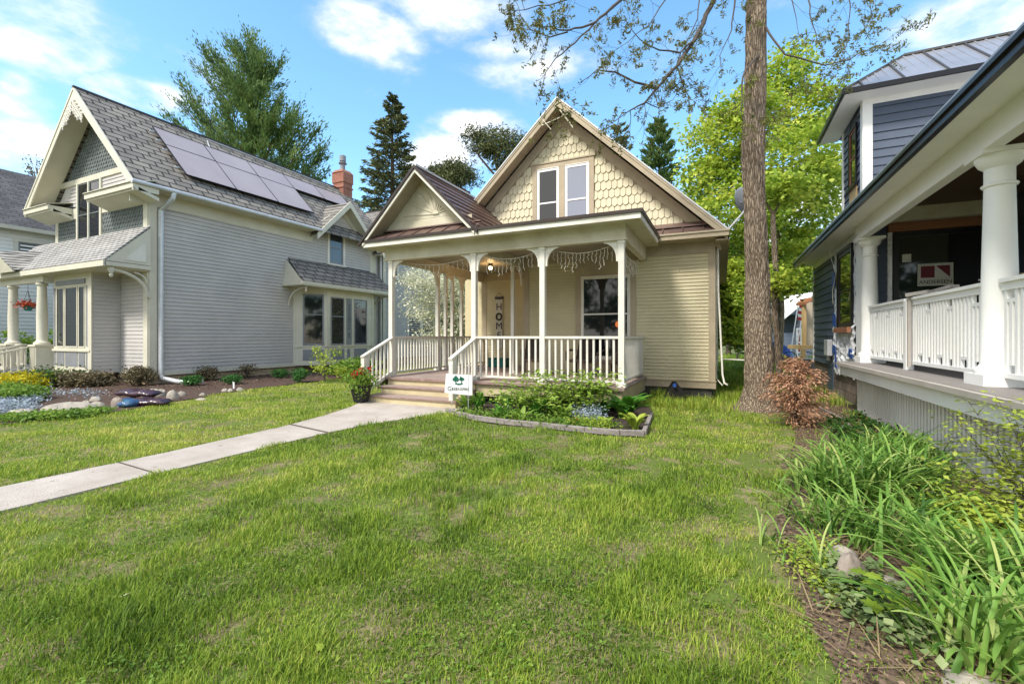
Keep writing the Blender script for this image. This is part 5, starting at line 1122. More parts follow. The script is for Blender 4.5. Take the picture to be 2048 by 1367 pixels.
trunkmesh('trunk',pth,[.56,.40,.285,.245,.232,.222,.246,.216,.212,.198,.20,.17],M['bark'],T,nseg=150,nring=300,amp=.02)
LIMBS=[ # (pixel path, depth start, depth end, radius start)
 [((1518,-190),(1460,-60),(1427,0),(1391,78),(1354,131),(1313,178),(1290,205),(1262,222),(1246,225)),9.6,8.2,.055],
 [((1300,-170),(1243,0),(1190,45),(1136,62),(1100,55),(1072,48)),9.0,7.4,.035],
 [((1190,45),(1150,85),(1110,118),(1092,145),(1084,180)),8.4,7.8,.014],
 [((1313,178),(1270,165),(1230,145),(1195,140),(1160,165)),8.7,8.3,.018],
 [((1391,78),(1360,105),(1320,100),(1280,80),(1250,40)),9,8.8,.016],
 [((1500,-80),(1470,0),(1462,60),(1440,110),(1445,150)),9.5,9,.018],
 [((1518,110),(1490,140),(1484,170),(1486,200),(1480,220),(1488,245)),9.55,9.0,.018],
 [((1516,30),(1532,52),(1548,84),(1572,108),(1610,122),(1650,130),(1700,118),(1730,100),(1768,90)),9.7,8.6,.02],
 [((1640,-160),(1618,0),(1622,40),(1635,80),(1648,112)),10,9.4,.02],
 [((1720,-120),(1700,0),(1698,60),(1690,100),(1705,130)),9.5,9,.014],
 [((1440,-120),(1400,0),(1395,40),(1360,110),(1350,160)),9.3,9,.014],
 [((1354,131),(1362,160),(1376,190),(1380,215)),8.9,8.9,.01],
 [((1136,62),(1100,75),(1060,60),(1042,35),(1030,0)),8,8,.010],
 [((1180,-60),(1150,-5),(1100,10),(1050,18),(1005,20)),7.8,7.4,.012],
 [((1290,205),(1320,215),(1345,200),(1360,175)),8.6,8.9,.008],
 [((1560,-80),(1590,20),(1598,70)),9.8,9.6,.012],
 [((1760,-100),(1740,0),(1745,40),(1735,70)),9.2,9.1,.010],
 [((1340,-100),(1330,0),(1300,50),(1270,70),(1225,105)),8.8,8.3,.014],
]
r=random.Random(12); buds=[]; twb=MB()
def twig(p,d,l,rad,lev):
    pts=[p]; k=4 if l>.3 else 3
    for i in range(k):
        d=(d+Vector((r.uniform(-.35,.35),r.uniform(-.35,.35),r.uniform(-.30,.28)))).normalized(); pts.append(pts[-1]+d*l/k)
        if lev>0 and r.random()<.75: twig(pts[-1],(d+Vector((r.uniform(-.9,.9),r.uniform(-.9,.9),r.uniform(-.7,.5)))).normalized(),l*r.uniform(.45,.75),rad*.6,lev-1)
    twb.tube(pts,[max(rad*(1-.7*i/k),.0016) for i in range(k+1)],4,False)
    buds.append(pts[-1]); 
    if r.random()<.5: buds.append(pts[-2])
for path,d0,d1,r0 in LIMBS:
    n=len(path); P=[Vector(at(x,y,d0+(d1-d0)*i/(n-1))) for i,(x,y) in enumerate(path)]
    Q=[]
    for a,b_ in zip(P[:-1],P[1:]):
        m_=max(2,int((b_-a).length/.18))
        for k in range(m_): Q.append(a.lerp(b_,k/m_)+Vector((r.uniform(-.015,.015),r.uniform(-.015,.015),r.uniform(-.018,.018))))
    Q.append(P[-1]); m_=len(Q); mb=MB(); mb.tube(Q,[max(1.35*r0*(1-i/m_)**.75,.004) for i in range(m_)],6); mb.build('limb',M['twig'],T,True)
    tot=0
    for i in range(1,m_):
        tot+=(Q[i]-Q[i-1]).length
        if Q[i].z<CAMH+ (672+60)*9/900 and r.random()<.66:
            d=(Q[i]-Q[i-1]).normalized(); side=Vector((r.uniform(-1,1),r.uniform(-1,1),r.uniform(-1.0,.5)))
            twig(Q[i],(d*.6+side).normalized(),r.uniform(.25,.75),max(.0045,r0*.15),2 if r.random()<.3 else 1)
    buds.append(Q[-1])
twb.build('twigs',M['twig'],T)
C=[];
for b_ in buds:
    for k in range(7): C.append((b_.x+r.gauss(0,.028),b_.y+r.gauss(0,.028),b_.z+r.gauss(-.01,.028)))
leaves('bud_leaves',np.array(C),  .085,M['bud'],T,aspect=.30)
print('buds',len(buds))
def crown_pts(blobs,n,clump=.55,per=26,rg=rng,shell=.55):
    vols=np.array([b[3]*b[4]*b[5] for b in blobs]); pr=vols**.75; pr/=pr.sum(); nc=n//per; idx=rg.choice(len(blobs),nc,p=pr); B=np.array([list(b) for b in blobs])[idx]
    u=unit(rg.normal(size=(nc,3))); rad=rg.uniform(shell**3,1,nc)**(1/3.); c=B[:,:3]+u*rad[:,None]*B[:,3:6]
    cl=np.repeat(c,per,0); off=rg.normal(size=(nc*per,3))*np.array([clump,clump,clump*.45]); rc=np.repeat(rg.uniform(0,1,nc),per)
    return cl+off,np.clip(rc*.6+rg.uniform(0,.4,nc*per),0,1)
def broadleaf(name,label,base,h,blobs,n,size,mat,trunk=.2,clump=.5,per=26,tm='bark',group=None,limbs=True,shell=.5,cat='tree'):
    t=thing(name,label,cat,(base[0],base[1],0),group)
    mb=MB(); rr=random.Random(len(label)); top=(base[0]+.2,base[1],h*.75); pts=[(base[0]+(top[0]-base[0])*s+.12*math.sin(s*6),base[1],h*.75*s) for s in np.linspace(0,1,8)]
    mb.tube(pts,[trunk*(1-.75*s) for s in np.linspace(0,1,8)],8); mb.build('trunk',M[tm],t,True)
    if limbs:
        mb=MB()
        for b in blobs:
            s=min(.9,max(.25,(b[2]-b[5]*.6)/(h*.75))); p0=Vector((base[0]+.2*s,base[1],h*.75*s*.8)); p1=Vector(b[:3]); mid=p0.lerp(p1,.5)+Vector((0,0,-.25)); mb.tube([p0,mid,p1],[trunk*.35,trunk*.22,trunk*.08],5)
            for k in range(5):
                e=p1+Vector((rr.uniform(-1,1)*b[3],rr.uniform(-1,1)*b[4],rr.uniform(-.7,1)*b[5]))*.8; mb.tube([mid.lerp(p1,.5),p1.lerp(e,.4),e],[trunk*.12,trunk*.07,.012],4)
        mb.build('limbs',M[tm],t)
    C,rc=crown_pts(blobs,n,clump,per,shell=shell); leaves('crown',C,size,mat,t,flat=.4,aspect=.8,rnd=rc)
    return t
def blob(px,py,d,w,h,dep=None):
    "foliage blob seen at px,py with pixel half sizes w,h at depth d"
    p=at(px,py,d); a=w*d/900; return (p[0],p[1],p[2],a,dep or a,h*d/900)
# yellow-green maple behind the trunk
dm=21
bl=[blob(1575,150,dm,45,50),blob(1600,235,dm,75,60),blob(1500,215,dm-1,50,45),blob(1440,290,dm,75,65),blob(1560,330,dm-1,110,70),blob(1420,380,dm,70,55),blob(1500,420,dm-1.5,90,60),blob(1600,420,dm,80,70),blob(1640,370,dm+1,55,60),blob(1480,500,dm,60,50),blob(1590,520,dm,75,40),blob(1545,560,dm-1,60,32),blob(1470,560,dm-1,45,45)]
cx_,cy_,_=at(1552,672,dm); broadleaf('maple_tree','big maple in bright yellow-green spring leaf behind the tall trunk','',13) if False else broadleaf('maple_tree','big maple in bright yellow-green spring leaf behind the tall furrowed trunk',(cx_,cy_),12.5,bl,36000,.19,M['maple'],.22,clump=.33,per=32,shell=.45)
# slim second stem beside the trunk
mb=MB(); P=[at(x,y,14.5) for x,y in ((1559,764),(1556,700),(1549,620),(1551,540),(1548,480),(1546,430))]; t=thing('slim_tree','slim dark crooked stem just right of the thick trunk','tree',P[0]); mb.tube(P,[.11,.095,.09,.085,.08,.07],8); P2=[P[-1],at(1565,395,14.5),at(1590,350,14.5)]; mb.tube(P2,[.04,.025,.01],6); mb.tube([P[-1],at(1530,400,14.5),at(1512,372,14.4)],[.04,.025,.01],6); mb.build('trunk',M['bark'],t,True)
C,rc=crown_pts([blob(1570,380,14.5,40,30),blob(1560,560,14.6,36,28)],2200,.3,22); leaves('crown',C,.17,M['maple'],t,flat=.4,aspect=.8,rnd=rc)
# understory greenery right of cream house
c=gr(1470,726); broadleaf('shrubby_tree','low leafy sapling thicket between the cream house corner and the trunk',c,3.2,[blob(1468,610,19,32,40),blob(1450,660,18.5,22,32),blob(1482,665,19,24,36),blob(1470,560,19.5,36,36)],9000,.19,M['maple'],.06,clump=.3,shell=.1)
broadleaf('backyard_tree','rounded mid green tree in the backyard between trunk and navy house',at(1590,672,36)[:2],7,[blob(1590,560,36,40,42),blob(1600,500,37,50,40),blob(1570,600,36,30,30)],8000,.34,M['midleaf'],.2,clump=.6)
broadleaf('backyard_tree','darker green tree behind the cream house corner',at(1455,672,34)[:2],8,[blob(1455,540,34,40,60),blob(1475,620,33,35,40)],6500,.34,M['dkleaf'],.2,clump=.6)
# white blossom tree
bl=[blob(870,600,20.5,55,50),blob(905,560,21,45,40),blob(840,560,20.5,35,30),blob(930,640,21,35,45),blob(880,670,20.5,40,28)]
c=gr(900,738); broadleaf('blossom_tree','small tree covered in white blossom seen through the porch posts',c,4.2,bl,12000,.10,M['blossom'],.09,clump=.28,per=30,shell=.2)
broadleaf('backyard_tree','green tree behind the white blossom tree',at(945,672,30)[:2],6,[blob(940,600,30,40,70),blob(900,640,30,60,40)],6000,.3,M['midleaf'],.15,clump=.5)
# conifers
def conifer(name,label,base,h,R0,n,size,mat,kind='pine',group=None,z0=.15,shape=1.0,seed=1,up=.35,lump=.32,hp=None):
    rg=np.random.default_rng(seed); t=thing(name,label,'tree',(base[0],base[1],0),group); mb=MB(); mb.tube([(base[0],base[1],0),(base[0]+.1,base[1],h*.5),(base[0],base[1],h*.985)],[h*.018,h*.012,.03],8); mb.build('trunk',M['trunkdark'],t,True)
    brs=MB(); CC=[];DD=[];RR=[]; nb=int(n/60)
    for i in range(nb):
        f=z0+(1-z0)*(i+rg.uniform())/nb; prof=(1-f)/(1-z0)
        Lb=R0*(prof**shape)*rg.uniform(.65,1.12)+.25; a=rg.uniform(0,2*math.pi)
        ud=up*(.4+.9*f) if kind=='pine' else -.25+.5*f; d=Vector((math.cos(a),math.sin(a),ud)).normalized(); p0=Vector((base[0],base[1],h*f)); q=[]
        for s in np.linspace(0,1,6):
            pp=p0+d*Lb*s+Z*( (.12 if kind=='pine' else .10)*Lb*s*s); q.append(pp)
        brs.tube(q,[.012*Lb*(1-.8*s)+.012 for s in np.linspace(0,1,6)],4,False)
        m_=int(60*(.4+Lb/R0)); s=rg.uniform(.22,1,m_)**.8; base_=np.array([list(p0+d*Lb*x+Z*(.11*Lb*x*x)) for x in s])
        w_=Lb*lump*(1.15-s)[:,None]+.08; off=rg.normal(size=(m_,3))*w_*np.array([.6,.6,.28]); 
        if kind!='pine': off[:,2]-=np.abs(rg.normal(size=m_))*.10*Lb*.6
        CC.append(base_+off); dr=np.tile(np.array(d),(m_,1))+np.array([0,0,.5 if kind=='pine' else -.25]); DD.append(dr); RR.append(np.clip(rg.uniform(0,.5)+rg.uniform(0,.5,m_),0,1))
    brs.build('branches',M['trunkdark'],t); leaves('crown',np.concatenate(CC),size,mat,t,aspect=.32,dirs=np.concatenate(DD),rnd=np.concatenate(RR),rg=rg)
    return t
def ctree(px,ptop,d): p=at(px,672,d); return (p[0],p[1]), CAMH+(672-ptop)*d/900
b_,h=ctree(505,82,40); 
def bigpine():
    t=thing('white_pine','tall full white pine rising behind the gray house roof','tree',(b_[0],b_[1],0)); rg=np.random.default_rng(5); mb=MB(); mb.tube([(b_[0],b_[1],0),(b_[0],b_[1],h*.9)],[.45,.06],8); mb.build('trunk',M['trunkdark'],t,True)
    CC=[];DD=[];RR=[]; br=MB()
    tips=[(340,235,0),(352,195,1),(362,265,0),(380,300,0),(360,165,-1),(395,135,1),(405,100,0),(432,115,0),(465,85,0),(500,80,0),(515,105,0),(560,130,0),(565,190,0),(600,215,0),(640,255,0),(660,285,0),(645,310,0),(655,345,0),(610,275,1),(580,240,-1),(470,150,-3),(520,170,-3),(440,200,-3),(500,230,-4),(550,220,-3),(430,260,-3),(480,290,-4),(540,290,-4),(590,310,-3),(410,320,-2),(560,340,-3),(620,345,-1),(460,330,-4),(390,220,-1),(525,130,-1),(445,140,-1),(600,250,-2),(530,250,3),(450,250,3),(490,180,3)]
    for px,py,dd in tips:
        e=Vector(at(px,py,40+dd*1.0)); zz=min(h*.88,max(h*.42,e.z-abs(px-505)*40/900*.75-1.0)); p0=Vector((b_[0],b_[1],zz)); Lb=(e-p0).length
        q=[p0.lerp(e,s)+Z*(-.10*Lb*math.sin(math.pi*s)) for s in np.linspace(0,1,8)]; br.tube(q,[.10*(1-.85*s)+.02 for s in np.linspace(0,1,8)],5,False)
        for k in range(28):
            s=rg.uniform(.12,1)**.8; j=min(6,int(s*7)); pc=q[j].lerp(q[j+1],s*7-j) ; crnd=rg.uniform(0,.75); sd=Vector(rg.normal(size=3))*(.55*(1.25-s)+.12)*.95; sd.z=sd.z*.5+.15; pc2=pc+sd; m_=46; dirv=((e-p0).normalized()+sd.normalized()*.7+Z*.35)
            off=rg.normal(size=(m_,1))*np.array(dirv)[None,:]*.32+rg.normal(size=(m_,3))*.17; CC.append(np.array(pc2)+off); DD.append(np.tile(np.array(dirv),(m_,1))); RR.append(np.clip(crnd+rg.uniform(0,.25,m_)+(.25 if sd.z>.2 else 0),0,1))  # upper clumps coloured lighter, standing for the lit side
    br.build('branches',M['trunkdark'],t); leaves('crown',np.concatenate(CC),.32,M['pineneedle'],t,aspect=.30,dirs=np.concatenate(DD),rnd=np.concatenate(RR),rg=rg)
bigpine()
b2,h2=ctree(784,190,42); conifer('spruce_tree','narrow dark spruce with drooping branches between chimney and porch gable',b2,h2,4.0,13000,.42,M['spruce'],'spruce',z0=.40,shape=.72,seed=3,lump=.2)
def scots(name,label,d,limbs,blobs,n,mat):
    p=at(blobs[0][0],672,d); t=thing(name,label,'tree',(p[0],p[1],0)); mb=MB()
    for L_ in limbs: Q=[at(x,y,d) for x,y in L_]; mb.tube(Q,[.12*(1-.7*i/len(Q)) for i in range(len(Q))],6)
    mb.build('trunk',M['trunkdark'],t,True); C,rc=crown_pts([blob(x,y,d,w_,h_) for x,y,w_,h_ in blobs],n,.36,26,shell=.1); leaves('crown',C,.3,mat,t,aspect=.25,rnd=rc)
scots('pine_tree','open crowned pine with a bare leaning stem just left of the main gable',32,[((1000,672),(1005,360),(985,345),(960,315),(945,290)),((1000,365),(990,320),(1010,290))],[(945,275,22,16),(970,295,30,16),(1000,300,26,22),(1025,280,20,16),(985,268,22,10),(1005,330,16,14),(1030,300,14,16)],5200,M['spruce'])
scots('pine_tree','small pine sprays low behind the metal porch gable ridge',30,[((930,672),(938,385),(900,362),(880,345))],[(880,345,22,10),(915,335,26,12),(930,358,22,12),(900,360,26,10),(865,350,10,6)],3800,M['spruce'])
b3,h3=ctree(1318,240,45); conifer('evergreen_tree','soft gray-green evergreen right of the main gable peak',b3,h3,2.6,9000,.5,M['pineneedle'],'pine',z0=.35,shape=.45,seed=8,lump=.3)
b4,h4=ctree(1240,248,42); conifer('evergreen_tree','sparse dark evergreen top just right of the gable peak',b4,h4,2.6,3200,.42,M['spruce'],'pine',z0=.5,shape=.6,seed=9,lump=.3)
# bare twig tree at far left
p=at(80,672,45); t=thing('bare_tree','thin nearly bare twigs behind the far left roofs','tree',(p[0],p[1],0)); mb=MB(); rr=random.Random(4); C=[]
mb.tube([(p[0],p[1],0),(p[0],p[1],9),at(85,380,45)],[.2,.14,.06],6)
for k in range(26):
    e=Vector(at(rr.uniform(45,110),rr.uniform(305,370),45)); a=Vector(at(85,395,45)); m_=a.lerp(e,.5)+Vector((rr.uniform(-.4,.4),0,rr.uniform(-.2,.4))); mb.tube([a,m_,e],[.05,.03,.012],4)
    for j in range(14): C.append(m_.lerp(e,rr.uniform(0,1.15))+Vector((rr.gauss(0,.3),rr.gauss(0,.3),rr.gauss(0,.25))))
mb.build('trunk',M['twig'],t); leaves('bud_leaves',np.array([list(c) for c in C]),.26,M['bronze'],t)
# far wood line closing the horizon
C=[];rc=[]
bl=[]
rr=random.Random(9)
for k in range(46):
    x=-95+k*4.4; bl.append((x,75+rr.uniform(-6,10),rr.uniform(1.5,4),3.6,3,rr.uniform(3.0,4.6)))
C,rc=crown_pts(bl,26000,.9,30,shell=.5); o=leaves('far_wood',C,.8,M['dkleaf'],None,rnd=rc); tag(o,'line of far green trees closing the backyards','trees',None,'stuff')
bl=[(-90+k*5.2+rr.uniform(-1,1),-24+rr.uniform(-3,3),rr.uniform(4,7),3.6,3,rr.uniform(3.5,5)) for k in range(27)]
C,rc=crown_pts(bl,24000,.7,30,shell=.4); o=leaves('street_trees_mass',C,.75,M['dkleaf'],None,rnd=rc); tag(o,'green trees across the street behind the viewer','trees',None,'stuff')
# ================================================================ SHRUBS AND FLOWERS
def bush(name,label,x,y,r_,h,n,size,mat,group=None,cat='shrub',stems=6,z0=.0,flat=.0,aspect=.55,per=16,clump=.06,shell=.3):
    t=thing(name,label,cat,(x,y,0),group); mb=MB(); rr=random.Random(int(abs(x*97+y*31)))
    for k in range(stems): a=rr.uniform(0,6.28); q=rr.uniform(.3,.8)*r_; mb.tube([(x,y,0),(x+q*.4*math.cos(a),y+q*.4*math.sin(a),h*.45),(x+q*math.cos(a),y+q*math.sin(a),h*.85)],[.012,.009,.004],4)
    mb.build('stems',M['twig'],t); C,rc=crown_pts([(x,y,h*.55+z0,r_,r_,h*.42)],n,clump,per,shell=shell); C[:,2]=np.abs(C[:,2]); leaves('foliage',C,size,mat,t,flat=flat,aspect=aspect,rnd=rc); return t
for i,(px_,py_,w_,h_,lab) in enumerate(((383,772,18,18,'ball of clipped boxwood nearest the downspout elbow'),(466,769,17,16,'boxwood ball between the two bronze shrubs and the bare one'),(560,757,15,17,'boxwood ball left of the pair below the side bay'),(598,765,16,24,'taller boxwood ball below the side bay corner'),(668,752,11,18,'small boxwood ball in front of the bay centre'))):
    x,y=gr(px_,py_); d=900*CAMH/(py_-672); s=d/900; bush('boxwood',lab,x,y,w_*s,h_*s*1.25,1500,.05,M['boxwood'],'clipped boxwoods along the gray house',clump=.05)
for px_,py_,w_,h_,n_,lab in ((278,772,22,36,2200,'loose olive shrub at the front corner of the gray house'),(414,762,18,27,1100,'bronze leaved shrub second from the corner'),(495,757,16,26,520,'sparse bronze shrub with a white plant tag')):
    x,y=gr(px_,py_); s=900*CAMH/(py_-672)/900; bush('bronze_shrub',lab,x,y,w_*s,h_*s*1.1,n_,.07,M['bronze'],'bronze shrubs along the gray house',clump=.1,stems=14)
x,y=gr(650,764); bush('sapling','thin young shrub with pale leaves in front of the side bay',x,y,.45,1.3,420,.10,M['yellowgreen'],stems=5,clump=.12)
x,y=gr(712,752); bush('leafy_clump','bright leafy clump at the left foot of the porch steps',x,y,.75,.7,1500,.13,M['midleaf'],stems=6,clump=.1)
x,y=gr(690,757); bush('leafy_clump','smaller yellow-green clump left of the steps',x,y,.3,.4,500,.11,M['yellowgreen'],stems=4,clump=.08)
for px_,py_ in ((490,752),(466,778),(404,770)):
    x,y=gr(px_,py_); mb=MB(); mb.prism([(x,y,0),(x+.06,y,0),(x+.08,y-.01,.2),(x+.0,y-.01,.22)],(0,.004,0)); o=mb.build('plant_tag',M['signwhite'],None,origin=(x,y,0)); tag(o,{490:'white plant tag under the sparse bronze shrub',466:'white plant tag on the mulch by the second boxwood',404:'white plant tag beside the bronze shrub nearest the downspout'}[px_],'plant tag','plant tags in the mulch')
# hedge & flowers on the left
p=at(40,672,19); t=thing('hedge','row of rounded green bushes behind the left porch columns','hedge',(-24.5,9,0)); C,rc=crown_pts([(-24.6,6.2+k*1.3,1.0,.75,.75,.75) for k in range(8)],14000,.16,26,shell=.3); leaves('foliage',C,.13,M['midleaf'],t,rnd=rc)
def patch(name,label,pts,n,h,size,mat,z=.02,flat=.2,aspect=.7,spread=.16,cat='flowers',kind='stuff'):
    C=[]
    P=[gr(*q) for q in pts]
    for k in range(n):
        a=P[random.randrange(len(P))]; b_=P[random.randrange(len(P))]; s=random.random()
        hh=abs(random.gauss(.5,.3))*h; C.append((a[0]*(1-s*.5)+b_[0]*s*.5+random.gauss(0,spread),a[1]*(1-s*.5)+b_[1]*s*.5+random.gauss(0,spread),z+hh))
    C=np.array(C); o=leaves(name,C,size,mat,None,flat=flat,aspect=aspect,origin=(C[:,0].mean(),C[:,1].mean(),0)); return tag(o,label,cat,None,kind)
patch('yellow_flowers','bank of yellow flowering ground cover at the left edge before the gray house porch',[(10,778),(40,776),(70,778),(0,785)],3800,.36,.085,M['yellow'])
patch('ground_cover','leafy green ground cover under the yellow flowers',[(0,800),(30,803),(60,800),(20,810)],5000,.3,.09,M['midleaf'],cat='ground cover')
patch('ground_cover','low mixed green and rusty ground cover in front of the bay window',[(60,772),(100,772),(140,774),(180,774),(205,772)],7500,.36,.075,M['bronze'],cat='ground cover')
patch('ground_cover','green shoots among the rusty ground cover by the bay',[(60,768),(110,768),(170,770),(90,776)],3500,.42,.08,M['dkleaf'],cat='ground cover')
patch('blue_flowers','drift of pale blue forget-me-nots at the left edge above the lawn',[(0,822),(30,830),(20,812),(45,806),(70,790)],3600,.18,.05,M['bluefl'],flat=.4,aspect=.9)
patch('blue_flowers','thin sprinkle of pale blue flowers on the mulch before the stones',[(110,788),(140,787),(160,790),(200,790),(190,800)],300,.12,.045,M['bluefl'],flat=.4,aspect=.9)
patch('ground_cover','green weeds at the foot of the left boulders',[(0,842),(50,842),(100,838),(160,836),(200,828)],2800,.12,.06,M['midleaf'],cat='ground cover',spread=.12)
# rocks
def rock(px_,py_,w_,h_,lab,mat='rock',grp='stones edging the mulch bed',dk=None,seed=0):
    d=900*CAMH/(py_-672); s=d/900; x,y=gr(px_,py_); rr=np.random.default_rng(seed+int(px_)); a,b_,c=w_*s/2,w_*s*.35,h_*s
    n,m_=14,9; V=[];F=[]
    sd=int(px_)%50
    for i in range(m_):
        ph=math.pi*.52*(i/(m_-1))
        for k in range(n):
            th=2*math.pi*k/n; q=1+.32*(float(vnoise(3+math.cos(th)*1.5+sd,3+math.sin(th)*1.5+ph*2,sd))-.5); V.append((a*q*math.sin(ph)*math.cos(th),b_*q*math.sin(ph)*math.sin(th),c*(math.cos(ph)**.8 if math.cos(ph)>0 else -.1)*q))
    for i in range(m_-1):
        for k in range(n): F.append((i*n+k,(i+1)*n+k,(i+1)*n+(k+1)%n,i*n+(k+1)%n))
    me=bpy.data.meshes.new('rock'); me.from_pydata(V,[],F); me.update(); me.polygons.foreach_set('use_smooth',[True]*len(me.polygons)); o=link('rock',me,M[mat]); o.location=(x,y+b_*.5,-.01); o.rotation_euler=(0,0,TH+rr.uniform(-.2,.2)); tag(o,lab,'stone',grp); sb=o.modifiers.new('s','SUBSURF'); sb.levels=1; sb.render_levels=1; return o
for q in ((118,826,106,20,'long low boulder, largest of the stones left of the mulch bags'),(30,838,66,20,'boulder half hidden by blue flowers at the left edge'),(186,803,24,11,'small round tan stone above the pale one'),(187,818,32,16,'pale stone right of the long boulder'),(230,816,30,22,'pinkish upright stone touching the mulch bags','rock2'),(214,822,16,8,'tiny flat stone beside the mulch bags'),(168,812,20,12,'small gray stone at the end of the long boulder'),(298,794,46,16,'flat tan stone behind the mulch bags'),(318,792,22,14,'small stone at the right end of the flat tan stone'),(340,800,26,21,'gray angular stone right of the bags'),(360,793,18,12,'little brown stone beside the angular one'),(402,792,14,7,'small stone in the mulch below the first boxwood'),(447,784,13,8,'one of two small stones, left'),(459,784,11,8,'one of two small stones, right'),(478,782,16,8,'flat stone at the mulch edge'),(398,800,22,5,'thin flat stone at the lawn edge')): rock(*q[:5],*(q[5:] or ()))
# mulch bags
def bag(px_,py_,lx,lab,mat,rz,z,stripe=None,d=10.6):
    x,y=gr(px_,py_); L_,W_,H_=lx,.40,.17; V=[];F=[];n,m_=22,12
    for i in range(n):
        u=i/(n-1)*2-1
        for k in range(m_):
            a=2*math.pi*k/m_; e=(1-abs(u)**4)**.5 if abs(u)<1 else 0; e=max(e,.12); V.append((u*L_/2,W_/2*math.cos(a)*(.75+.25*e),H_/2*math.sin(a)*e*(1+.3*math.sin(7*u+a*2))+H_/2+.012*math.sin(19*u+3*a)))
    for i in range(n-1):
        for k in range(m_): F.append((i*m_+k,i*m_+(k+1)%m_,(i+1)*m_+(k+1)%m_,(i+1)*m_+k))
    F+=[tuple(range(m_))[::-1],tuple((n-1)*m_+k for k in range(m_))]
    me=bpy.data.meshes.new('mulch_bag'); me.from_pydata(V,[],F); me.update(); me.polygons.foreach_set('use_smooth',[True]*len(F)); o=link('mulch_bag',me,M[mat]); o.location=(x,y,z); o.rotation_euler=(0,.03,rz); return tag(o,lab,'bag','plastic mulch bags on the lawn edge')
bag(298,811,.80,'dark purple glossy bag lying flat at the right of the bag pile','purple',.55,0); bag(276,806,.92,'dark purple bag lying on top of the other bags','purple',.35,.145); bag(256,814,.42,'crumpled blue and teal printed bag at the left of the bag pile','blueplas',.2,.0)
n=170; q=np.array([gr(a,b_) for a,b_ in zip(rng.uniform(1600,2040,n),rng.uniform(985,1360,n))]); k=inpoly(q[:,0],q[:,1],RB); q=q[k]; n=len(q)
o=strips('dead_blades',np.stack([q[:,0],q[:,1],np.full(n,.02)],1),rng.uniform(0,6.28,n),rng.uniform(.12,.35,n),rng.uniform(1.15,1.5,n),rng.uniform(.005,.010,n),M['straw'],None,5,.15); tag(o,'dry tan dead blades fallen among the daylilies','dead leaves',None,'stuff')
# ---- bed in front of porch
def gz(px_,py_): return gr(px_,py_)
mb=MB(); E_=[gr(893,824),gr(915,832),gr(950,841),gr(1010,849.5),gr(1080,856),gr(1170,866),gr(1240,872),gr(1288,873),gr(1297,850),gr(1303,834)]
t=thing('timber_edging','weathered gray timber edging around the porch flower bed','garden edging',(E_[4][0],E_[4][1],0))
for a,b_ in zip(E_[:-1],E_[1:]): mb=MB(); mb.bar((a[0],a[1],.05),(b_[0],b_[1],.05),.07,.10); mb.build('timber',M['timber'],t,bevel=.01)
def hosta(px_,py_,r_,n,h,lab,mat='hosta',w_=.11,grp='broad leaved plants in the porch bed'):
    x,y=gr(px_,py_); P0=np.stack([x+rng.normal(0,.05,n),y+rng.normal(0,.05,n),np.full(n,.02)],1); az=rng.uniform(0,2*math.pi,n); L_=r_*rng.uniform(.8,1.25,n)
    t=thing('hosta',lab,'plant',(x,y,0),grp)
    # leaf blades: wide strips that widen mid-length
    seg=7; tt=np.linspace(0,1,seg+1)[None,:]; lean=rng.uniform(.15,.8,n)[:,None]; th=lean+1.25*tt**1.4; ds=(L_/seg)[:,None]; rr_=np.concatenate([np.zeros((n,1)),np.cumsum(np.sin(th[:,:-1])*ds,1)],1); zz=np.concatenate([np.zeros((n,1)),np.cumsum(np.cos(th[:,:-1])*ds,1)],1)*h
    ww=(w_*rng.uniform(.8,1.2,n))[:,None]*np.array([.12,.14,.55,.95,1.0,.85,.5,.03])[None,:]; ca,sa=np.cos(az)[:,None],np.sin(az)[:,None]
    X_=P0[:,0:1]+rr_*ca; Y_=P0[:,1:2]+rr_*sa; Z_=P0[:,2:3]+zz; c=np.stack([X_,Y_,Z_],2); l=np.stack([X_-sa*ww/2,Y_+ca*ww/2,Z_+ww*.22],2); r2=np.stack([X_+sa*ww/2,Y_-ca*ww/2,Z_+ww*.22],2); V=np.stack([l,c,r2],2).reshape(-1,3); q=[]; b0=np.arange(n)*(seg+1)*3
    for k in range(seg): b=b0+k*3; q+=[np.stack([b,b+1,b+4,b+3],1),np.stack([b+1,b+2,b+5,b+4],1)]
    npmesh('leaves',V,np.concatenate(q),None,M[mat],t,np.tile(rng.uniform(0,1,n),2*seg),smooth=True); return t
hosta(1252,838,.52,46,1.0,'large green hosta at the right end of the porch bed',w_=.15)
hosta(1268,862,.30,20,1.1,'small yellow-green hosta in front of the large one',mat='yellowgreen',w_=.11)
hosta(1205,855,.26,14,.7,'low yellowish leafed plant left of the small hosta',mat='yellowgreen',w_=.08)
hosta(1205,835,.3,18,1.2,'blue-green hosta just left of the large one',w_=.09)
for k,(px_,py_,r_) in enumerate(((932,822,.34),(958,820,.36),(1010,822,.36),(1040,818,.36),(1100,822,.38),(1075,836,.34),(1125,842,.30),(1150,826,.34),(1000,840,.26),(1040,845,.25))):
    hosta(px_,py_,r_,18,1.15,('upright clump of pale green leaves at the left end of the porch bed','second pale clump from the left end of the porch bed','leafy clump below the left of the sprawling shrub','leafy clump under the middle of the sprawling shrub','darker leafy clump under the right half of the shrub','low leafy clump in the middle front of the bed','front clump left of the forget-me-nots','dark clump behind the forget-me-nots','small clump near the timber, left front','small clump near the timber, centre front')[k],w_=.075,mat='hosta' if k%3 else 'midleaf')
patch('forget_me_nots','low mound of pale blue forget-me-nots in the porch bed',[(1160,832),(1190,838),(1175,845),(1150,840),(1195,846)],1500,.22,.035,M['bluefl'],flat=.3,aspect=.9,spread=.1)
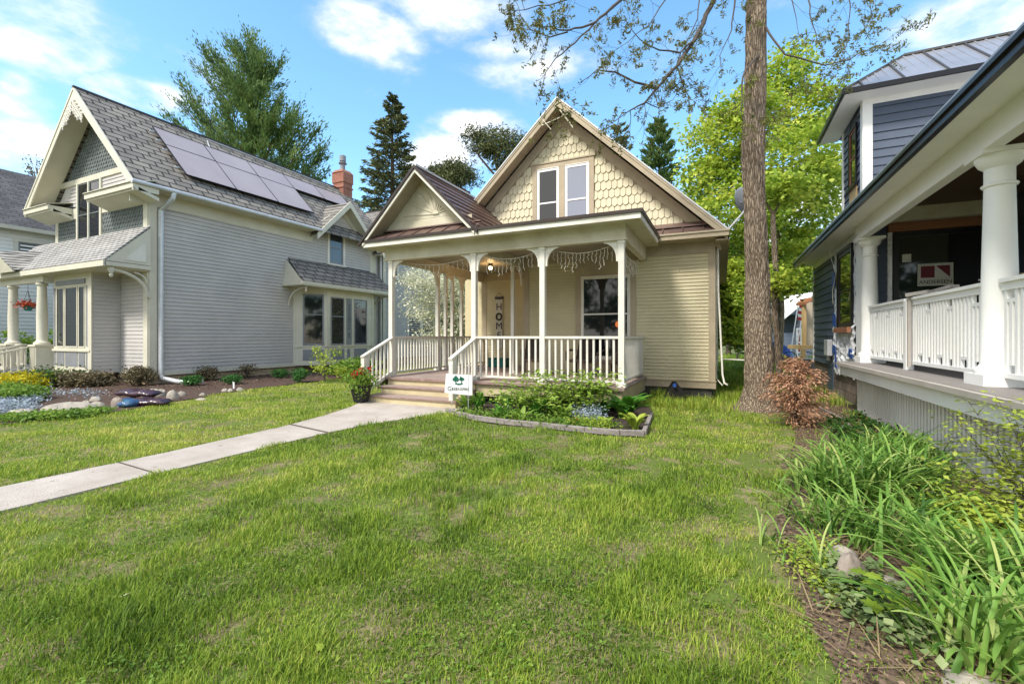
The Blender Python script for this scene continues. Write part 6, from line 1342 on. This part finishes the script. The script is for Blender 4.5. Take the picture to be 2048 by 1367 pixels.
patch('ground_cover','small mixed seedlings covering the porch bed soil',[(920,832),(980,836),(1060,848),(1130,855),(1180,860),(1100,830),(1220,860)],2600,.14,.05,M['midleaf'],cat='ground cover',spread=.15)
patch('ground_cover','fine green shoots below the forget-me-nots',[(1150,856),(1185,858),(1210,862)],900,.16,.04,M['yellowgreen'],cat='ground cover',spread=.1)
x,y=gr(1151,855); o=patch('red_flower','tiny red-orange flower in the front middle of the porch bed',[(1151,856),(1152,855)],40,.16,.04,M['red'],spread=.02,kind=None)
def sprays(name,label,x,y,tips,n_per,size,mat,stemr=.008,seed=3,cat='shrub',wid=.11):
    rr=random.Random(seed); t=thing(name,label,cat,(x,y,0)); mb=MB(); C=[];rc=[]
    for e in tips:
        e=Vector(e); p0=Vector((x+rr.uniform(-.1,.1),y+rr.uniform(-.1,.1),0)); m_=p0.lerp(e,.5)+Z*(.25*(e-p0).length*.6); q=[p0.lerp(m_,s).lerp(m_.lerp(e,s),s) for s in np.linspace(0,1,9)]; mb.tube(q,[stemr*(1-.75*s) for s in np.linspace(0,1,9)],4)
        for k in range(n_per):
            s=rr.uniform(.35,1.0); j=min(7,int(s*8)); pc=q[j].lerp(q[j+1],s*8-j); sd=Vector((rr.gauss(0,wid),rr.gauss(0,wid),rr.gauss(.0,wid*.35))); C.append(tuple(pc+sd)); rc.append(rr.random())
            if k%5==0: mb.tube([pc,pc+sd],[.003,.0015],3,False)
    mb.build('stems',M['twig'],t); leaves('foliage',np.array(C),size,mat,t,flat=.7,aspect=.62,rnd=np.array(rc)); return t
x,y=gr(1160,833)
tp=[at(px_,py_,d) for px_,py_,d in ((975,790,8.7),(1000,765,8.9),(1040,750,8.9),(1075,745,8.7),(1110,742,8.6),(1090,770,8.5),(1050,785,8.5),(1010,785,8.6),(1130,755,8.5),(1160,745,8.5),(1190,738,8.4),(1220,750,8.3),(1205,770,8.3),(1180,760,8.3),(1140,775,8.3),(1110,790,8.4),(1070,800,8.4),(1030,800,8.4),(1228,768,8.3),(1190,790,8.2),(990,800,8.6))]
sprays('sprawling_shrub','wide sprawling shrub with layered light green leaves spilling over the porch edge',x,y,tp,150,.085,M['shrubleaf'],.012,cat='shrub',wid=.14)
# tall grass and dark thing at the wall foot
x,y=gr(1349,806); t=thing('pop_up_tent','small dark triangular cover with a blue patch at the foot of the cream wall','cover',(x,11.4,0))
P=[at(1318,800,10.4),at(1378,800,10.3),at(1352,762,10.35),at(1344,762,10.35)]
mb=MB(); mb.add([(P[0][0],P[0][1],0),(P[1][0],P[1][1],0),(P[2][0],P[2][1],P[2][2]),(P[3][0],P[3][1],P[3][2]),(P[0][0]+.1,P[0][1]+.45,0),(P[1][0],P[1][1]+.4,0)],[(0,1,2,3),(1,5,2),(0,3,4),(2,5,4,3)]); mb.build('cover',M['blackp'],t)
mb=MB(); q=Vector(at(1349,770,10.28)); mb.prism([q+Vector((.04*math.cos(a),-.02,.05*math.sin(a))) for a in np.linspace(0,2*math.pi,9)[:-1]],(0,.02,0)); mb.build('blue_patch',M['tape'],t)
# ---- side bed: daylilies
def lily(px_,py_,n,h,sp,lab,w_=.022,droop=1.25,seed=1,xy=None,leanr=(.05,.75)):
    x,y=xy or gr(px_,py_); rg=np.random.default_rng(seed); P0=np.stack([x+rg.normal(0,sp,n),y+rg.normal(0,sp,n),np.zeros(n)],1); az=rg.uniform(0,2*math.pi,n); hh=h*rg.uniform(.6,1.15,n)
    o=strips('daylily',P0,az,hh,rg.uniform(leanr[0],leanr[1],n),w_*rg.uniform(.7,1.25,n),M['lily'],None,7,1,origin=(x,y,0),rg=rg) if False else strips('daylily',P0,az,hh,rg.uniform(leanr[0],leanr[1],n),w_*rg.uniform(.7,1.25,n),M['lily'],None,8,droop,origin=(x,y,0),rg=rg)
    return tag(o,lab,'plant','daylily clumps in the side bed')
i=0
for px_,py_,n,h,lab in ((1600,985,50,.36,'daylily clump at the far left of the big patch'),(1640,1000,90,.62,'daylily clump second from the left in the big patch'),(1700,1010,110,.72,'tall daylily clump in the middle of the big patch'),(1760,1000,110,.74,'tall daylily clump right of the middle of the big patch'),(1815,1000,90,.70,'daylily clump at the right of the big patch'),(1690,960,100,.70,'daylily clump behind the middle of the big patch'),(1750,945,100,.72,'daylily clump at the back of the big patch'),(1800,930,80,.66,'back right daylily clump near the slatted skirt'),(1640,955,70,.60,'back left daylily clump of the big patch'),(1620,1060,46,.50,'daylily clump standing forward at the left, near the lawn'),(1720,1090,50,.52,'loose daylily clump above the stones'),(1800,1100,46,.50,'loose daylily clump right of the stones'),(1850,1060,40,.45,'small daylily clump in the gap of dark mulch'),(1900,1190,60,.58,'daylily clump left of the front corner patch'),(1960,1210,80,.66,'daylily clump in the middle of the front corner patch'),(2040,1230,70,.66,'daylily clump at the right picture edge'),(2000,1330,80,.60,'nearest daylily clump at the bottom right corner'),(1930,1330,40,.48,'daylily blades low in the bottom right corner')):
    i+=1; lily(px_+(26 if i<11 else 10),py_,int(n*1.25),h*(.84 if i<11 else .95),.11,lab,seed=i,w_=.021 if i<14 else .024)
lily(1655,1150,9,.42,.05,'single thin daylily fan beside the pinkish stone',seed=40,w_=.02); lily(1545,1090,10,.28,.06,'small stray daylily tuft at the lawn edge',seed=41,w_=.014); lily(1585,1130,10,.22,.05,'tiny stray daylily tuft below the other stray one',seed=42,w_=.013)
for q in ((1703,1170,70,62,'pinkish upright stone among the daylilies','rock2'),(1770,1185,80,30,'flat pale stone beside the pinkish stone','rock'),(1690,1120,60,26,'rough stone behind the pinkish upright one','rock'),(1960,1390,150,22,'mossy stone at the bottom right corner','rock')): rock(q[0],q[1],q[2],q[3],q[4],q[5],'stones in the side bed')
def carpet(name,label,poly,n,h,size,mat,aspect=.8,cat='plant',flat=.8,kind='stuff',cl=.05,per=9):
    P=[gr(*q) for q in poly]; xs=[p[0] for p in P]; ys=[p[1] for p in P]; m_=int(n*3/per); x=rng.uniform(min(xs),max(xs),m_); y=rng.uniform(min(ys),max(ys),m_); k=inpoly(x,y,P); x,y=x[k],y[k]; zz=h*rng.uniform(.25,1,len(x))
    C=np.repeat(np.stack([x,y,zz],1),per,0)+rng.normal(size=(len(x)*per,3))*np.array([cl,cl,cl*.35]); C[:,2]=np.maximum(C[:,2],.015)
    o=leaves(name,C,size,mat,None,flat=flat,aspect=aspect,origin=(float(x.mean()),float(y.mean()),0)); return tag(o,label,cat,None,kind)
carpet('ivy','variegated ivy trailing over the mulch around the stones',[(1640,1150),(1740,1140),(1830,1240),(1900,1290),(1860,1340),(1780,1300),(1690,1240)],420,.10,.05,M['ivy'],cat='ivy',per=3)
carpet('seedlings','scattered small leafy weeds along the edge between lawn and side bed',[(1560,1100),(1640,1080),(1680,1150),(1720,1230),(1660,1200),(1590,1150)],450,.07,.028,M['yellowgreen'],cat='weeds',per=3)
# maple seedling with lobed leaves
def mleaf(mb,c,s,ang,tilt):
    pr=[(0,-.45),(.10,-.30),(.38,-.38),(.30,-.12),(.52,.05),(.28,.10),(.30,.32),(.12,.22),(0,.58),(-.12,.22),(-.30,.32),(-.28,.10),(-.52,.05),(-.30,-.12),(-.38,-.38),(-.10,-.30)]
    ca,sa=math.cos(ang),math.sin(ang); pts=[(c[0]+(a*ca-b*sa)*s,c[1]+(a*sa+b*ca)*s,c[2]+ (a*tilt[0]+b*tilt[1])*s-.10*s*abs(a)) for a,b in pr]; b0=len(mb.v); cc=(c[0],c[1],c[2]+.03*s)
    mb.add([cc]+pts,[(0,1+i,1+(i+1)%16) for i in range(16)])
x,y=gr(1810,1255); t=thing('maple_seedling','young maple seedling with pale yellow-green lobed leaves among the ivy','seedling',(x,y,0)); mb=MB(); rr=random.Random(8); sm=MB()
for k in range(13):
    c=(x+rr.uniform(-.18,.2),y+rr.uniform(-.12,.2),rr.uniform(.10,.26)); mleaf(mb,c,rr.uniform(.09,.15),rr.uniform(0,6.28),(rr.uniform(-.4,.4),rr.uniform(-.5,.2))); sm.tube([(x,y,0),(c[0],c[1],c[2])],[.004,.002],4)
o=mb.build('leaves',M['yellowgreen'],t); sm.build('stems',M['twig'],t)
# yellow-green shrub at right edge
x,y=at(2090,672,3.3)[:2]; 
tp=[at(px_,py_,d) for px_,py_,d in ((1885,815,3.7),(1900,850,3.6),(1935,800,3.6),(1960,830,3.4),(1990,790,3.5),(2020,810,3.3),(2045,830,3.2),(1990,860,3.3),(1950,890,3.5),(1900,930,3.6),(1880,880,3.8),(2030,880,3.2),(2000,930,3.3),(1960,960,3.4),(1860,960,3.8),(1930,985,3.5),(2045,960,3.1),(1985,1000,3.2),(1840,915,4.0),(2030,850,3.4))]
sprays('arching_shrub','arching shrub with sparse pale yellow-green leaf sprays against the white slatted skirt',x,y,tp,80,.045,M['yellowgreen'],.0045,seed=5,wid=.07)
tp=[at(px_,py_,d) for px_,py_,d in ((1900,1010,3.5),(1940,1000,3.4),(1980,1020,3.3),(2020,1000,3.2),(2045,1030,3.0),(1920,1060,3.4),(1960,1070,3.2),(2000,1060,3.1),(2045,1080,2.9),(1930,1110,3.2),(1980,1120,3.0),(2020,1130,2.9),(2050,1150,2.8),(1890,1040,3.6),(1960,1040,3.3),(2010,1090,3.0))]
sprays('low_shrub','dense low yellow-green shrub at the right edge below the arching sprays',x-.05,y-.1,tp,420,.055,M['yellowgreen'],.007,seed=6,wid=.13)
C=[]
carpet('ground_cover','dark green leaves at the foot of the slatted skirt',[(1640,850),(1720,835),(1850,900),(1900,960),(1850,1000),(1760,960)],900,.16,.06,M['dkleaf'],cat='ground cover',flat=.1)
# dried brown shrub beside trunk
x,y=gr(1592,852); t=thing('dead_shrub','dried out brown conifer shrub beside the thick trunk','shrub',(x,y,0)); rg=np.random.default_rng(3); mb=MB(); CC=[];DD=[]; s=8.4/900
for k in range(95):
    f=rg.uniform(0,1); a=rg.uniform(0,6.28); zz=.10+.98*f; Lb=(.44*math.sin(math.pi*min(1,(.18+.74*f)))**.8)*rg.uniform(.3,1.6); d=Vector((math.cos(a),math.sin(a),.25)); p0=Vector((x,y,zz)); e=p0+d*Lb-Z*.30*Lb; mb.tube([p0,p0.lerp(e,.5)+Z*.03,e],[.008,.005,.002],4)
    m_=60; ss=rg.uniform(.25,1.05,m_)[:,None]; CC.append(np.array(p0)*(1-ss)+np.array(e)*ss+rg.normal(size=(m_,3))*np.array([.045,.045,.04])); DD.append(np.tile(np.array(d)+np.array([0,0,-.7]),(m_,1)))
mb.tube([(x,y,0),(x,y,1.1)],[.03,.008],6); mb.build('stems',M['twig'],t); leaves('dry_foliage',np.concatenate(CC),.062,M['drybrown'],t,aspect=.28,dirs=np.concatenate(DD),rg=rg)
# fallen leaves / twigs in side bed
n=16000; x=rng.uniform(.2,2.45,n); y=rng.uniform(1.2,13,n); k=inpoly(x,y,RB); x,y=x[k],y[k]; o=leaves('fallen_leaves',np.stack([x,y,rng.uniform(.014,.035,len(x))],1),.034,M['mulchchip'],None,flat=.9); tag(o,'brown fallen leaves and needles on the side bed','leaf litter',None,'stuff')
n=9000; x=rng.uniform(-21,-13.0,n); y=rng.uniform(6,19,n); k=inpoly(x,y,GBED); x,y=x[k],y[k]; o=leaves('bark_chips',np.stack([x,y,rng.uniform(.024,.05,len(x))],1),.06,M['mulchchip'],None,flat=.9); tag(o,'loose bark chips on the mulch along the gray house','bark chips',None,'stuff')
mb=MB(); P=[(*gr(a,b_),.03) for a,b_ in ((1635,815),(1665,830),(1690,842),(1700,855),(1712,872))]; mb.tube(P,[.008,.014,.012,.018,.010],6); o=mb.build('fallen_branch',M['timber'],None,origin=P[2]); tag(o,'thin pale fallen branch on the side bed mulch','branch')
# single litter leaves on lawn
for k,(px_,py_,lab) in enumerate(((1310,1245+65,'yellow-green fallen leaf in the lawn at bottom centre'),)):
    pass
for px_,py_,lab in ((640,1308,'pale green fallen leaf on the lawn at the bottom, left of centre'),(250,1202,'light tan dead leaf on the lawn at lower left')):
    x,y=gr(px_,py_); mb=MB(); mleaf(mb,(0,0,.04),.05,px_*.7,(.2,.3)); o=mb.build('fallen_leaf',M['yellowgreen'] if 'green' in lab else M['oldwood'],None); o.location=(x,y,0); tag(o,lab,'leaf')
# ================================================================ BACKYARD between trunk and navy house
d=30; p=at(1600,672,d)
t=thing('garden_shed','blue-gray gabled outbuilding in the backyard between trunk and navy house','shed',(p[0],p[1],0))
a=Vector(at(1556,672,31)); b_=Vector(at(1640,672,31)); a.z=b_.z=0; u=(b_-a).normalized(); n_=Vector((u.y,-u.x,0)); fr=FR(a,u,n_); Ls=(b_-a).length
mb=MB(); fr.box(mb,1.55,Ls+2,0,3.2,-4,0); fr.tri(mb,[(1.45,2.9),(Ls+2.1,2.9),(Ls+.2,4.6)] if False else [(.6,3.0),(Ls+1.5,3.0),(Ls*.5+1.0,4.4)],-4,-.01); fr.box(mb,-.6,1.6,0,1.75,-3,-.5); mb.build('wall',M['bluegray'],t)
mb=MB(); xm=Ls*.5+1.0
mb.prism([fr.P(.3,2.8,.2),fr.P(xm,4.55,.2),fr.P(xm,4.42,.2),fr.P(.3,2.67,.2)],-n_*4.4); mb.prism([fr.P(Ls+1.8,2.8,.2),fr.P(xm,4.55,.2),fr.P(xm,4.42,.2),fr.P(Ls+1.8,2.67,.2)],-n_*4.4); mb.build('roof',M['white'],t)
a2=at(1592,672,27); b2_=at(1610,672,27); a2=Vector((a2[0],a2[1],0)); b2_=Vector((b2_[0],b2_[1],0)); fr2=FR(a2,(b2_-a2),n_); w2=(b2_-a2).length
t=thing('old_door','white door frame with red panels propped in the backyard','door',a2); mb=MB(); 
for q in ((0,.09,.0,2.0),(w2-.09,w2,0,2.0),(w2/2-.04,w2/2+.04,0,2.0)): fr2.box(mb,q[0],q[1],q[2],q[3],0,.06)
for z in (0,.5,1.1,1.6,1.92): fr2.box(mb,.09,w2-.09,z,z+.08,.0,.055)
mb.build('frame',M['white'],t); mb=MB(); fr2.box(mb,.05,w2-.05,.55,1.85,.005,.02); mb.build('red_panels',M['redpaint'],t)
t=thing('ladder','aluminium ladder leaning up to the shed roof','ladder',at(1588,710,26)); mb=MB(); A=Vector(at(1584,722,26)); B_=Vector(at(1603,600,26.5)); A.z=0
for s in (-.14,.14): mb.bar(A+Vector((s,0,0)),B_+Vector((s,0,0)),.05,.03)
mb.build('rails',M['silver'],t); mb=MB()
for k in range(11): q=A.lerp(B_,(k+.5)/11); mb.bar(q-X*.14,q+X*.14,.03)
mb.build('rungs',M['silver'],t)
t=thing('bicycle','bicycle leaning among clutter in front of the old red door','bicycle',at(1600,715,24)); A=Vector(at(1595,672,24)); 
for nm,q in (('wheel',A+Vector((-.35,0,0))),('wheel',A+Vector((.45,0,0)))):
    mb=MB(); mb.tube([(q.x+.32*math.cos(a),q.y,.36+.32*math.sin(a)) for a in np.linspace(0,2*math.pi,21)],.022,5)
    for k in range(6): a=k*math.pi/6; mb.bar((q.x+.3*math.cos(a),q.y,.36+.3*math.sin(a)),(q.x-.3*math.cos(a),q.y,.36-.3*math.sin(a)),.006)
    mb.build(nm,M['blackp'],t)
mb=MB(); w0=Vector((A.x-.35,A.y,.36)); w1=Vector((A.x+.45,A.y,.36)); s0=Vector((A.x-.1,A.y,.85)); h0=Vector((A.x+.3,A.y,.9)); bb_=Vector((A.x,A.y,.38))
for q in ((w0,s0),(w0,bb_),(bb_,s0),(bb_,h0),(s0,h0),(w1,h0)): mb.tube([q[0],q[1]],.018,6)
mb.build('frame',M['silver'],t); mb=MB(); mb.box(s0.x-.12,s0.x+.1,s0.y-.06,s0.y+.06,.88,.93); mb.build('saddle',M['blackp'],t); mb=MB(); mb.tube([h0+Vector((0,-.25,.12)),h0+Z*.1,h0+Vector((0,.25,.12))],.014,6); mb.build('handlebar',M['blackp'],t)
def tarp(px_,py_,d,w_,h_,lab,mat):
    p=at(px_,py_,d); mb=MB(); V=[];F=[]
    for i in range(8):
        for j in range(8):
            u_=(i/7-.5)*2; v_=(j/7-.5)*2; V.append((p[0]+u_*w_,p[1]+v_*w_*.6,h_*max(0,(1-u_*u_*.8-v_*v_*.5))*(.7+.6*float(vnoise(i*1.3+px_,j*1.3,3)))))
    for i in range(7):
        for j in range(7): F.append((i*8+j,(i+1)*8+j,(i+1)*8+j+1,i*8+j+1))
    mb.add(V,F); o=mb.build('tarp',M[mat],None,True,origin=(p[0],p[1],0)); tag(o,lab,'tarp','tarps in the backyard')
tarp(1547,700,25,.5,1.1,'blue tarp heap left of the slim stem','tape'); tarp(1568,700,25,.55,1.0,'blue tarp heap right of the slim stem','tape')
# lumber frame at rear corner of the navy house
t=thing('lumber_frame','new yellow lumber post and landing at the back corner of the navy house','wooden frame',(*at(1612,672,17.5)[:2],0)); mb=MB()
def vb(px0,px1,py0,py1,d,th=.12):
    a=Vector(at(px0,py0,d)); b_=Vector(at(px1,py0,d)); c=at(px0,py1,d)[2]; u=b_-a; mb.prism([a,b_,Vector((b_.x,b_.y,c)),Vector((a.x,a.y,c))],Vector((-SN,CS,0))*th)
vb(1607,1613,600,692,18.2); vb(1603,1626,690,698,18,.9); vb(1605,1612,698,742,17.8); mb.build('post',M['pine'],t); mb=MB(); vb(1613,1627,604,690,18.6,.02); mb.build('plywood_sheet',pbr('pale_plywood',(.55,.45,.33),scale=3,rough=.7),t)
mb=MB(); A=at(1598,612,18); mb.prism([at(1611,604,18.0),at(1628,594,17.8),at(1628,599,17.8),at(1611,609,18.0)],Vector((-SN,CS,0))*.6); mb.build('small_roof',M['rawwood'],t)
t=thing('flag','red and white striped cloth flag hanging by the blue-gray shed wall','flag',at(1602,610,24)); mb=MB(); mb2=MB()
for k in range(7):
    a=at(1600,597+k*6,24); q=MB(); (mb if k%2==0 else mb2).prism([(a[0]-.02*k,a[1],a[2]),(a[0]+.22-.02*k,a[1]+.1,a[2]-.05),(a[0]+.22-.02*k,a[1]+.1,a[2]-.21),(a[0]-.02*k,a[1],a[2]-.16)],(0,.01,0))
mb.build('red_stripes',M['flagred'],t); mb2.build('white_stripes',M['signwhite'],t)
t=thing('plastic_bin','round gray trash bin below the lumber landing','bin',(*at(1622,720,16.5)[:2],0)); q=at(1620,700,16.8); mb=MB(); mb.lathe(q[0],q[1],[(.22,.0),(.27,.62),(.30,.64),(.30,.67),(.1,.7)],16); mb.build('bin',M['panel'],t,True)
scene.cycles.use_adaptive_sampling=True
